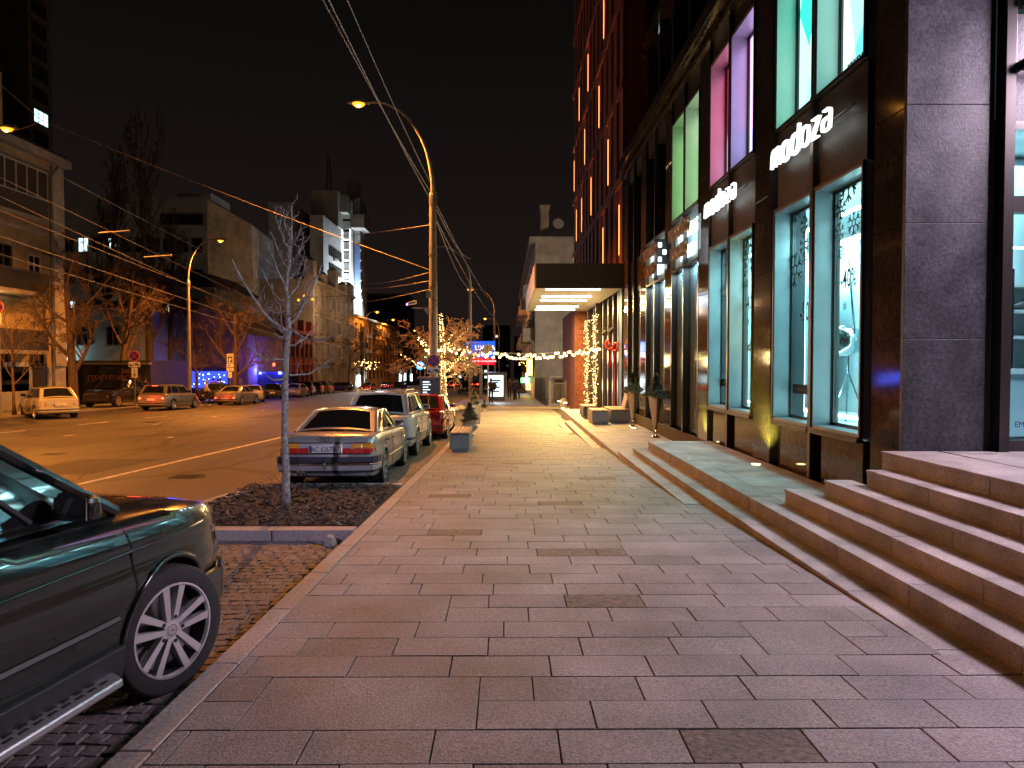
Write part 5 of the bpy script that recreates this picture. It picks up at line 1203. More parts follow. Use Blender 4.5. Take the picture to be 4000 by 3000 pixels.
def wheel(parent, x, y, r, side, steer=0, spokes=5, w=.2, detail=True):
    """wheel on the side given (+1 right, -1 left); local coordinates of the car"""
    loc = Matrix.Translation((x, y, r)) @ Matrix.Rotation(steer, 4, 'Z') @ Matrix.Diagonal((side, 1, 1, 1))
    b = MB(); n = 36 if detail else 20
    b.lathe([(r * .66, -w), (r * .97, -w), (r, -w * .85), (r, -w * .14), (r * .97, -.006), (r * .93, 0), (r * .75, 0), (r * .735, -.012), (r * .72, -.06)], (0, 0, 0), n, 'x', M4=loc, caps=False)
    wh = b.build('wheel', M['tyre'], parent, world=False, smooth=True, angle=50); 
    ri = r * .735
    q = MB(); q.lathe([(ri, -.02), (ri, 0.0), (ri * .955, .002), (ri * .93, -.02)], (0, 0, 0), n, 'x', m=1, M4=loc, caps=False); q.lathe([(ri * .93, -.02), (ri * .90, -.13), (.001, -.13)], (0, 0, 0), n, 'x', m=0, M4=loc, caps=False)
    q.lathe([(ri * .20, -.09), (ri * .2, -.022), (ri * .12, -.016), (.001, -.015)], (0, 0, 0), 14, 'x', m=1, M4=loc)
    for k in range(spokes):
        for s in ((-1, 1) if spokes == 5 else (0,)):
            a = 2 * PI * k / spokes + .3; 
            def P(rad, off, d): return loc @ Vector((d, math.cos(a) * rad - math.sin(a) * off, math.sin(a) * rad + math.cos(a) * off))
            o1 = s * ri * .075; o2 = s * ri * .215; hw1, hw2 = ri * .055, ri * .085
            if s == 0: hw1, hw2 = ri * .09, ri * .14
            b1 = [P(ri * .15, o1 - hw1, -.06), P(ri * .94, o2 - hw2, -.05), P(ri * .94, o2 + hw2, -.05), P(ri * .15, o1 + hw1, -.06)]
            t1 = [P(ri * .15, o1 - hw1, -.020), P(ri * .95, o2 - hw2, -.004), P(ri * .95, o2 + hw2, -.004), P(ri * .15, o1 + hw1, -.020)]
            q.hexa(b1, t1, 1)
    rb_ = q.build('rim', [M['rim_dark'], M['rim']], wh, world=False, smooth=True, angle=30)
    if detail:
        q = MB()
        for k in range(5):
            a = 2 * PI * k / 5; q.lathe([(.012, -.03), (.012, -.014)], (0, math.cos(a) * ri * .27, math.sin(a) * ri * .27), 8, 'x', M4=loc)
        q.build('wheel_bolts', M['rim_dark'], wh, world=False)
        q = MB(); q.lathe([(ri * .85, -.12), (ri * .85, -.108)], (0, 0, 0), 24, 'x', M4=loc); q.build('brake_disc', M['metal'], wh, world=False)
        # centre cap with a three pointed star in a ring
        q = MB()
        for k in range(3):
            a = PI / 2 + 2 * PI * k / 3 ; rr0 = ri * .105
            p0 = [loc @ Vector((-.012, math.cos(a) * rr0, math.sin(a) * rr0)), loc @ Vector((-.012, math.cos(a + 1.05) * rr0 * .16, math.sin(a + 1.05) * rr0 * .16)), loc @ Vector((-.012, 0, 0)), loc @ Vector((-.012, math.cos(a - 1.05) * rr0 * .16, math.sin(a - 1.05) * rr0 * .16))]
            q.face(p0)
        cpts = [loc @ Vector((-.012, math.cos(t * .3142) * ri * .115, math.sin(t * .3142) * ri * .115)) for t in range(21)]
        q.tube(cpts, .0018, 4, cap=False); q.build('cap_emblem', M['chrome'], wh, world=False)
    return wh
def car(label, typ, loc, heading, col, k=1.0, cat='car', tail='off', plate=None, detail=0, group=None, mods=None, name=None, mt=None, rails=False, rim_spokes=5, steer=0):
    S = dict(SPEC[typ]); S.update(mods or {}); L, Wd, H = S['L'], S['W'], S['H']; hw = Wd / 2
    t = thing(name or {'sedan': 'parked_sedan', 'hatch': 'parked_hatchback', 'wagon': 'parked_wagon', 'suv': 'parked_suv', 'van': 'parked_van'}[typ], label, cat, loc, (math.atan(-SL) * math.cos(heading), 0, heading), group)
    t.scale = (k, k, k)
    mb = mt or paint('car_paint', col)
    yr, yf = -L / 2, L / 2
    ys = sorted(set([yr, yr + .015, yr + .05, yr + .12, yr + .25] + [yr + .25 + (L - .5) * i / (44 if detail else 20) for i in range((44 if detail else 20) + 1)] + [yf - .25, yf - .12, yf - .05, yf - .015, yf]))
    topc = [(yr, S['tail']), (yr + .06, S['deck'] - .03), (yr + .2, S['deck']), (S['rb'] * L, S['deck'] + .01), (S['fb'] * L, S['hood'] + .02), (S['fb'] * L + .25, S['hood'] - .0), (yf - .5, (S['hood'] * 2 + S['nose']) / 3), (yf - .12, S['nose'] + .02), (yf, S['nose'] - .06)]
    beltc = [(yr, S['tail'] - .05), (yr + .1, S['belt'] - .05), (yr + .4, S['belt']), (0, S['belt'] - .03), (S['fb'] * L, S['belt'] - .06), (yf - .6, S['hood'] - .09), (yf - .15, S['nose'] - .04), (yf, S['nose'] - .12)]
    widc = [(yr, hw * .86), (yr + .04, hw * .91), (yr + .15, hw * .955), (yr + .5, hw * .99), (0, hw), (yf - 1.0, hw * .99), (yf - .45, hw * .95), (yf - .15, hw * .86), (yf - .04, hw * .78), (yf, hw * .70)]
    lowc = [(yr, S['sill'] + .16), (yr + .04, S['sill'] + .06), (yr + .25, S['sill']), (yf - .3, S['sill'] - .02), (yf - .05, S['sill'] + .04), (yf, S['sill'] + .14)]
    crease = .012 if detail else .006
    def sect(y):
        w, zt, zb, z0 = cr(widc, y), cr(topc, y), cr(beltc, y), cr(lowc, y); h = zb - z0
        P = [(0, z0), (w * .80, z0), (w * .93, z0 + .03), (w * .968, z0 + .10), (w * .975, z0 + h * .30), (w * .99, z0 + h * .48), (w, z0 + h * .60), (w - crease * 1.6, z0 + h * .70), (w * .985 - crease, z0 + h * .80), (w * .985 - crease * .2, z0 + h * .845), (w * .965, z0 + h * .93), (w * .935, zb), (w * .88, zb + (zt - zb) * .42), (w * .60, zt - .012), (0, zt)]
        return P
    V = []; Fc = []; ns = len(ys); secs = [sect(y) for y in ys]; m_ = len(secs[0]); ring = 2 * m_ - 2
    for y, s in zip(ys, secs):
        for p in s: V.append((p[0], y, p[1]))
        for p in reversed(s[1:-1]): V.append((-p[0], y, p[1]))
    for i in range(ns - 1):
        for j in range(ring): j2 = (j + 1) % ring; Fc.append((i * ring + j, i * ring + j2, (i + 1) * ring + j2, (i + 1) * ring + j))
    Fc.append(tuple(range(ring))[::-1]); Fc.append(tuple((ns - 1) * ring + j for j in range(ring)))
    Fc = [f_[::-1] for f_ in Fc]
    body = build_mesh('body', V, Fc, [mb, M['trim']], [0] * len(Fc), t, False, True)
    yrw, yfw, wr = S['rw'] * L, S['fw'] * L, S['wr']
    # cut the wheel wells
    cb = MB()
    for yw in (yrw, yfw):
        for s in (-1, 1): cb.lathe([(wr + .055, hw - .36), (wr + .055, hw + .1)] if s > 0 else [(wr + .055, -hw - .1), (wr + .055, -hw + .36)], (0, yw, wr), 32 if detail else 20, 'x')
    cut = build_mesh('cutter', cb.v, cb.f, M['trim'], None, None, False)
    for o_ in (cut, body):
        bm = bmesh.new(); bm.from_mesh(o_.data); bmesh.ops.recalc_face_normals(bm, faces=bm.faces); bm.to_mesh(o_.data); bm.free()
    md = body.modifiers.new('wells', 'BOOLEAN'); md.object = cut; md.operation = 'DIFFERENCE'; md.solver = 'EXACT'
    t2 = body.parent; body.parent = None
    dg = bpy.context.evaluated_depsgraph_get(); dg.update(); nm = bpy.data.meshes.new_from_object(body.evaluated_get(dg))
    body.modifiers.clear(); body.data = nm; body.parent = t2; bpy.data.objects.remove(cut)
    nm.name = 'body'
    for p in nm.polygons:
        c = p.center
        inw = any((c.y - yw) ** 2 + (c.z - wr) ** 2 < (wr + .052) ** 2 and abs(c.x) < hw - .0 and (abs(p.normal.x) < .5 or abs(c.x) < hw - .2) for yw in (yrw, yfw)) 
        if inw and c.z > S['sill'] - .05 and abs(c.x) > hw - .45: p.material_index = 1
        if p.normal.z < -.85 and c.z < .5: p.material_index = 1
    nm.polygons.foreach_set('use_smooth', [True] * len(nm.polygons)); nm.set_sharp_from_angle(angle=R(32))
    def halfw(y, z):
        s = sect(y)
        for a, c in zip(s[1:], s[2:]):
            if a[1] <= z <= c[1] and c[1] > a[1]: return a[0] + (c[0] - a[0]) * (z - a[1]) / (c[1] - a[1])
        return cr(widc, y)
    # greenhouse: painted hull of five bowed panels
    Rz = H; zb_r = cr(topc, S['rb'] * L) - .02; zb_f = cr(topc, S['fb'] * L) - .02
    rb, rr_, rf, fb = S['rb'] * L, S['rr'] * L, S['rf'] * L, S['fb'] * L
    wb = hw * .90; wt = hw * (.72 if typ in ('sedan', 'hatch') else .74 if typ != 'van' else .84)
    c = {'rbl': (-wb * .93, rb, zb_r), 'rbr': (wb * .93, rb, zb_r), 'fbl': (-wb * .93, fb, zb_f), 'fbr': (wb * .93, fb, zb_f), 'rtl': (-wt * .95, rr_, Rz - .075), 'rtr': (wt * .95, rr_, Rz - .075), 'ftl': (-wt * .94, rf, Rz - .075), 'ftr': (wt * .94, rf, Rz - .075)}
    c = {a: Vector(b_) for a, b_ in c.items()}
    def panel(a, b_, d, e, bow):
        """a,b bottom left/right, d,e top left/right"""
        nrm = (b_ - a).cross(d - a).normalized()
        def P(s, u, off=0):
            p = (a * (1 - s) + b_ * s) * (1 - u) + (d * (1 - s) + e * s) * u
            return p + nrm * (off + bow * 4 * s * (1 - s) * (1 if bow < .03 else 1))
        return P
    PN = {'rear': panel(c['rbl'], c['rbr'], c['rtl'], c['rtr'], .07), 'front': panel(c['fbr'], c['fbl'], c['ftr'], c['ftl'], .10), 'right': panel(c['rbr'], c['fbr'], c['rtr'], c['ftr'], .028), 'left': panel(c['fbl'], c['rbl'], c['ftl'], c['rtl'], .028)}
    def grid(mbl, P, s0, s1, u0, u1, off, n=8, m=3, quad=None):
        base = len(mbl.v)
        for j in range(m + 1):
            for i in range(n + 1):
                if quad:
                    a, b_ = i / n, j / m; s = (quad[0][0] * (1 - a) + quad[1][0] * a) * (1 - b_) + (quad[3][0] * (1 - a) + quad[2][0] * a) * b_; u = (quad[0][1] * (1 - a) + quad[1][1] * a) * (1 - b_) + (quad[3][1] * (1 - a) + quad[2][1] * a) * b_
                else: s = s0 + (s1 - s0) * i / n; u = u0 + (u1 - u0) * j / m
                mbl.v.append(tuple(P(s, u, off)))
        for j in range(m):
            for i in range(n): q0 = base + j * (n + 1) + i; mbl.f.append((q0, q0 + 1, q0 + n + 2, q0 + n + 1)); mbl.m.append(0)
    hull = MB()
    for P in PN.values(): grid(hull, P, 0, 1, 0, 1, 0, 12, 4)
    # roof with a crown, carried on the panel tops
    base = len(hull.v); n = 12; m = 10
    for j in range(m + 1):
        v_ = j / m
        for i in range(n + 1):
            u_ = i / n; x = (c['rtl'].x * (1 - v_) + c['ftl'].x * v_) * (1 - 2 * u_); yy = rr_ + (rf - rr_) * v_
            yy += (-.07 * 4 * u_ * (1 - u_) * (1 - v_)) * .55 + (.10 * 4 * u_ * (1 - u_)) * v_ * .6
            e = (1 - abs(1 - 2 * u_) ** 3.2); z = Rz - .075 + .075 * e * (.72 + .28 * math.sin(PI * min(1, max(0, .12 + v_ * .8)))) + (.0 if 0 < j < m else -.0)
            if j == 0 or j == m: z = Rz - .075 + .045 * e
            hull.v.append((-x if False else x, yy, z))
    for j in range(m):
        for i in range(n): q0 = base + j * (n + 1) + i; hull.f.append((q0, q0 + n + 1, q0 + n + 2, q0 + 1)); hull.m.append(0)
    for a, b_ in (('rbl', 'rtl'), ('rbr', 'rtr'), ('fbl', 'ftl'), ('fbr', 'ftr')): hull.tube([c[a] - (c[b_] - c[a]) * .02, c[b_]], .032, 8)
    for s in ('l', 'r'): hull.tube([c['rt' + s], c['rt' + s] * .5 + c['ft' + s] * .5 + Vector(((.028 if s == 'r' else -.028), 0, .004)), c['ft' + s]], .034, 8)
    hull.build('cabin', mb, t, world=False, smooth=True, angle=40)
    # glass
    def glass(nm_, P, quad, nn=8, off=.006, m_=None):
        g = MB(); grid(g, P, 0, 1, 0, 1, off, nn, 4, quad); return g.build(nm_, m_ or M['carglass'], t, world=False, smooth=True)
    rg_top = .90
    glass('rear_window', PN['rear'], [(.07, .08), (.93, .08), (.90, rg_top), (.10, rg_top)], 12)
    glass('windscreen', PN['front'], [(.05, .06), (.95, .06), (.93, .94), (.07, .94)], 12)
    three = typ in ('suv', 'wagon')
    bl = [(.09, .46), (.485, .93)] if not three else [(.055, .22), (.245, .54), (.565, .94)]
    if typ == 'van': bl = [(.66, .93)]
    for side in ('right', 'left'):
        for i, (s0, s1) in enumerate(bl):
            s0b, s1b = s0, s1
            q = [(s0b, .10), (s1b, .10), (s1b - .015, .90), (s0b + .015, .90)]
            if side == 'left': q = [(1 - s1b, .10), (1 - s0b, .10), (1 - s0b - .015, .90), (1 - s1b + .015, .90)]
            glass('side_window', PN[side], q, 5)
    for side, sg in (('right', 1), ('left', -1)):
        b = MB(); P = PN[side]
        b.tube([P(x, .055, .008) for x in (.05, .25, .5, .75, .95)], .011 if detail else .009, 5); b.build('window_trim', M['chrome'] if detail else M['trim'], t, world=False)
        # mirror
        mp = P(.90 if side == 'right' else .10, .12, .0); mx = MB(); X = mp.x + sg * .14
        mx.hexa([(X - .10, mp.y - .05, mp.z - .03), (X + .10, mp.y - .06, mp.z - .02), (X + .10, mp.y + .05, mp.z - .02), (X - .10, mp.y + .09, mp.z - .03)], [(X - .10, mp.y - .05, mp.z + .12), (X + .10, mp.y - .06, mp.z + .10), (X + .09, mp.y + .04, mp.z + .09), (X - .10, mp.y + .07, mp.z + .12)])
        mo = mx.build('mirror', M['trim'] if not detail else mb, t, world=False, bevel=.03)
        MB().box(X - .085, X + .085, mp.y - .066, mp.y - .058, mp.z - .012, mp.z + .095).build('mirror_glass', M['chrome'], mo, world=False)
        # seams and handles
        s_ = MB()
        for yy in ([fb - .05, (rb + fb) / 2 - .0, rb + (.45 if typ in ('sedan',) else .62)] if typ != 'van' else [fb - .1, rf - .9]):
            pts = []
            for i in range(12):
                z = S['sill'] + .06 + (cr(beltc, yy) - S['sill'] - .05) * i / 11; dy = -.12 * math.sin(i / 11 * 1.2) if yy < 0 and not three else (.05 * math.sin(i / 11 * PI))
                if any((yy + dy - yw) ** 2 + (z - wr) ** 2 < (wr + .07) ** 2 for yw in (yrw, yfw)): continue
                pts.append((sg * (halfw(yy + dy, z) + .0005), yy + dy, z))
            if len(pts) > 2: s_.tube(pts, .0055, 4)
        s_.build('door_seams', M['black'], t, world=False)
        for yy in (((rb + fb) / 2 + .13), rb + .62):
            z = S['belt'] - .16; x = sg * (halfw(yy, z) + .012); MB().box(x - .014, x + .014, yy - .09, yy + .09, z - .013, z + .013).build('door_handle', mb if not typ == 'sedan' else M['trim'], t, world=False, bevel=.006)
        # rubbing strip / sill
        b = MB(); zz = S['sill'] + (S['belt'] - S['sill']) * .36
        pts = [(sg * (halfw(y_, zz) + .004), y_, zz) for y_ in [yrw + wr + .1 + (yfw - yrw - 2 * wr - .2) * i / 8 for i in range(9)]]
        b.tube(pts, .018, 5); b.build('side_strip', M['trim'], t, world=False)
    # bumpers, lamps, plate
    tz = S['tail'] - .02; yR = yr
    b = MB(); w = hw * .90
    zb0 = S['sill'] + .22
    pts = [(hw * .97 + .0, yr + .55, zb0), (hw * .955, yr + .18, zb0), (hw * .90, yr + .02, zb0), (hw * .5, yr - .04, zb0), (0, yr - .055, zb0), (-hw * .5, yr - .04, zb0), (-hw * .90, yr + .02, zb0), (-hw * .955, yr + .18, zb0), (-hw * .97, yr + .55, zb0)]
    def flatband(mbl, pts, h0, h1, th):
        out = []
        for p in pts: out.append(Vector(p))
        for i in range(len(out) - 1):
            a, c2 = out[i], out[i + 1]; n_ = Vector((c2.y - a.y, -(c2.x - a.x), 0)).normalized() * th
            n_ = n_ if n_.dot(Vector(((a.x + c2.x) / 2, (a.y + c2.y) / 2, 0))) > 0 else -n_
            mbl.hexa([a - n_ + Vector((0, 0, h0)), c2 - n_ + Vector((0, 0, h0)), c2 + n_ + Vector((0, 0, h0)), a + n_ + Vector((0, 0, h0))], [a - n_ + Vector((0, 0, h1)), c2 - n_ + Vector((0, 0, h1)), c2 + n_ + Vector((0, 0, h1)), a + n_ + Vector((0, 0, h1))])
    flatband(b, pts, -.10, .09, .022); b.build('rear_bumper', mb if S.get('pb', 1) else M['trim'], t, world=False, bevel=.01)
    b = MB(); flatband(b, [(p[0] * 1.002, p[1] - .012, p[2]) for p in pts], -.015, .03, .024); b.build('bumper_strip', M['trim'], t, world=False)
    b = MB(); fpts = [(hw * .97, yf - .55, zb0), (hw * .93, yf - .25, zb0), (hw * .80, yf - .02, zb0), (hw * .4, yf + .05, zb0), (0, yf + .06, zb0), (-hw * .4, yf + .05, zb0), (-hw * .80, yf - .02, zb0), (-hw * .93, yf - .25, zb0), (-hw * .97, yf - .55, zb0)]
    flatband(b, fpts, -.12, .08, .022); b.build('front_bumper', mb, t, world=False, bevel=.01)
    MB().box(-hw * .42, hw * .42, yf + .0, yf + .03, S['nose'] - .27, S['nose'] - .12).build('grille', M['trim'], t, world=False)
    for s in (-1, 1):
        hl = MB(); hx_ = s * hw * .66
        hl.hexa([(hx_ - s * .16, yf - .015, S['nose'] - .26), (hx_ + s * .14, yf - .10, S['nose'] - .24), (hx_ + s * .19, yf - .36, S['nose'] - .16), (hx_ - s * .1, yf - .2, S['nose'] - .16)], [(hx_ - s * .14, yf - .03, S['nose'] - .10), (hx_ + s * .13, yf - .12, S['nose'] - .09), (hx_ + s * .17, yf - .38, S['nose'] - .07), (hx_ - s * .1, yf - .25, S['nose'] - .07)])
        hl.build('headlight', M['lamp_clear'], t, world=False, bevel=.015)
        if not S.get('customrear'):
            lx = s * hw * .74; tl = MB(); zt_ = tz - .05
            if typ in ('suv', 'van', 'wagon', 'hatch'):
                tl.hexa([(lx - s * .10, yr - .012, zt_ - .24), (lx + s * .13, yr + .03, zt_ - .22), (lx + s * .18, yr + .22, zt_ - .18), (lx - s * .10, yr + .1, zt_ - .2)], [(lx - s * .07, yr - .0, zt_ - .0), (lx + s * .13, yr + .04, zt_ + .0), (lx + s * .165, yr + .26, zt_ + .02), (lx - s * .07, yr + .1, zt_ + .02)])
            else:
                tl.hexa([(lx - s * .20, yr - .012, zt_ - .15), (lx + s * .13, yr + .03, zt_ - .15), (lx + s * .18, yr + .25, zt_ - .12), (lx - s * .20, yr + .1, zt_ - .14)], [(lx - s * .20, yr - .0, zt_ - .0), (lx + s * .13, yr + .04, zt_ + .0), (lx + s * .165, yr + .26, zt_ + .02), (lx - s * .20, yr + .1, zt_ + .02)])
            o = tl.build('tail_lamp', M['lamp_red'], t, world=False, bevel=.012)
            if tail != 'off': q_ = .09 if tail == 'far' else 0; MB().box(lx - .055 - q_, lx + .055 + q_, yr - .03, yr - .018, zt_ - .16 - q_, zt_ - .07 + q_).build('lit_bulb', M['tail_on'], o, world=False)
    if tail != 'off':
        MB().box(-.16, .16, rr_ - .10, rr_ - .06, Rz - .10, Rz - .07).build('brake_lamp', M['tail_on'], t, world=False)
        l = light('tail_glow', 'POINT', (0, 0, 0), 7 if tail == 'on' else 5, (1, .05, .03), .3); l.parent = t; l.matrix_basis = Matrix.Translation((0, yr - .45, .7))
    pz = (S['tail'] - .26) if typ != 'suv' else S['tail'] - .24
    if S.get('plate_z'): pz = S['plate_z']
    po = MB().box(-.27, .27, yr - .075, yr - .028, pz - .062, pz + .062).build('number_plate', M['plate'], t, world=False)
    MB().box(-.27, -.225, yr - .077, yr - .076, pz - .06, pz + .06).build('plate_band', M['sign_blue'], po, world=False)
    if plate:
        me = textmesh(plate, .125, .001, .0); me.materials.clear(); me.materials.append(M['sign_black'])
        me.transform(Matrix.Translation((.02, yr - .0775, pz - .045)) @ Matrix.Rotation(R(90), 4, 'X') @ Matrix.Diagonal((.80, 1, 1, 1)))
        o = bpy.data.objects.new('plate_lettering', me); C.objects.link(o); o.parent = po
    for yw in (yrw, yfw):
        for s in (-1, 1):
            wheel(t, s * (hw - .005), yw, wr, s, steer if yw == yfw else 0, rim_spokes, .21, detail > 0)
            if detail:
                a_ = MB(); pts = [(s * (halfw(yw + (wr + .06) * math.cos(R(q)), max(S['sill'] + .02, wr + (wr + .06) * math.sin(R(q)))) + .002), yw + (wr + .06) * math.cos(R(q)), wr + (wr + .06) * math.sin(R(q))) for q in range(-8, 190, 9)]
                a_.tube(pts, .017, 6); a_.build('arch_lip', mb, t, world=False, smooth=True)
    if rails:
        for s in (-1, 1): MB().tube([(s * wt * .9, rr_ + .12, Rz - .03), (s * wt * .92, rr_ + .22, Rz + .035), (s * wt * .92, rf - .3, Rz + .035), (s * wt * .9, rf - .15, Rz - .03)], .018, 6).build('roof_rail', M['metal'], t, world=False)
    return t, S, dict(panel=PN, halfw=halfw, mb=mb, yr=yr, yf=yf, hw=hw, c=c)
def rear_anchor(x, y, heading, L, k): 
    """centre of a car whose rear bumper sits at (x, y)"""
    return (x - math.sin(heading) * L * k / 2, y + math.cos(heading) * L * k / 2)
def place(label, typ, rx, ry, hd, col, k=1.0, dz=None, **kw):
    L = SPEC[typ]['L'] if not kw.get('mods') or 'L' not in kw['mods'] else kw['mods']['L']
    cx_, cy_ = rear_anchor(rx, ry, hd, L, k)
    z = rz_(cy_) + .006 if dz is None else gz(cy_) + dz
    return car(label, typ, (cx_, cy_, z), hd, col, k, **kw)
# ---- the old silver saloon
t, S, I = place('old silver saloon with amber and red tail lamps parked behind the thin tree', 'sedan', -2.93, 11.55, R(0.0), (.30, .30, .31), .91, detail=1, plate='AC 6267 BT', rim_spokes=6,
    mods=dict(customrear=1, L=4.55, W=1.80, H=1.41, deck=.99, belt=.96, tail=.86, rb=-.33, rr=-.15, plate_z=.735, pb=0), mt=mat('silver_grey_paint', (.42, .41, .41), .3, .35, coat=.8))
yr, hw = I['yr'], I['hw']
def tail_block(x0, x1, z0, z1, m, nm='tail_lamp', dy=.0): return MB().hexa([(x0, yr - .03 + dy, z0), (x1, yr - .03 + dy, z0), (x1, yr + .09, z0), (x0, yr + .09, z0)], [(x0, yr - .02 + dy, z1), (x1, yr - .02 + dy, z1), (x1, yr + .09, z1), (x0, yr + .09, z1)]).build(nm, m, t, world=False, bevel=.006)
for s in (-1, 1):
    seg = [(.30, .47, 'lamp_red', 'lamp_clear'), (.475, .64, 'lamp_red', 'lamp_amber')]
    for a, c_, lo, up in seg:
        x0, x1 = sorted((s * a, s * c_)); tail_block(x0, x1, .66, .745, M[lo]); tail_block(x0, x1, .75, .83, M[up])
    for z0, z1, m_ in ((.66, .745, 'lamp_red'), (.75, .835, 'lamp_amber')):
        MB().hexa([(s * .655, yr - .028, z0), (s * .80, yr + .0, z0), (s * .862, yr + .20, z0), (s * .62, yr + .1, z0)], [(s * .655, yr - .02, z1), (s * .80, yr + .01, z1), (s * .855, yr + .22, z1), (s * .62, yr + .1, z1)]).build('tail_lamp', M[m_], t, world=False, bevel=.008)
tail_block(-.80, .80, .838, .852, M['trim'], 'lamp_trim'); tail_block(-.80, .80, .640, .656, M['trim'], 'lamp_trim')
b = MB()
for k_ in range(4): 
    cx_ = -.095 + k_ * .063; b.tube([(cx_ + .04 * math.cos(q * .3307), yr - .022, .905 + .04 * math.sin(q * .3307)) for q in range(20)], .006, 5, cap=False)
b.build('ring_emblem', M['chrome'], t, world=False)
for z0, z1, m_, nm in ((.50, .60, 'trim', 'bumper_pad'), (.455, .495, 'chrome', 'chrome_strip'), (.36, .45, 'silver', 'lower_valance')):
    b = MB(); P = [(hw * .985, yr + .5, 0), (hw * .97, yr + .12, 0), (hw * .90, yr - .02, 0), (hw * .5, yr - .075, 0), (0, yr - .09, 0), (-hw * .5, yr - .075, 0), (-hw * .90, yr - .02, 0), (-hw * .97, yr + .12, 0), (-hw * .985, yr + .5, 0)]
    for a, c_ in zip(P, P[1:]):
        d = Vector((c_[1] - a[1], a[0] - c_[0], 0)).normalized() * .03; d = d if d.dot(Vector((a[0] + c_[0], a[1] + c_[1], 0))) > 0 else -d
        A, B = Vector(a), Vector(c_); b.hexa([A - d + Vector((0, 0, z0)), B - d + Vector((0, 0, z0)), B + d + Vector((0, 0, z0)), A + d + Vector((0, 0, z0))], [A - d + Vector((0, 0, z1)), B - d + Vector((0, 0, z1)), B + d + Vector((0, 0, z1)), A + d + Vector((0, 0, z1))])
    b.build(nm, M['chrome'] if m_ == 'chrome' else (I['mb'] if m_ == 'silver' else mat('bluish_bumper_rubber', (.03, .034, .05), .45)), t, world=False, bevel=.008)
MB().lathe([(.035, -.06), (.05, -.08), (.05, .05), (.03, .06)], (-.48, yr - .02, .31), 14, 'y').lathe([(.035, -.06), (.05, -.08), (.05, .05), (.03, .06)], (-.39, yr - .02, .31), 14, 'y').build('exhaust', M['chrome'], t, world=False, smooth=True)
MB().tube([(.02, yr, .40), (.02, yr - .14, .40), (.02, yr - .16, .45)], .018, 6).sphere((.02, yr - .16, .475), .03, 10, 6).build('tow_ball', M['metal'], t, world=False)
MB().box(-.05, .16, yr - .135, yr - .12, .35, .44).build('tow_socket', M['trim'], t, world=False) if False else None
for x in (-.42, .42): MB().box(x - .13, x + .13, -.55, -.47, .95, 1.18).build('headrest', M['trim'], t, world=False)
# mud flaps
for s in (-1, 1): MB().box(s * .72 - .1, s * .72 + .1, S['rw'] * S['L'] - .40, S['rw'] * S['L'] - .385, .10, .40).build('mud_flap', M['trim'], t, world=False)
# ---- cars ahead of it
place('white compact SUV with dark rear window parked ahead of the silver saloon', 'suv', -2.93, 16.0, R(-.5), (.6, .6, .6), .90, detail=1, rails=True, mt=mat('white_paint', (.70, .70, .69), .25, .0, coat=1))
place('dark red car parked ahead of the white SUV and draped in light reflections', 'sedan', -2.62, 20.8, R(-1), (.32, .012, .012), .92, detail=1, mods=dict(H=1.46), mt=mat('deep_red_paint', (.30, .01, .012), .22, .2, coat=1))
# ---- far side row
def side(label, typ, px, Y, hd, col, k=1.0, tail='off', pave=False, **kw):
    p = at(px, 1420, Y); return place(label, typ, p.x, Y, R(hd), col, k, dz=.01 if pave else None, tail=tail, **kw)
side('white hatchback with unlit tail lamps angled at the left kerb', 'hatch', 232, 32.6, 46, (.55, .52, .46), 1.0, plate='AX 0862 ET')
place('dark brown SUV facing the camera on the pavement beside the big tree trunk', 'suv', -24.3, 47.0, R(180), (.035, .025, .02), 1.0, dz=.01)
side('silver estate wagon with glowing red brake lamps at the left kerb', 'wagon', 588, 41.0, 0, (.32, .29, .26), 1.0, 'on', mt=mat('silver_paint_a', (.30, .27, .24), .28, .3, coat=.8))
side('silver saloon with bright tail lamps beside the walking person', 'sedan', 876, 49.5, -2, (.34, .32, .30), .95, 'on', mt=mat('silver_paint_b', (.36, .33, .31), .28, .3, coat=.8))
side('dark saloon partly hidden behind the walking person', 'sedan', 800, 53.5, -4, (.03, .03, .035), .95, pave=True)
side('pale silver car rolling out between the lit saloon and the dark wagon', 'sedan', 985, 55.5, 18, (.4, .38, .36), .95)
side('dark blue wagon parked between the pale silver car and the white hatchback', 'wagon', 1062, 64.5, 12, (.02, .022, .04), .95)
side('small white hatchback parked behind the thin tree trunk', 'hatch', 1142, 70.5, 2, (.5, .5, .48), .95)
side('black SUV parked next to the small white hatchback', 'suv', 1184, 77, 8, (.015, .015, .016), .95)
side('second black SUV parked beside the cream van', 'suv', 1222, 84, 6, (.02, .02, .022), .9)
side('cream panel van parked beyond the black SUVs', 'van', 1258, 90.5, 2, (.5, .44, .34), .9)
side('dark wagon standing crosswise beyond the cream van', 'wagon', 1380, 104, 96, (.05, .04, .06), .95)
side('car driving away with bright red brake lamps past the crosswise wagon', 'sedan', 1430, 108, 0, (.08, .01, .01), .95, 'on', name='driving_car')
side('second car driving away with red brake lamps farther along', 'hatch', 1503, 122, 0, (.06, .02, .02), .95, 'on', name='driving_car')
side('lone dark car in the middle distance right of the parking machine', 'hatch', 1812, 92, 0, (.03, .03, .03), .95, name='driving_car')
side('black car parked beside the advertising pillar near the bus stop', 'suv', 1898, 82, 0, (.012, .012, .012), .9)
side('dark car crossing far off near the bright shop fronts', 'sedan', 1590, 150, 90, (.03, .03, .03), .95, name='driving_car')
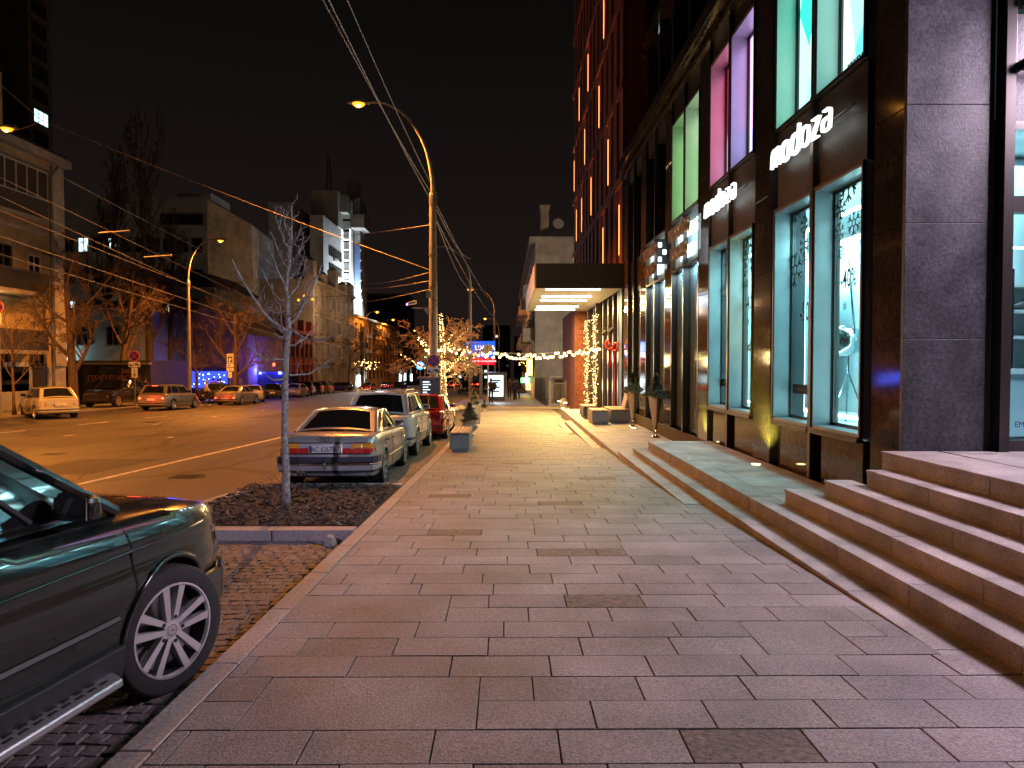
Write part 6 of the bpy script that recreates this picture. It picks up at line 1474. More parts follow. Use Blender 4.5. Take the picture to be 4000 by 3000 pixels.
# distant traffic: one small car copied down the avenue
o0, _, _ = side('distant car with glowing red tail lamps in the traffic queue', 'hatch', 1775, 170, 0, (.05, .03, .03), 1.0, 'far', group='queue of far cars with red tail lamps', name='distant_car')
for px, Y in ((1745, 185), (1800, 190), (1835, 178), (1768, 215), (1822, 225), (1860, 205), (1790, 250), (1722, 150), (1760, 140), (1790, 152), (1820, 146), (1856, 160), (1880, 175), (1738, 165), (1805, 165), (1868, 195), (1715, 205), (1845, 255), (1880, 240), (1812, 290), (1752, 270)):
    p = at(px, 1420, Y); copy_tree(o0, None, (p.x, Y, rz_(Y)))
# ---- emergency van behind the parked row
ev = thing('emergency_van', 'dark emergency van with two bright blue beacons behind the parked cars', 'van', (-25.6, 72, gz(72)), 0)
pe = at(1055, 1420, 73)
evb, S_, I_ = None, None, None
X0 = pe.x
MB().box(X0 - 1.9, X0 + 1.5, 72.5, 74.6, gz(73) + .45, gz(73) + 2.45).build('box_body', mat('dark_blue_van', (.03, .04, .08), .4, coat=.5), ev, bevel=.1)
MB().hexa([(X0 + 1.5, 72.55, gz(73) + .45), (X0 + 3.0, 72.55, gz(73) + .45), (X0 + 3.0, 74.55, gz(73) + .45), (X0 + 1.5, 74.55, gz(73) + .45)], [(X0 + 1.5, 72.6, gz(73) + 2.1), (X0 + 2.1, 72.6, gz(73) + 2.1), (X0 + 2.1, 74.5, gz(73) + 2.1), (X0 + 1.5, 74.5, gz(73) + 2.1)]).build('cab', M['carglass'], ev, bevel=.08)
for x in (X0 - 1.1, X0 + 2.0): MB().lathe([(.36, 0), (.36, .22)], (x, 72.4, gz(73) + .37), 18, 'y').build('wheel', M['tyre'], ev)
for px in (1017, 1093):
    p = at(px, 1457, 72.4); MB().lathe([(.14, -.1), (.14, .06), (.08, .12)], p, 10).build('beacon', M['blue_led'], ev)
    light('beacon_light', 'POINT', (p.x, p.y - .3, p.z + .3), 170, (.04, .06, 1), .15, parent=ev)
p = at(1069, 1424, 73); MB().sphere(p, .16, 8, 6).build('warning_lamp', M['tail_on'], ev); MB().tube([(p.x, p.y, gz(73) + 2.4), p], .03, 5).build('lamp_stalk', M['metal'], ev)
light('beacon_wash', 'POINT', (-24.0, 68.0, 1.6), 60, (.12, .05, 1), .3, parent=ev)
# ================================================================ the dark SUV in the foreground
HD = R(-8)
fwx, fwy = -1.90, 4.06           # front right wheel centre line (outer face)
Ls, ks = 4.55, .97
mods = dict(L=4.62, W=1.88, H=1.67, belt=1.12, deck=1.12, hood=1.14, nose=1.02, wr=.375, sill=.30, fw=.318, fb=.245, rf=.085, rb=-.475, rr=-.405)
hw_ = mods['W'] / 2
# local position of that wheel face -> origin
lx, ly = (hw_ - .005) * ks, mods['fw'] * mods['L'] * ks
ox = fwx - (lx * math.cos(HD) - ly * math.sin(HD)); oy = fwy - (lx * math.sin(HD) + ly * math.cos(HD))
zz = rz_(fwy)
suv, S, I = car('dark green black SUV with silver wheels parked half out of frame beside the pavement', 'suv', (ox, oy, rz_(oy) + .006), HD, (.01, .016, .014), ks, detail=1, steer=R(-15), mods=mods, name='parked_suv',
    mt=mat('black_green_paint', (.009, .014, .013), .2, .2, coat=.85, blotch=.3, bl_scale=2.5, rv=.12, var=.3, vscale=20))
PN, halfw, yr, yf, hw = I['panel'], I['halfw'], I['yr'], I['yf'], I['hw']
# running board with drain slots
rb_ = MB(); yw0, yw1 = S['rw'] * S['L'] + .45, S['fw'] * S['L'] - .47
rb_.hexa([(hw - .10, yw0, .30), (hw + .10, yw0 + .05, .30), (hw + .10, yw1 - .12, .30), (hw - .10, yw1, .30)], [(hw - .10, yw0, .34), (hw + .095, yw0 + .05, .345), (hw + .095, yw1 - .12, .345), (hw - .10, yw1, .34)])
ro = rb_.build('running_board', mat('brushed_running_board', (.42, .42, .43), .35, .7), suv, world=False, bevel=.012)
sl = MB()
for k_ in range(26):
    y_ = yw0 + .12 + k_ * .082
    if y_ > yw1 - .2: break
    for x_, o_ in ((hw + .005, 0), (hw + .045, .04)): sl.box(x_ - .008, x_ + .008, y_ + o_, y_ + o_ + .045, .346, .3485)
sl.build('drain_slots', M['black'], ro, world=False)
# lower cladding below the doors
b = MB(); b.hexa([(hw - .16, yw0, .26), (hw - .02, yw0, .27), (hw - .02, yw1 + .04, .27), (hw - .16, yw1 + .04, .26)], [(hw - .10, yw0, .45), (hw + .002, yw0, .45), (hw + .002, yw1 + .04, .45), (hw - .10, yw1 + .04, .45)])
b.build('sill_cladding', M['trim'], suv, world=False, bevel=.01)
# raised crease along doors and fender
for z0, dz_, r_ in ((.90, .045, .010),):
    b = MB(); b.tube([(halfw(y_, z0 + dz_ * (y_ / 2)) + .001, y_, z0 + dz_ * (y_ / 2)) for y_ in [yr + .8 + (yf - .45 - yr - .8) * i / 16 for i in range(17)]], r_, 6); b.build('body_crease', I['mb'], suv, world=False, smooth=True)
# quarter light divider, bonnet edge line, indicator, fuel details
P = PN['right']
MB().tube([P(.845, .10, .012), P(.86, .88, .010)], .014, 5).build('window_divider', M['trim'], suv, world=False)
b = MB()
for s in (1, -1): b.tube([(s * (halfw(y_, 1.0) * .90), y_, cr([(S['fb'] * S['L'], 1.085), (yf - .6, 1.03), (yf - .2, .955)], y_) + .006) for y_ in [S['fb'] * S['L'] + .02 + (yf - .25 - S['fb'] * S['L']) * i / 10 for i in range(11)]], .0065, 4)
b.build('bonnet_seam', M['black'], suv, world=False)
MB().hexa([(hw * .985, yf - .95, .80), (hw + .004, yf - .95, .80), (hw + .004, yf - .93, .80), (hw * .985, yf - .93, .80)], [(hw * .98, yf - .99, .93), (hw - .0, yf - .99, .93), (hw - .0, yf - .97, .93), (hw * .98, yf - .97, .93)]).build('fender_trim', M['chrome'], suv, world=False) if False else None
for k_, xx in enumerate((-.35, .35)): MB().tube([(xx, S['fb'] * S['L'] + .03, 1.13), (xx - .3, S['fb'] * S['L'] - .04, 1.17)], .008, 5).build('wiper', M['trim'], suv, world=False)
# ================================================================ bare trees
def grow(out, p, d, L, r, lvl, rng, P):
    """recursive branch; out collects (points, radii, level)"""
    n = P['seg'][min(lvl, len(P['seg']) - 1)]; pts = [p.copy()]; rad = [r]; q = p.copy(); dd = d.normalized()
    for i in range(n):
        w = P['wob'] * (.4 + lvl * .35)
        dd = (dd + Vector((rng.uniform(-w, w), rng.uniform(-w, w), rng.uniform(-w, w))) + Vector((0, 0, P['up'][min(lvl, len(P['up']) - 1)]))).normalized()
        q = q + dd * (L / n); pts.append(q.copy()); rad.append(r * (1 - (.62 if lvl else P.get('tt', .55)) * (i + 1) / n))
    out.append((pts, rad, lvl))
    if lvl >= P['depth']: return
    k = P['kids'][min(lvl, len(P['kids']) - 1)]; s0 = P['start'][min(lvl, len(P['start']) - 1)]
    for j in range(k):
        f = s0 + (1 - s0) * (j + rng.random() * .8) / k; i = min(n - 1, int(f * n)); fr = f * n - i
        a = pts[i].lerp(pts[i + 1], fr); td = (pts[i + 1] - pts[i]).normalized()
        ax = td.orthogonal().normalized(); ax.rotate(Matrix.Rotation(j * 2.4 + rng.uniform(-.6, .6), 3, td) if False else Matrix.Rotation(rng.random() * 6.283 if lvl else j * 2.4 + rng.uniform(-.4, .4), 3, td))
        ang = R(P['ang'][min(lvl, len(P['ang']) - 1)] + rng.uniform(-12, 12)); nd = td * math.cos(ang) + ax * math.sin(ang)
        ln = L * P['len'][min(lvl, len(P['len']) - 1)] * rng.uniform(.7, 1.15) * (1.15 - .5 * f)
        grow(out, a, nd, ln, rad[i] * P['rr'], lvl + 1, rng, P)
def tree(name, label, base, h, r, seed, P, mt, group=None, lean=(0, 0), cat='tree'):
    rng = random.Random(seed); out = []
    grow(out, Vector(base), Vector((lean[0], lean[1], 1)), h, r, 0, rng, P)
    t = thing(name, label, cat, base, 0, group)
    b = MB(); pts, rad, _ = out[0]; rad[0] = r * 1.35; b.tube(pts, rad, 12); b.build('trunk', mt, t, smooth=True)
    main = MB(); tw = MB()
    for pts, rad, lv in out[1:]:
        if lv == 1: main.tube(pts, rad, 6, cap=False)
        else: tw.tube(pts, [max(x, P.get('rmin', .004)) for x in rad], 4 if lv == 2 else 3, cap=False)
    if main.v: main.build('limbs', mt, t, smooth=True)
    if tw.v: tw.build('crown', mt, t, kind='stuff')
    return t, out
BIG = dict(depth=5, seg=(7, 7, 6, 5, 4, 3), wob=.16, up=(.0, .10, .05, .03), kids=(8, 6, 6, 5, 3), start=(.33, .25, .2, .15), ang=(48, 45, 42, 40), len=(.62, .55, .5, .5), rr=.55, rmin=.009)
POP = dict(depth=4, seg=(9, 7, 5, 4, 3), wob=.08, up=(.0, .22, .16, .1), kids=(16, 7, 5, 3), start=(.22, .15, .15, .1), ang=(26, 26, 28, 30), len=(.34, .5, .5, .5), rr=.5, rmin=.02)
GLB = dict(depth=4, seg=(5, 7, 6, 5, 4), wob=.2, up=(0, .02, -.05, -.07), kids=(9, 6, 5, 4), start=(.55, .2, .15, .1), ang=(62, 45, 40, 40), len=(.62, .55, .55, .5), rr=.6, rmin=.012)
def base_at(px, Y, dz=0): p = at(px, 1420, Y); return (p.x, Y, gz(Y) + dz)
tree('street_tree', 'large bare spreading tree with forked trunk beside the white hatchback', base_at(284, 40.6), 6.9, .27, 11, dict(BIG, start=(.28, .2, .2, .15)), M['bark'])
tree('street_tree', 'bare leaning tree behind the no stopping sign across the road', base_at(452, 54), 8.6, .26, 5, BIG, M['bark'], lean=(.12, 0))
tree('street_tree', 'bare bushy tree beside the parking zone sign', base_at(918, 61), 7.4, .22, 8, dict(BIG, start=(.25, .2, .2, .1)), M['bark'])
tree('young_tree', 'small thin bare tree before the ochre corner house', base_at(52, 34), 4.2, .07, 3, dict(BIG, depth=3, kids=(9, 5, 4)), M['bark'])
tree('poplar_tree', 'tallest faint bare poplar rising behind the dark courtyard', base_at(590, 62), 20, .34, 21, POP, M['bark_dark'])
tree('poplar_tree', 'tall faint bare poplar between the tower and the taller poplar', base_at(415, 66), 19, .32, 22, POP, M['bark_dark'])
tree('poplar_tree', 'dark bare poplar beside the lit house window', base_at(660, 66), 14, .3, 24, POP, M['bark_dark'])
tree('street_tree', 'small bare round tree before the ochre house shop lights', base_at(1361, 108), 6.2, .14, 9, dict(BIG, depth=4, kids=(7, 6, 5, 4)), M['bark'])
tree('street_tree', 'dark bare tree far along the left pavement past the ochre house', base_at(1570, 130), 8, .16, 10, dict(BIG, depth=4, kids=(7, 6, 5, 4)), M['bark_dark'])
tree('street_tree', 'bare tree standing beside the blue shop awning', base_at(768, 63.5), 5.2, .14, 13, dict(BIG, depth=3, kids=(8, 6, 4)), M['bark'])
# --- slender young tree in the planting bed
def young():
    rng = random.Random(4); base = at(1122, 1500, 9.35); base.z = gz(9.35) + .02
    t = thing('young_tree', 'slender pale bare young tree standing in the bark planting bed', 'tree', base)
    K = [(1122, 2003), (1115, 1800), (1112, 1600), (1116, 1400), (1128, 1290), (1118, 1130), (1134, 1000), (1140, 905), (1140, 800)]
    pts = []
    zs = [at(px, py, 9.35) for px, py in K]; zs[0].z = base.z
    rad = [.055, .046, .043, .039, .033, .024, .017, .011, .005]
    fine = []; fr = []
    for i in range(len(zs) - 1):
        for k in range(4): f = k / 4; fine.append(zs[i].lerp(zs[i + 1], f) + Vector((rng.uniform(-.008, .008), rng.uniform(-.01, .01), 0))); fr.append(rad[i] * (1 - f) + rad[i + 1] * f)
    fine.append(zs[-1]); fr.append(rad[-1]); b = MB(); b.tube(fine, fr, 12); b.build('trunk', M['bark_pale'], t, smooth=True)
    def at_h(py):
        for i in range(len(K) - 1):
            if K[i][1] >= py >= K[i + 1][1]: f = (K[i][1] - py) / (K[i][1] - K[i + 1][1]); return zs[i].lerp(zs[i + 1], f), rad[i] * (1 - f) + rad[i + 1] * f
        return zs[-1], .01
    limbs = [(1310, 1010, 1120, .018, .3), (1300, 905, 1010, .022, -.2), (1270, 1255, 1035, .022, .1), (1400, 960, 1350, .014, -.3), (1350, 1240, 1260, .015, .35), (1235, 1210, 1100, .014, -.4), (1180, 1030, 1060, .014, .4), (1170, 1195, 1030, .012, .2), (1120, 1050, 950, .012, -.2), (1090, 1190, 985, .011, .3), (1050, 1065, 915, .010, .1), (1030, 1185, 935, .010, -.3), (985, 1080, 850, .009, .2), (960, 1175, 875, .008, -.2), (930, 1100, 815, .007, .1), (1330, 1090, 1190, .014, -.6), (1215, 1000, 1130, .012, .6), (1460, 1300, 1400, .012, .3), (1480, 1010, 1440, .010, -.3), (1280, 1350, 1290, .012, -.4), (1010, 1005, 985, .008, .5)]
    lm = MB(); tw = MB()
    for (py0, pxe, pye, r_, dy) in limbs:
        a, ra = at_h(py0); e = at(pxe, pye, 9.35 + dy * 1.6)
        P_ = []; n = 9; side = Vector((0, 0, -1)) * (e - a).length * .13
        for i in range(n + 1):
            f = i / n; q = a.lerp(e, f) + side * math.sin(f * PI) * (1 if f < .9 else .5) + Vector((rng.uniform(-1, 1), rng.uniform(-1, 1), rng.uniform(-1, 1))) * .012
            P_.append(q)
        rd = [min(ra * .8, r_) * (1 - .7 * i / n) + .0022 for i in range(n + 1)]
        lm.tube(P_, rd, 6, cap=False)
        for i in range(2, n + 1):
            for s in range(2 if rng.random() < .3 else 1):
                if rng.random() < .22: continue
                d = (P_[i] - P_[i - 1]).normalized(); o = d.orthogonal(); o.rotate(Matrix.Rotation(rng.random() * 6.28, 3, d))
                dr = (d * .5 + o * .6 + Vector((0, 0, .35))).normalized(); l = rng.uniform(.05, .19) * (1.2 - .4 * i / n)
                m1 = P_[i] + dr * l * .5 + Vector((rng.uniform(-.01, .01), 0, 0)); m2 = m1 + (dr + Vector((rng.uniform(-.4, .4), rng.uniform(-.3, .3), .35))).normalized() * l * .55
                tw.tube([P_[i], m1, m2], [.0052, .0045, .003], 4, cap=False)
                if rng.random() < .6: tw.tube([m1, m1 + (dr + Vector((rng.uniform(-.9, .9), rng.uniform(-.6, .6), rng.uniform(0, .5)))).normalized() * l * .45], [.004, .0028], 4, cap=False)
                tw.sphere(m2, .006, 4, 3)
    for i in range(16, len(fine)):
        for s in range(1):
            d = Vector((rng.uniform(-1, 1), rng.uniform(-.8, .8), .7)).normalized(); l = rng.uniform(.05, .14); tw.tube([fine[i], fine[i] + d * l, fine[i] + d * l + Vector((0, 0, l * .5))], [.005, .004, .003], 4, cap=False)
    lm.build('limbs', M['bark_pale'], t, smooth=True); tw.build('twigs', M['bark_pale'], t, kind='stuff')
young()
M['bark_mid'] = mat('mid_brown_bark', (.16, .10, .07), .9)
# --- globe tree wrapped in fairy lights beside the lamp post
lp = at(1735, 1420, 27.0)
lt, out = tree('garland_tree', 'bare round tree wrapped in golden fairy lights beside the concrete lamp post', (lp.x, 27, gz(27)), 3.0, .10, 17, dict(GLB, kids=(12, 7, 6, 4), len=(.75, .55, .55, .5)), M['bark_mid'], cat='tree')
b = MB(); rng = random.Random(3)
def sprinkle(pts, rad, dens, lo=0):
    for i in range(len(pts) - 1):
        a, c_ = pts[i], pts[i + 1]; n = int((c_ - a).length * dens)
        for k in range(n):
            f = rng.random(); q = a.lerp(c_, f); an = rng.random() * 6.28; r_ = rad[i] + .02
            b.sphere((q.x + r_ * math.cos(an), q.y + r_ * math.sin(an), q.z + rng.uniform(-.03, .03)), rng.choice((.008, .012, .015)), 4, 2)
sprinkle(out[0][0], out[0][1], 75); sprinkle([Vector((lp.x - .04, 27, 1.1)), Vector((lp.x - .05, 27, 2.4)), Vector((lp.x - .13, 27, 3.55))], [.05, .05, .03], 70)
for o_ in [o for o in out[1:] if o[2] == 1][:9]: sprinkle(o_[0], o_[1], 38)
b.build('fairy_lights', M['fairy'], lt, kind='stuff')
MB().tube([(lp.x, 27, .9), (lp.x - .05, 27, 2.4), (lp.x - .13, 27, 3.6)], [.05, .035, .015], 6).build('leader', M['bark'], lt)
for z in (.0, 1.4, 2.6): light('fairy_glow', 'POINT', (lp.x + .3, 26.6, z), 45, (1, .64, .25), .3, parent=lt)
# ================================================================ lamps and wires
M['wire_m'] = mat('cross_wire_metal', (.2, .18, .16), .6)
LC = (1.0, .31, .04)
def lamp_post(label, base, H, reach, side, lit, power=9000, arm_h=2.6, r=.13, big=False, group='tall sodium street lamps', mt=None, spot_=168):
    x, y, z = base; t = thing('street_lamp', label, 'street lamp', base, 0, group); zt = H - arm_h
    b = MB(); b.lathe([(r * 1.05, 0), (r, (zt - z) * .5), (r * .82, zt - z)], (x, y, z), 14); b.build('pole', mt or M['pole'], t, smooth=True, angle=40)
    P = [(x, y, zt - .4)]; 
    for k in range(11): a = R(90 * k / 10); P.append((x + side * reach * (1 - math.cos(a)) * 1.0, y, zt + (arm_h) * math.sin(a)))
    P.append((x + side * (reach + .25), y, H - .02)); MB().tube(P, [r * .5] * 4 + [r * .36] * (len(P) - 4), 8).build('arm', mt or M['pole'], t, smooth=True)
    MB().lathe([(r * .9, zt - .5), (r * .98, zt - .3), (r * .98, zt - .1), (r * .6, zt)], (x, y, 0), 12).build('collar', M['metal'], t)
    hx_, hz_ = x + side * (reach + .55), H
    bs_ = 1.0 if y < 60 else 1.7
    h = MB(); h.hexa([(hx_ - .38, y - .10, hz_ - .07), (hx_ + .38, y - .14, hz_ - .07), (hx_ + .38, y + .14, hz_ - .07), (hx_ - .38, y + .10, hz_ - .07)], [(hx_ - .34, y - .05, hz_ + .06), (hx_ + .30, y - .08, hz_ + .09), (hx_ + .30, y + .08, hz_ + .09), (hx_ - .34, y + .05, hz_ + .06)])
    ho = h.build('lamp_head', M['metal'], t, bevel=.02)
    if lit:
        MB().lathe([(.03, -.10 * bs_), (.16 * bs_, -.07 * bs_), (.22 * bs_, 0)], (hx_ , y, hz_ - .075), 14).build('halo_bowl', M['sodium_glow'], ho, smooth=True); MB().sphere((hx_, y - .05, hz_ - .13), .11 * bs_, 10, 6, .8).build('lit_core', M['sodium'], ho, smooth=True)  # oversized glowing bowl imitates the halo around the core
        light('lamp_light', 'SPOT', (hx_, y, hz_ - .2), power * 1.08, LC, .12, parent=t, spot=spot_, blend=.4, target=(hx_, y, 0))
    else: MB().lathe([(.03, -.06), (.13, -.03), (.15, 0)], (hx_, y, hz_ - .075), 12).build('bowl', M['lamp_clear'], ho, smooth=True)
    return (hx_, y, hz_)
p = at(1693, 1420, 25.0)
P1 = (p.x, 25.0, gz(25)); lamp_post('tall concrete lamp post with lit orange lamp and crossing wires beside the parking machine', P1, 10.7, 2.0, -1, True, 7500, 3.1, .145, spot_=146, mt=mat('pale_concrete_pole', (.34, .31, .27), .75, var=.2, vscale=8, bump=.2, bscale=30))  # the pole's own warm grey concrete colour
p = at(1837, 1420, 55); lamp_post('unlit lamp post of the near side row standing behind the billboard', (p.x, 55, gz(55)), 10.6, 2.2, -1, False)
p = at(1932, 1420, 84); lamp_post('farther lamp post on the near side arching over the billboard', (p.x, 84, gz(84)), 10.4, 2.3, -1, True, 9000, spot_=176)
p = at(1950, 1420, 145); lamp_post('most distant lit lamp on the near side of the avenue', (p.x, 145, gz(145)), 10.8, 2.3, -1, True, 6500)
p = at(739, 1420, 51.7); lamp_post('tall lit lamp post across the road beside the silver wagon', (p.x, 51.7, gz(51.7)), 10.55, 1.8, 1, True, 9500, 2.9, spot_=152)
lamp_post('lit lamp at the left edge before the ochre house', (-21.38, 27.4, gz(27.4)), 10.6, 2.0, 1, True, 9500, 2.6, spot_=166)
p = at(1425, 1420, 122); lamp_post('lit far lamp before the end of the ochre house', (p.x, 122, gz(122)), 10.5, 1.6, 1, True, 12000, spot_=176)
p = at(1491, 1420, 145); lamp_post('lit far lamp with thin pole past the ochre house', (p.x, 145, gz(145)), 10.6, 1.8, 1, True, 12000, spot_=176)
for k_, (px, py, Y) in enumerate(((1622, 1290, 190), (1643, 1312, 230))):
    q = at(px, py, Y); lamp_post(('lower', 'upper')[1 - k_] + ' small far orange lamp seen just left of the concrete post', (q.x - 2.5, Y, gz(Y)), q.z, 1.8, 1, True, 5000, 2)
hl_ = at(1195, 1172, 88); t = thing('hanging_fill_lamp', 'orange lamp cluster hung on a cross wire before the ornate house', 'lamp', hl_)
for dx, dz in ((-.9, 0), (-.2, .5), (.8, .1)): MB().sphere((hl_.x + dx, 88, hl_.z + dz), .16, 8, 6).build('globe', M['sodium_glow'], t)
MB().tube([(hl_.x - 6, 88, hl_.z + 1.0), (hl_.x, 88, hl_.z + .3), (hl_.x + 14, 88, hl_.z + .9)], .03, 4).build('cross_wire', M['wire_m'], t)
light('globe_fill', 'POINT', (hl_.x + 3, 92, hl_.z), 450, (1, .55, .25), .3, parent=t)  # added warm fill, set apart from the globes to light the house fronts
light('globe_fill', 'POINT', (hl_.x + 6, 106, hl_.z), 350, (1, .55, .25), .3, parent=t)
# wires
M['wire'] = mat('overhead_wire', (.42, .38, .34), .6, .0)
def wire(label, a, c_, sag=.3, r=.012, grp='overhead wires strung across the street'):
    a, c_ = Vector(a), Vector(c_); P = [a.lerp(c_, i / 16) - Vector((0, 0, sag * 4 * (i / 16) * (1 - i / 16))) for i in range(17)]
    b = MB(); b.tube(P, r, 4); tag(b.build('wire', M['wire']), label, 'wire', grp)
PX1 = P1[0]
H_ = lambda py: CH + (1420 - py) * 25 / 2800
# span wires fixed to the concrete post (heights measured on it)
_j = at(163, 470, 27.4)
wire('thick white span wire running from the concrete post up over the young tree', (PX1, 25, H_(1061)), _j, .1, .009)
wire('steep wire rising from the span wire junction to the left picture edge', _j, at(-260, 105, 27.4), .0, .014)
wire('wire from the span junction back to the lamp at the left edge', _j, at(20, 510, 27.4), .1, .012)
for py, tgt, lab in ((880, at(1180, 920, 60), 'topmost thin wire reaching left from the concrete post'), (1061, at(1400, 1105, 55), 'pair wire from the concrete post toward the hotel tower'), (1095, at(1380, 1120, 58), 'second pair wire from the concrete post toward the hotel tower'), (1128, at(1330, 1180, 62), 'lowest thin wire reaching left from the concrete post')):
    wire(lab, (PX1, 25, H_(py)), (tgt.x, tgt.y, tgt.z), .2, .012)
# wires overhead running along the street
for k_, (a, c_, r_) in enumerate(((at(1230, -60, 11), Vector((PX1, 25, H_(770))), .014), (at(1255, -60, 11), Vector((PX1, 25, H_(800))), .014), (at(1330, -60, 11.5), Vector((PX1 + .1, 25, H_(760))), .010))):
    wire(('leftmost', 'middle', 'rightmost')[k_] + ' overhead cable descending from the top edge to the concrete post', a, c_, .1, r_)
CL = ('lowest', 'second lowest', 'topmost', 'second topmost')
for k_, (s, e) in enumerate((((PX1, 25, H_(790)), at(1837, 1010, 55)), ((PX1, 25, H_(830)), at(1835, 1130, 55)), ((PX1 + .1, 25, H_(860)), at(1932, 1240, 84)), ((PX1 + .1, 25, H_(800)), at(1932, 1190, 84)))):
    wire(CL[k_] + ' cable continuing down the avenue beyond the concrete post', s, e, .5, .012)
TW = [((0, 690), (1010, 1180)), ((0, 765), (1010, 1235)), ((0, 820), (1130, 1262)), ((0, 920), (1130, 1300)), ((0, 560), (1000, 1085)), ((0, 990), (1250, 1355))]
for k_, (a, c_) in enumerate(TW):
    A = at(a[0] - 200, a[1] - (c_[1] - a[1]) / c_[0] * 200, 17); B = at(c_[0], c_[1], 46)
    wire('trolley wire over the roadway, %s strand on the left side' % ('second', 'third', 'fourth', 'fifth', 'topmost', 'lowest')[k_], A, B, .05, .011 if k_ < 4 else .009)
# trolley wire spreaders
for px, py, Y in ((470, 905, 27), (640, 1000, 30)):
    q = at(px, py, Y); tag(MB().tube([q - Vector((.8, 0, .05)), q + Vector((.3, 0, .03))], .03, 6).sphere(q + Vector((.3, 0, .03)), .06, 6, 4).build('wire_spreader', M['pole']), 'pale spreader bar clipped on the trolley wires %s' % ('before the ochre house' if px == 470 else 'left of the lit lamp post'), 'wire fitting')
# fittings on the concrete post
fit = thing('camera_bracket', 'white bracket with a surveillance camera on the concrete lamp post', 'camera', (PX1 - .3, 24.8, H_(1205)))
zc = H_(1205)
MB().box(PX1 - .72, PX1 - .12, 24.82, 24.88, zc - .02, zc + .02).hexa([(PX1 - .16, 24.82, zc - .24), (PX1 - .12, 24.82, zc - .24), (PX1 - .12, 24.88, zc - .24), (PX1 - .16, 24.88, zc - .24)], [(PX1 - .34, 24.82, zc - .02), (PX1 - .12, 24.82, zc - .02), (PX1 - .12, 24.88, zc - .02), (PX1 - .34, 24.88, zc - .02)]).build('bracket', M['trim_w'], fit)
MB().hexa([(PX1 - .86, 24.7, zc + .08), (PX1 - .56, 24.75, zc + .14), (PX1 - .56, 24.9, zc + .14), (PX1 - .86, 24.85, zc + .08)], [(PX1 - .84, 24.7, zc + .18), (PX1 - .56, 24.75, zc + .26), (PX1 - .56, 24.9, zc + .26), (PX1 - .84, 24.85, zc + .18)]).build('camera_body', M['trim_w'], fit, bevel=.02)
MB().sphere((PX1 - .87, 24.77, zc + .12), .035, 8, 6).build('infrared_led', emis('violet_led', (.45, .1, 1), 12), fit)
jb = thing('junction_box', 'small grey junction box strapped to the concrete lamp post', 'box', (PX1 - .2, 24.85, H_(1165))); MB().box(PX1 - .22, PX1 - .05, 24.78, 24.86, H_(1165), H_(1140)).build('box', M['trim_w'], jb); MB().tube([(PX1 - .1, 24.83, H_(1165)), (PX1 + .18, 24.83, H_(1180)), (PX1 + .12, 24.83, H_(1200))], .012, 5).build('cable', M['black'], jb)
for py in (1000, 1125): tag(MB().lathe([(.155, 0), (.155, .05)], (PX1, 25, H_(py)), 14).build('clamp_band', M['metal']), 'steel clamp band around the concrete post at its %s wires' % ('upper' if py == 1000 else 'lower'), 'clamp')
# ================================================================ signs
def no_stop(label, c, r, plates, base, grp=None):
    t = thing('no_stopping_sign', label, 'road sign', base, 0, grp)
    x, y, z = c; b = MB(); b.disc((x, y, z), r, '-y', 28, depth=.012); b.build('sign_rim', M['sheet_white'], t)
    b = MB(); b.disc((x, y - .013, z), r * .97, '-y', 28); b.build('red_ring', M['sign_red'], t); b = MB(); b.disc((x, y - .015, z), r * .80, '-y', 28); b.build('blue_field', M['sign_blue'], t)
    q = MB(); 
    for a in (45, 135): q.ribbon([(-r * .82 * math.cos(R(a)), -r * .82 * math.sin(R(a))), (r * .82 * math.cos(R(a)), r * .82 * math.sin(R(a)))], r * .13, frame((x, y - .016, z), '-y'), .002)
    q.build('red_cross', M['sign_red'], t)
    MB().tube([(x, y + .04, base[2]), (x, y + .04, z + r * .6)], .035, 8).build('post', M['metal'], t)
    zz = z - r - .02
    for kind in plates:
        w, h = (r * 1.05, r * .95) if kind == 'tow' else (r * .55, r * 1.9)
        p_ = MB().box(x - w, x + w, y - .01, y, zz - h, zz).build('sub_plate', M['sheet_white'], t); q = MB(); M4 = frame((x, y - .011, zz - h), '-y')
        if kind == 'tow':
            # tow truck pictogram: truck, hook line and lifted car
            q.ribbon([(-w * .85, h * .28), (-w * .1, h * .28)], h * .12, M4, .002); q.ribbon([(-w * .85, h * .45), (-w * .55, h * .45)], h * .28, M4, .002); q.ribbon([(-w * .3, h * .3), (w * .05, h * .72)], h * .08, M4, .002); q.ribbon([(w * .05, h * .62), (w * .85, h * .34)], h * .24, M4, .002); q.ribbon([(w * .25, h * .68), (w * .6, h * .56)], h * .2, M4, .002)
            for cx in (-w * .7, -w * .25, w * .25, w * .72): q.sphere((x + cx, y - .012, zz - h + h * .22), h * .09, 8, 4)
        else:
            q.ribbon([(0, h * .85), (0, h * .25)], w * .22, M4, .002); q.ribbon([(-w * .4, h * .4), (0, h * .12), (w * .4, h * .4)], w * .2, M4, .002)
        q.build('pictogram', M['sign_black'], p_); zz -= h + .03
    return t
c = at(1694, 1409, 24.2); no_stop('no stopping sign with tow away plate on the concrete lamp post', c, .215, ('tow',), (c.x, 24.25, gz(24.2)))
c = at(524.6, 1391, 45); no_stop('no stopping sign with tow plate and down arrow before the bare trees', c, .34, ('tow', 'arrow'), (c.x, 45.04, gz(45)))
c = at(-8, 1199, 31); no_stop('no stopping sign cut by the left picture edge', c, .25, ('arrow',), (c.x, 31.04, gz(31)))
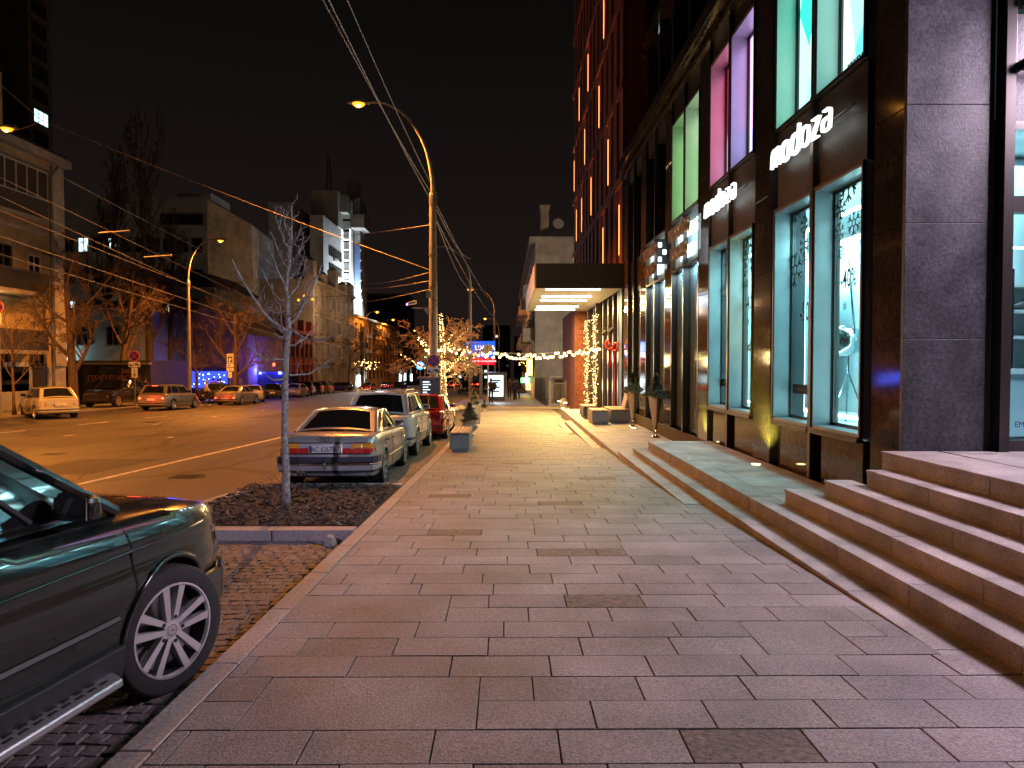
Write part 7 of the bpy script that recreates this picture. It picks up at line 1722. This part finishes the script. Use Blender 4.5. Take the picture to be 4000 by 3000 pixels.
def pk():
    Y = 57; t = thing('parking_zone_sign', 'blue P parking zone sign with stacked small plates across the road', 'road sign', base_at(899, Y))
    def pl(cx, py0, py1, hw_): a = at(cx, py0, Y); b_ = at(cx, py1, Y); return a, b_
    for py0, py1, w, txt in ((1382, 1418, .26, 'P'), (1421, 1433, .28, None), (1436, 1450, .28, '10:00'), (1453, 1476, .15, 'III')):
        a = at(899, py0, Y); c_ = at(899, py1, Y); p_ = MB().box(a.x - w, a.x + w, Y - .02, Y, c_.z, a.z).build('plate', M['sheet_white'], t)
        if txt == 'P':
            MB().box(a.x - w * .72, a.x + w * .72, Y - .026, Y - .021, c_.z + .05, a.z - .22).build('blue_field', M['sign_blue'], p_); text('P', .46, frame((a.x, Y - .03, c_.z + .07), '-y'), M['sheet_white'], p_, bold=.015); text('ЗОНА', .17, frame((a.x, Y - .025, a.z - .18), '-y'), M['sign_black'], p_)
        elif txt: text(txt, .15, frame((a.x, Y - .025, (a.z + c_.z) / 2 - .06), '-y'), M['sign_black'], p_)
        else: MB().box(a.x - .16, a.x + .02, Y - .025, Y - .021, c_.z + .07, c_.z + .15).build('car_symbol', M['sign_black'], p_)
    q = base_at(899, Y); MB().tube([(q[0], Y + .03, q[2]), (q[0], Y + .03, at(899, 1385, Y).z)], .04, 6).build('post', M['metal'], t)
pk()
c = at(1536, 1439, 80); t = thing('information_sign', 'small white rectangular sign on a post far across the road', 'road sign', (c.x, 80, gz(80))); MB().box(c.x - .32, c.x + .32, 79.97, 80, c.z - .55, c.z + .55).build('plate', M['sheet_white'], t); MB().tube([(c.x, 80.03, gz(80)), (c.x, 80.03, c.z)], .04, 6).build('post', M['metal'], t); MB().box(c.x - .2, c.x + .2, 79.95, 79.965, c.z - .4, c.z + .3).build('symbol', M['sign_black'], t)
# parking machine / recycling cabinet
Y = 23.6; c = at(1680, 1472, Y); zb = gz(Y)
km_ = thing('parking_machine', 'dark street cabinet with arched opening and lit text panel behind the white SUV', 'cabinet', (c.x, Y, zb))
MB().box(c.x - .33, c.x + .33, Y, Y + .5, zb, c.z - .06).build('cabinet', mat('green_grey_cabinet', (.10, .14, .15), .5), km_, bevel=.02)
MB().box(c.x - .42, c.x + .38, Y - .06, Y + .55, c.z - .055, c.z + .0).build('cap', M['metal'], km_)
q = MB(); pts = [(.20 * math.cos(R(a)), .20 * math.sin(R(a))) for a in range(0, 181, 15)]; M4 = frame((c.x + .03, Y - .002, c.z - 1.02), '-y')
q.face([M4 @ Vector((x_, y_, .002)) for x_, y_ in pts + [(-.2, -.5), (.2, -.5)]]); q.build('arched_opening', M['black'], km_); q = MB(); q.ribbon([(.2, -.5)] + pts + [(-.2, -.5)], .03, M4, .03); q.build('opening_rim', M['trim_w'], km_)
q = MB()
for k_, w_ in enumerate((.22, .26, .18, .24, .14, .16)): q.box(c.x - .24, c.x - .24 + w_, Y - .006, Y - .001, c.z - .18 - k_ * .085, c.z - .155 - k_ * .085)
q.build('panel_lines', emis('text_panel', (.8, 1, 1), 1.3), km_)
# traffic light and roundel
c = at(1659, 1393, 60); t = thing('traffic_light', 'traffic light showing green far down the road', 'traffic light', (c.x, 60, gz(60))); MB().box(c.x - .16, c.x + .16, 60, 60.25, c.z - .2, c.z + .85).build('housing', M['black'], t); MB().lathe([(.13, 0), (.13, .03)], (c.x, 59.96, c.z), 14, 'y').build('green_lens', emis('green_lamp', (.05, 1, .25), 25), t); MB().tube([(c.x, 60.15, gz(60)), (c.x, 60.15, c.z)], .06, 6).build('post', M['metal'], t)
for dz in (.3, .6): MB().lathe([(.12, 0), (.12, .03)], (c.x, 59.96, c.z + dz), 12, 'y').build('dark_lens', M['rim_dark'], t)
c = at(1641, 1428, 62); t = thing('lit_roundel', 'round lit blue and white sign left of the concrete post', 'sign', (c.x, 62, gz(62))); MB().lathe([(.36, 0), (.36, .12)], (c.x, 62, c.z), 20, 'y').build('blue_disc', emis('blue_roundel', (.05, .25, 1), 2.2), t); MB().tube([(c.x, 62.1, gz(62)), (c.x, 62.1, c.z)], .05, 6).build('post', M['metal'], t)
q = MB(); q.ribbon([(.2 * math.cos(R(a)), .2 * math.sin(R(a))) for a in range(-60, 241, 30)], .08, frame((c.x, 61.99, c.z), '-y'), .01); q.build('white_symbol', emis('white_roundel', (.85, 1, 1), 4), t)
# billboard
Y = 60; a = at(1822, 1333, Y); c_ = at(1934, 1425, Y); m_ = at(1850, 1397, Y)
bl = thing('billboard', 'lit blue and red roadside billboard with white lettering behind the string lights', 'billboard', ((a.x + c_.x) / 2, Y, gz(Y)))
MB().box(a.x, a.x + .22, Y - .05, Y, m_.z, a.z).build('blue_strip', emis('billboard_blue', (.02, .14, .85), .9), bl)
MB().box(a.x + .42, c_.x, Y - .05, Y, m_.z + .02, a.z).build('blue_panel', emis('billboard_blue2', (.015, .10, .80), .9), bl); MB().box(a.x + .5, c_.x, Y - .05, Y, c_.z, m_.z).build('red_panel', emis('billboard_red', (.85, .01, .03), .9), bl)
text('UNIQA', .52, frame(((a.x + c_.x) / 2 + .35, Y - .055, m_.z + .65), '-y'), emis('billboard_white', (1, 1, 1), 2), bl, bold=.01); text('Страхування', .2, frame(((a.x + c_.x) / 2 + .35, Y - .055, m_.z + .3), '-y'), emis('billboard_white2', (1, 1, 1), 1.2), bl); text('АВСТРІЙСЬКА НАДІЙНІСТЬ', .155, frame(((a.x + c_.x) / 2 + .22, Y - .055, c_.z + .25), '-y'), emis('billboard_white3', (1, 1, 1), 1.4), bl)
MB().box(a.x - .03, c_.x + .03, Y + .0, Y + .3, c_.z - .03, a.z + .03).build('cabinet', M['black'], bl); MB().tube([((a.x + c_.x) / 2, Y + .15, gz(Y)), ((a.x + c_.x) / 2, Y + .15, c_.z)], .13, 8).build('column', M['metal'], bl)
light('billboard_light', 'AREA', ((a.x + c_.x) / 2, Y - .2, (a.z + c_.z) / 2), 60, (.2, .3, 1), 2, parent=bl, target=((a.x + c_.x) / 2, Y - 5, 0))
# bus shelter with lightbox
Y = 52; a = at(1908, 1466, Y); c_ = at(1966, 1549, Y); zg = gz(Y)
bs = thing('bus_shelter', 'glass bus shelter with a bright white advertising light box', 'bus shelter', ((a.x + c_.x) / 2, Y, zg))
MB().box(a.x, c_.x, Y, Y + .12, c_.z, a.z).build('light_box', emis('lightbox_white', (.75, .93, 1), 1.25), bs); MB().box(a.x - .06, c_.x + .12, Y + .13, Y + .2, zg + .1, a.z + .08).build('end_frame', M['frame'], bs)
q = MB()
for z0, w_ in ((.3, .25), (.62, .3), (.95, .2), (1.1, .35)): q.box((a.x + c_.x) / 2 - w_, (a.x + c_.x) / 2 + w_, Y - .01, Y - .002, c_.z + z0, c_.z + z0 + .12)
q.build('poster_blocks', mat('poster_blue_print', (.1, .3, .5), .6), bs)
MB().box(a.x - .3, c_.x + .25, Y - .4, Y + 4, a.z + .1, a.z + .2).build('shelter_roof', M['frame'], bs)
for x in (c_.x + .2, a.x - .05): MB().box(x - .03, x + .03, Y - .3, Y - .24, zg, a.z + .1).build('post', M['metal'], bs); MB().box(x - .03, x + .03, Y + 3.8, Y + 3.86, zg, a.z + .1).build('post', M['metal'], bs)
light('lightbox_light', 'AREA', ((a.x + c_.x) / 2, Y - .1, (a.z + c_.z) / 2), 30, (.8, .95, 1), 1, parent=bs, target=((a.x + c_.x) / 2, Y - 5, -1))
t = thing('sign_post', 'tall thin post with back facing sign plate before the bus shelter', 'road sign', base_at(1906, 42)); q = base_at(1906, 42); MB().tube([q, (q[0], 42, at(1906, 1340, 42).z)], .035, 6).build('post', M['pole'], t); MB().lathe([(.3, 0), (.3, .02)], (q[0], 42.04, at(1906, 1365, 42).z), 18, 'y').build('sign_back', M['metal'], t)
# ================================================================ garland across the pavement
gs = thing('light_string', 'sagging string of warm bulbs from the lit tree to the lobby column', 'string lights', at(2050, 1392, 30))
A = at(1690, 1344, 26.9); B = at(2350, 1352, 32.9); P = [A.lerp(B, i / 40) - Vector((0, 0, .42 * 4 * (i / 40) * (1 - i / 40) * .85)) for i in range(41)]
MB().tube(P, .012, 4).build('cord', M['black'], gs); b = MB(); rng = random.Random(8)
for i in range(74):
    f = (i + rng.uniform(-.3, .3)) / 74 * 39.9; f = max(0, f); k_ = int(f); q = P[k_].lerp(P[k_ + 1], f - k_); dz = rng.choice((.03, .07, .12, .17, .2)); b.sphere(q - Vector((0, rng.uniform(-.1, .1), dz)), .056, 8, 5)
b.build('bulbs', M['warm_bulb'], gs, smooth=True)
for f in (.15, .4, .65, .9): q = P[int(f * 40)]; light('string_glow', 'POINT', q - Vector((0, .1, .35)), 55, (1, .70, .30), .25, parent=gs)
gs2 = thing('light_string', 'short string of bulbs climbing left from the concrete post', 'string lights', at(1655, 1355, 25)); A = at(1632, 1318, 24.8); B = at(1682, 1385, 25); P = [A.lerp(B, i / 10) for i in range(11)]
MB().tube(P, .01, 4).build('cord', M['black'], gs2); b = MB()
for i in range(26): q = A.lerp(B, rng.random()); b.sphere(q + Vector((rng.uniform(-.05, .05), 0, rng.uniform(-.05, .05))), .018, 6, 4)
b.build('bulbs', M['fairy'], gs2)
# far garland glints
for px, py, Y, lab in ((1412, 1420, 118, 'far star shaped bulb string on the ochre house'), (1455, 1432, 120, 'far drooping bulb string beyond the star shaped one'), (2045, 1425, 66, 'bright bulbs on a small far street tree by the pale house')):
    q = at(px, py, Y); t = thing('light_string', lab, 'string lights', q); b = MB()
    for i in range(22): b.sphere(q + Vector((rng.uniform(-1, 1) * Y / 100, 0, -abs(rng.uniform(-.6, .6)) * Y / 100 + (0.3 if i % 3 else .8))), .05 * Y / 100, 5, 3)
    b.build('bulbs', M['warm_bulb'], t)
# ================================================================ street furniture
def slab_bench(label, x0, x1, y0, y1, z, h, slats, along='x', m=None):
    t = thing('block_bench', label, 'bench', ((x0 + x1) / 2, (y0 + y1) / 2, z))
    MB().box(x0 + .04, x1 - .04, y0 + .04, y1 - .04, z, z + .08).build('plinth', M['concrete'], t); MB().box(x0, x1, y0, y1, z + .082, z + h - .06).build('block', m or M['concrete'], t, bevel=.008)
    MB().box(x0 + .02, x1 - .02, y0 + .02, y1 - .02, z + h - .058, z + h - .04).build('seat_frame', M['black'], t)
    for k in range(slats):
        if along == 'y': w = (x1 - x0) / slats; MB().box(x0 + k * w + .008, x0 + (k + 1) * w - .008, y0 - .01, y1 + .01, z + h - .038, z + h).build('slat', M['wood'], t, bevel=.004)
        else: w = (y1 - y0) / slats; MB().box(x0 - .01, x1 + .01, y0 + k * w + .008, y0 + (k + 1) * w - .008, z + h - .038, z + h).build('slat', M['wood'], t, bevel=.004)
    return t
a = at(1756, 1700, 16.6).x; c = at(1833, 1700, 16.6).x
slab_bench('grey granite block bench with timber slats at the kerb beside the urn', a, c, 16.6, 18.2, gz(17.2) - .01, .47, 5, 'y')
slab_bench('pale granite block bench nearest on the lower terrace', 2.74, 3.28, 23.0, 24.3, -.29, .47, 4, 'y')
slab_bench('dark block bench behind the pale one on the lower terrace', 2.72, 3.2, 25.4, 26.8, -.29, .46, 4, 'y', mat('dark_concrete', (.12, .11, .11), .8, var=.3, vscale=40))
bt = slab_bench('brown granite bench with a slatted wooden backrest beside the steel vases', 3.40, 4.05, 23.4, 25.2, -.29, .47, 6, 'y', mat('brown_concrete', (.24, .19, .15), .8, var=.4, vscale=45, bump=.4, bscale=60))
for k in range(8):
    z = .22 + k * .06; MB().hexa([(3.86 + k * .016, 23.5, z), (3.90 + k * .016, 23.5, z), (3.90 + k * .016, 24.2, z), (3.86 + k * .016, 24.2, z)], [(3.87 + k * .016, 23.5, z + .04), (3.91 + k * .016, 23.5, z + .04), (3.91 + k * .016, 24.2, z + .04), (3.87 + k * .016, 24.2, z + .04)]).build('back_slat', M['wood'], bt)
for y in (23.6, 24.1): MB().tube([(3.92, y, .15), (4.03, y, .72)], .012, 5).build('back_bracket', M['black'], bt)
def needles(b, c, r, h, n, rng, l=.14, droop=0, dens=7):
    """fir sprays: twigs with many small needles"""
    for k in range(n):
        a = rng.random() * 6.283; f = rng.random(); rr_ = r * (1 - f) * rng.uniform(.5, 1.1); e = Vector((c[0] + rr_ * math.cos(a), c[1] + rr_ * math.sin(a), c[2] + h * f + rng.uniform(-.03, .06)))
        s = Vector((c[0] + rr_ * .3 * math.cos(a), c[1] + rr_ * .3 * math.sin(a), c[2] + h * f * .85)); d = (e - s); L_ = d.length; d = d.normalized() if L_ > 1e-4 else Vector((0, 0, 1)); b.tube([s, e], .004, 3, cap=False)
        for i in range(dens):
            q = s.lerp(e, .3 + .7 * i / dens); 
            for sd in range(3):
                o = d.orthogonal(); o.rotate(Matrix.Rotation(rng.random() * 6.28, 3, d)); w = (d * .7 + o * .8).normalized() * l * rng.uniform(.3, .5); u = d.cross(o).normalized() * .009
                b.face([q - u, q + w * .5 - u * 1.2, q + w, q + u])
def vase(label, x, y, z, k, seed):
    t = thing('steel_vase', label, 'planter', (x, y, z))
    prof = [(.13, 0), (.135, .02), (.10, .035), (.045, .07), (.03, .11), (.055, .14), (.03, .165), (.05, .20), (.065, .23), (.05, .26), (.06, .32), (.20, 1.10), (.225, 1.13), (.22, 1.15), (.19, 1.13), (.17, 1.08)]
    MB().lathe([(r, h * k) for r, h in prof], (x, y, z), 28).build('vase', M['steel'], t, smooth=True, angle=50)
    b = MB(); needles(b, (x, y, z + 1.08 * k), .42, .30, 150, random.Random(seed), .20, dens=12); needles(b, (x, y, z + 1.2 * k), .20, .46, 60, random.Random(seed + 1), .17, dens=12); b.build('fir_branches', M['fir'], t, kind='stuff')
vase('nearer tall steel vase of fir branches beside the glass doors', 3.95, 19.0, -.29, 1.0, 1)
vase('farther tall steel vase of fir branches beside the slatted bench', 3.87, 22.0, -.29, 1.0, 5)
# stone urn with small conifer
x, y, z = at(1834, 1700, 21.2).x, 21.2, gz(21.2)
u = thing('stone_urn', 'carved stone urn with a dark conifer behind the kerb bench', 'planter', (x, y, z))
MB().lathe([(.17, 0), (.17, .04), (.12, .06), (.09, .10), (.12, .13), (.20, .18), (.225, .27), (.215, .34), (.19, .38), (.235, .41), (.235, .44), (.18, .43)], (x, y, z), 24).build('bowl', M['concrete_l'], u, smooth=True, angle=45)
q = MB()
for k in range(16): a_ = 2 * PI * k / 16; q.sphere((x + .215 * math.cos(a_), y + .215 * math.sin(a_), z + .27), .038, 6, 5, 1.5)
q.build('carved_lobes', M['concrete_l'], u, smooth=True)
b = MB(); needles(b, (x, y, z + .42), .34, .55, 170, random.Random(11), .16); b.build('conifer', M['fir'], u, kind='stuff')
# tall box planter with a small lit fir
x, y = at(1862, 1700, 27).x, 27.0; z = gz(y)
bx = thing('box_planter', 'tall pale square planter with a small pyramid fir beyond the urn', 'planter', (x, y, z)); MB().hexa([(x - .14, y - .14, z), (x + .14, y - .14, z), (x + .14, y + .14, z), (x - .14, y + .14, z)], [(x - .17, y - .17, z + .72), (x + .17, y - .17, z + .72), (x + .17, y + .17, z + .72), (x - .17, y + .17, z + .72)]).build('box', M['concrete_l'], bx, bevel=.01)
b = MB(); needles(b, (x - .1, y, z + .7), .26, .62, 200, random.Random(12), .14); needles(b, (x + .28, y - .1, z + .6), .2, .3, 40, random.Random(14), .12); b.build('fir', mat('pale_fir_needles', (.10, .11, .06), .6, var=.3, vscale=30), bx, kind='stuff')
for px, py, Y in ((1775, 1602, 39), (1800, 1596, 40.5)):
    q = at(px, py, Y); tag(MB().lathe([(.26, 0), (.25, .08), (.19, .19), (.09, .25), (.001, .265)], (q.x, Y, gz(Y) - .02), 18).build('dome_bollard', M['concrete_l'], smooth=True), 'pale concrete dome bollard at the far kerb, %s of the two' % ('nearer' if Y == 39 else 'farther'), 'bollard')
# ================================================================ people
def person(label, base, h, pose, cols, heading=0, group=None, simple=False):
    """one continuous skinned body with clothes as outer layers"""
    t = thing('person', label, 'person', base, heading, group); s = h / 1.75
    J = {'pelvis': (0, 0, .95), 'waist': (0, .01, 1.08), 'chest': (0, .02, 1.30), 'neck': (0, .03, 1.46), 'head0': (0, .045, 1.56), 'head1': (0, .05, 1.68),
         'hl': (-.09, 0, .92), 'kl': (-.10, .02, .50), 'al': (-.10, -.02, .08), 'tl': (-.11, .13, .04), 'hr': (.09, 0, .92), 'kr': (.10, .02, .50), 'ar': (.10, -.02, .08), 'tr': (.11, .13, .04),
         'sl': (-.19, .02, 1.40), 'el': (-.25, .0, 1.13), 'wl': (-.26, .06, .88), 'gl': (-.26, .08, .78), 'sr': (.19, .02, 1.40), 'er': (.25, .0, 1.13), 'wr': (.26, .06, .88), 'gr': (.26, .08, .78)}
    J.update(pose)
    E = [('pelvis', 'waist'), ('waist', 'chest'), ('chest', 'neck'), ('neck', 'head0'), ('head0', 'head1'), ('pelvis', 'hl'), ('hl', 'kl'), ('kl', 'al'), ('al', 'tl'), ('pelvis', 'hr'), ('hr', 'kr'), ('kr', 'ar'), ('ar', 'tr'), ('chest', 'sl'), ('sl', 'el'), ('el', 'wl'), ('wl', 'gl'), ('chest', 'sr'), ('sr', 'er'), ('er', 'wr'), ('wr', 'gr')]
    RD = {'pelvis': .13, 'waist': .12, 'chest': .165, 'neck': .055, 'head0': .085, 'head1': .085, 'h': .09, 'k': .058, 'a': .042, 't': .035, 's': .062, 'e': .042, 'w': .03, 'g': .035}
    def skin(name, names, m_, grow=0, parent=None, lvl=1):
        idx = {n: i for i, n in enumerate(names)}; me = bpy.data.meshes.new(name); me.from_pydata([tuple(Vector(J[n]) * s) for n in names], [(idx[a], idx[b_]) for a, b_ in E if a in idx and b_ in idx], []); me.materials.append(m_)
        o = bpy.data.objects.new(name, me); C.objects.link(o); md = o.modifiers.new('skin', 'SKIN'); md.use_smooth_shade = True
        lay = me.skin_vertices[0].data if me.skin_vertices else None
        if lay is None:
            bm = bmesh.new(); bm.from_mesh(me); bm.verts.layers.skin.verify(); bm.to_mesh(me); bm.free(); lay = me.skin_vertices[0].data
        for n, i in idx.items():
            r_ = (RD.get(n) or RD[n[0]]) * s + grow * s; lay[i].radius = (r_, r_ * (.78 if n in ('chest', 'waist', 'pelvis') else 1)); lay[i].use_root = (i == 0)
        sb = o.modifiers.new('sub', 'SUBSURF'); sb.levels = lvl; sb.render_levels = lvl; o.parent = parent or t; return o
    allj = list(J.keys()); bo = skin('body', allj, cols['skin'])
    skin('jacket', ['chest', 'waist', 'pelvis', 'neck', 'sl', 'el', 'wl', 'sr', 'er', 'wr'], cols['top'], .045, bo)
    skin('trousers', ['pelvis', 'hl', 'kl', 'al', 'hr', 'kr', 'ar'], cols['legs'], .014, bo)
    for q_ in ('l', 'r'): a_, b_ = Vector(J['a' + q_]) * s, Vector(J['t' + q_]) * s; MB().tube([a_ - Vector((0, .05 * s, .03 * s)), b_ + Vector((0, .02 * s, 0))], [.05 * s, .038 * s], 8).build('shoe', cols['shoe'], bo, world=False, smooth=True)
    hd = (Vector(J['head0']) * .4 + Vector(J['head1']) * .6) * s; MB().sphere(hd + Vector((0, -.012 * s, .03 * s)), .105 * s, 12, 8, 1.05).build('hair' if not cols.get('hood') else 'hood', cols['hair'], bo, world=False, smooth=True)
    MB().tube([hd + Vector((0, .09 * s, .01 * s)), hd + Vector((0, .125 * s, -.025 * s))], [.012 * s, .015 * s], 6).build('nose', cols['skin'], bo, world=False, smooth=True)
    return t
SK = mat('skin', (.45, .26, .18), .6)
def mc(n, c_): return mat(n, c_, .8, var=.1, vscale=9)
q = base_at(803, 48); q = (at(803, 1420, 48).x, 48, rz_(48))
person('person in a white padded jacket and dark trousers walking between the parked cars', q, 1.74, {'kl': (-.10, .22, .52), 'al': (-.10, .14, .10), 'tl': (-.10, .30, .08), 'kr': (.10, -.02, .50), 'ar': (.10, -.30, .14), 'tr': (.10, -.18, .06), 'el': (-.26, -.10, 1.14), 'wl': (-.24, .02, .93), 'gl': (-.23, .10, .88), 'er': (.26, .12, 1.14), 'wr': (.22, .30, 1.0), 'gr': (.20, .38, 1.0)},
       dict(skin=SK, top=mc('white_padded_jacket', (.75, .68, .62)), legs=mc('dark_trousers', (.03, .03, .035)), shoe=mat('white_shoe', (.8, .78, .75), .5), hair=mc('light_cap', (.5, .42, .36))), R(-70))
q = (at(1918, 1420, 50).x, 50, gz(50) + .02); DK = mc('black_coat', (.012, .012, .013))
person('person in dark hooded coat with a backpack silhouetted against the bus shelter light box', q, 1.72, {'er': (.30, .05, 1.2), 'el': (-.28, .10, 1.22), 'wl': (-.32, .26, 1.34), 'gl': (-.33, .32, 1.40)}, dict(skin=DK, top=DK, legs=DK, shoe=DK, hair=DK, hood=1), R(20))
t = thing('backpack', 'dark backpack on the silhouetted person at the bus shelter', 'backpack', (q[0] + .2, q[1] - .1, q[2] + 1.0)); MB().sphere((q[0] + .22, q[1] - .12, q[2] + 1.18), .2, 10, 8, 1.25).build('bag', DK, t, smooth=True)
WK = {'kl': (-.10, .12, .51), 'al': (-.10, .06, .08), 'tl': (-.1, .2, .05), 'ar': (.10, -.16, .10), 'tr': (.1, -.03, .05)}
for k_, (px, Y, lab, cc) in enumerate(((2010, 58, 'dark dressed person walking far along the pavement by the pale house', (.02, .02, .025)), (2022, 61, 'second dark dressed person walking beside the first near the pale house', (.03, .02, .02)), (1990, 66, 'far dim person beyond the bus shelter in the pavement crowd', (.05, .03, .03)), (852, 57, 'dark dressed person standing behind the lit saloon by the blue awning', (.02, .02, .03)), (832, 59, 'person in a reddish coat standing near the blue awning', (.18, .06, .05)), (565, 50, 'person in dark clothes standing behind the silver wagon', (.04, .03, .03)), (862, 61, 'person in dark coat standing right of the reddish coat', (.02, .02, .02)))):
    q = (at(px, 1420, Y).x, Y, gz(Y)); m_ = mc('coat', cc); person(lab, q, 1.72 + .03 * (k_ % 3), WK if k_ < 3 else {}, dict(skin=SK, top=m_, legs=DK, shoe=DK, hair=DK), R((k_ * 57) % 90 - 30))
# ================================================================ off-frame lights: an added terrace fill, the flood lamp behind the viewpoint
sd = thing('side_shop_front', 'lit shop front running on toward the viewer outside the right edge', 'shop front', (9, 2, .745)) if False else None
light('terrace_fill_light', 'AREA', (7.2, 5.9, 5.4), 430, (.88, .68, .84), 3.5, parent=sg, target=(2.2, 3.0, .0), size_y=.8)  # added fill hung out of view in front of the lilac sign

fl = thing('flood_lamp', 'slim pole with a cool lilac flood lamp behind the viewpoint', 'flood lamp', (-3.9, -6, rz_(-6)))
MB().tube([(-3.9, -6, rz_(-6)), (-3.9, -6, 5.9)], .05, 8).build('pole', M['metal'], fl); MB().box(-4.15, -3.65, -5.98, -5.8, 5.7, 6.0).build('lamp_head', M['black'], fl)
light('flood_light', 'SPOT', (-3.9, -5.75, 5.8), 1700, (.74, .66, 1), .15, parent=fl, spot=34, blend=.8, target=(-3.2, 10.6, .2))
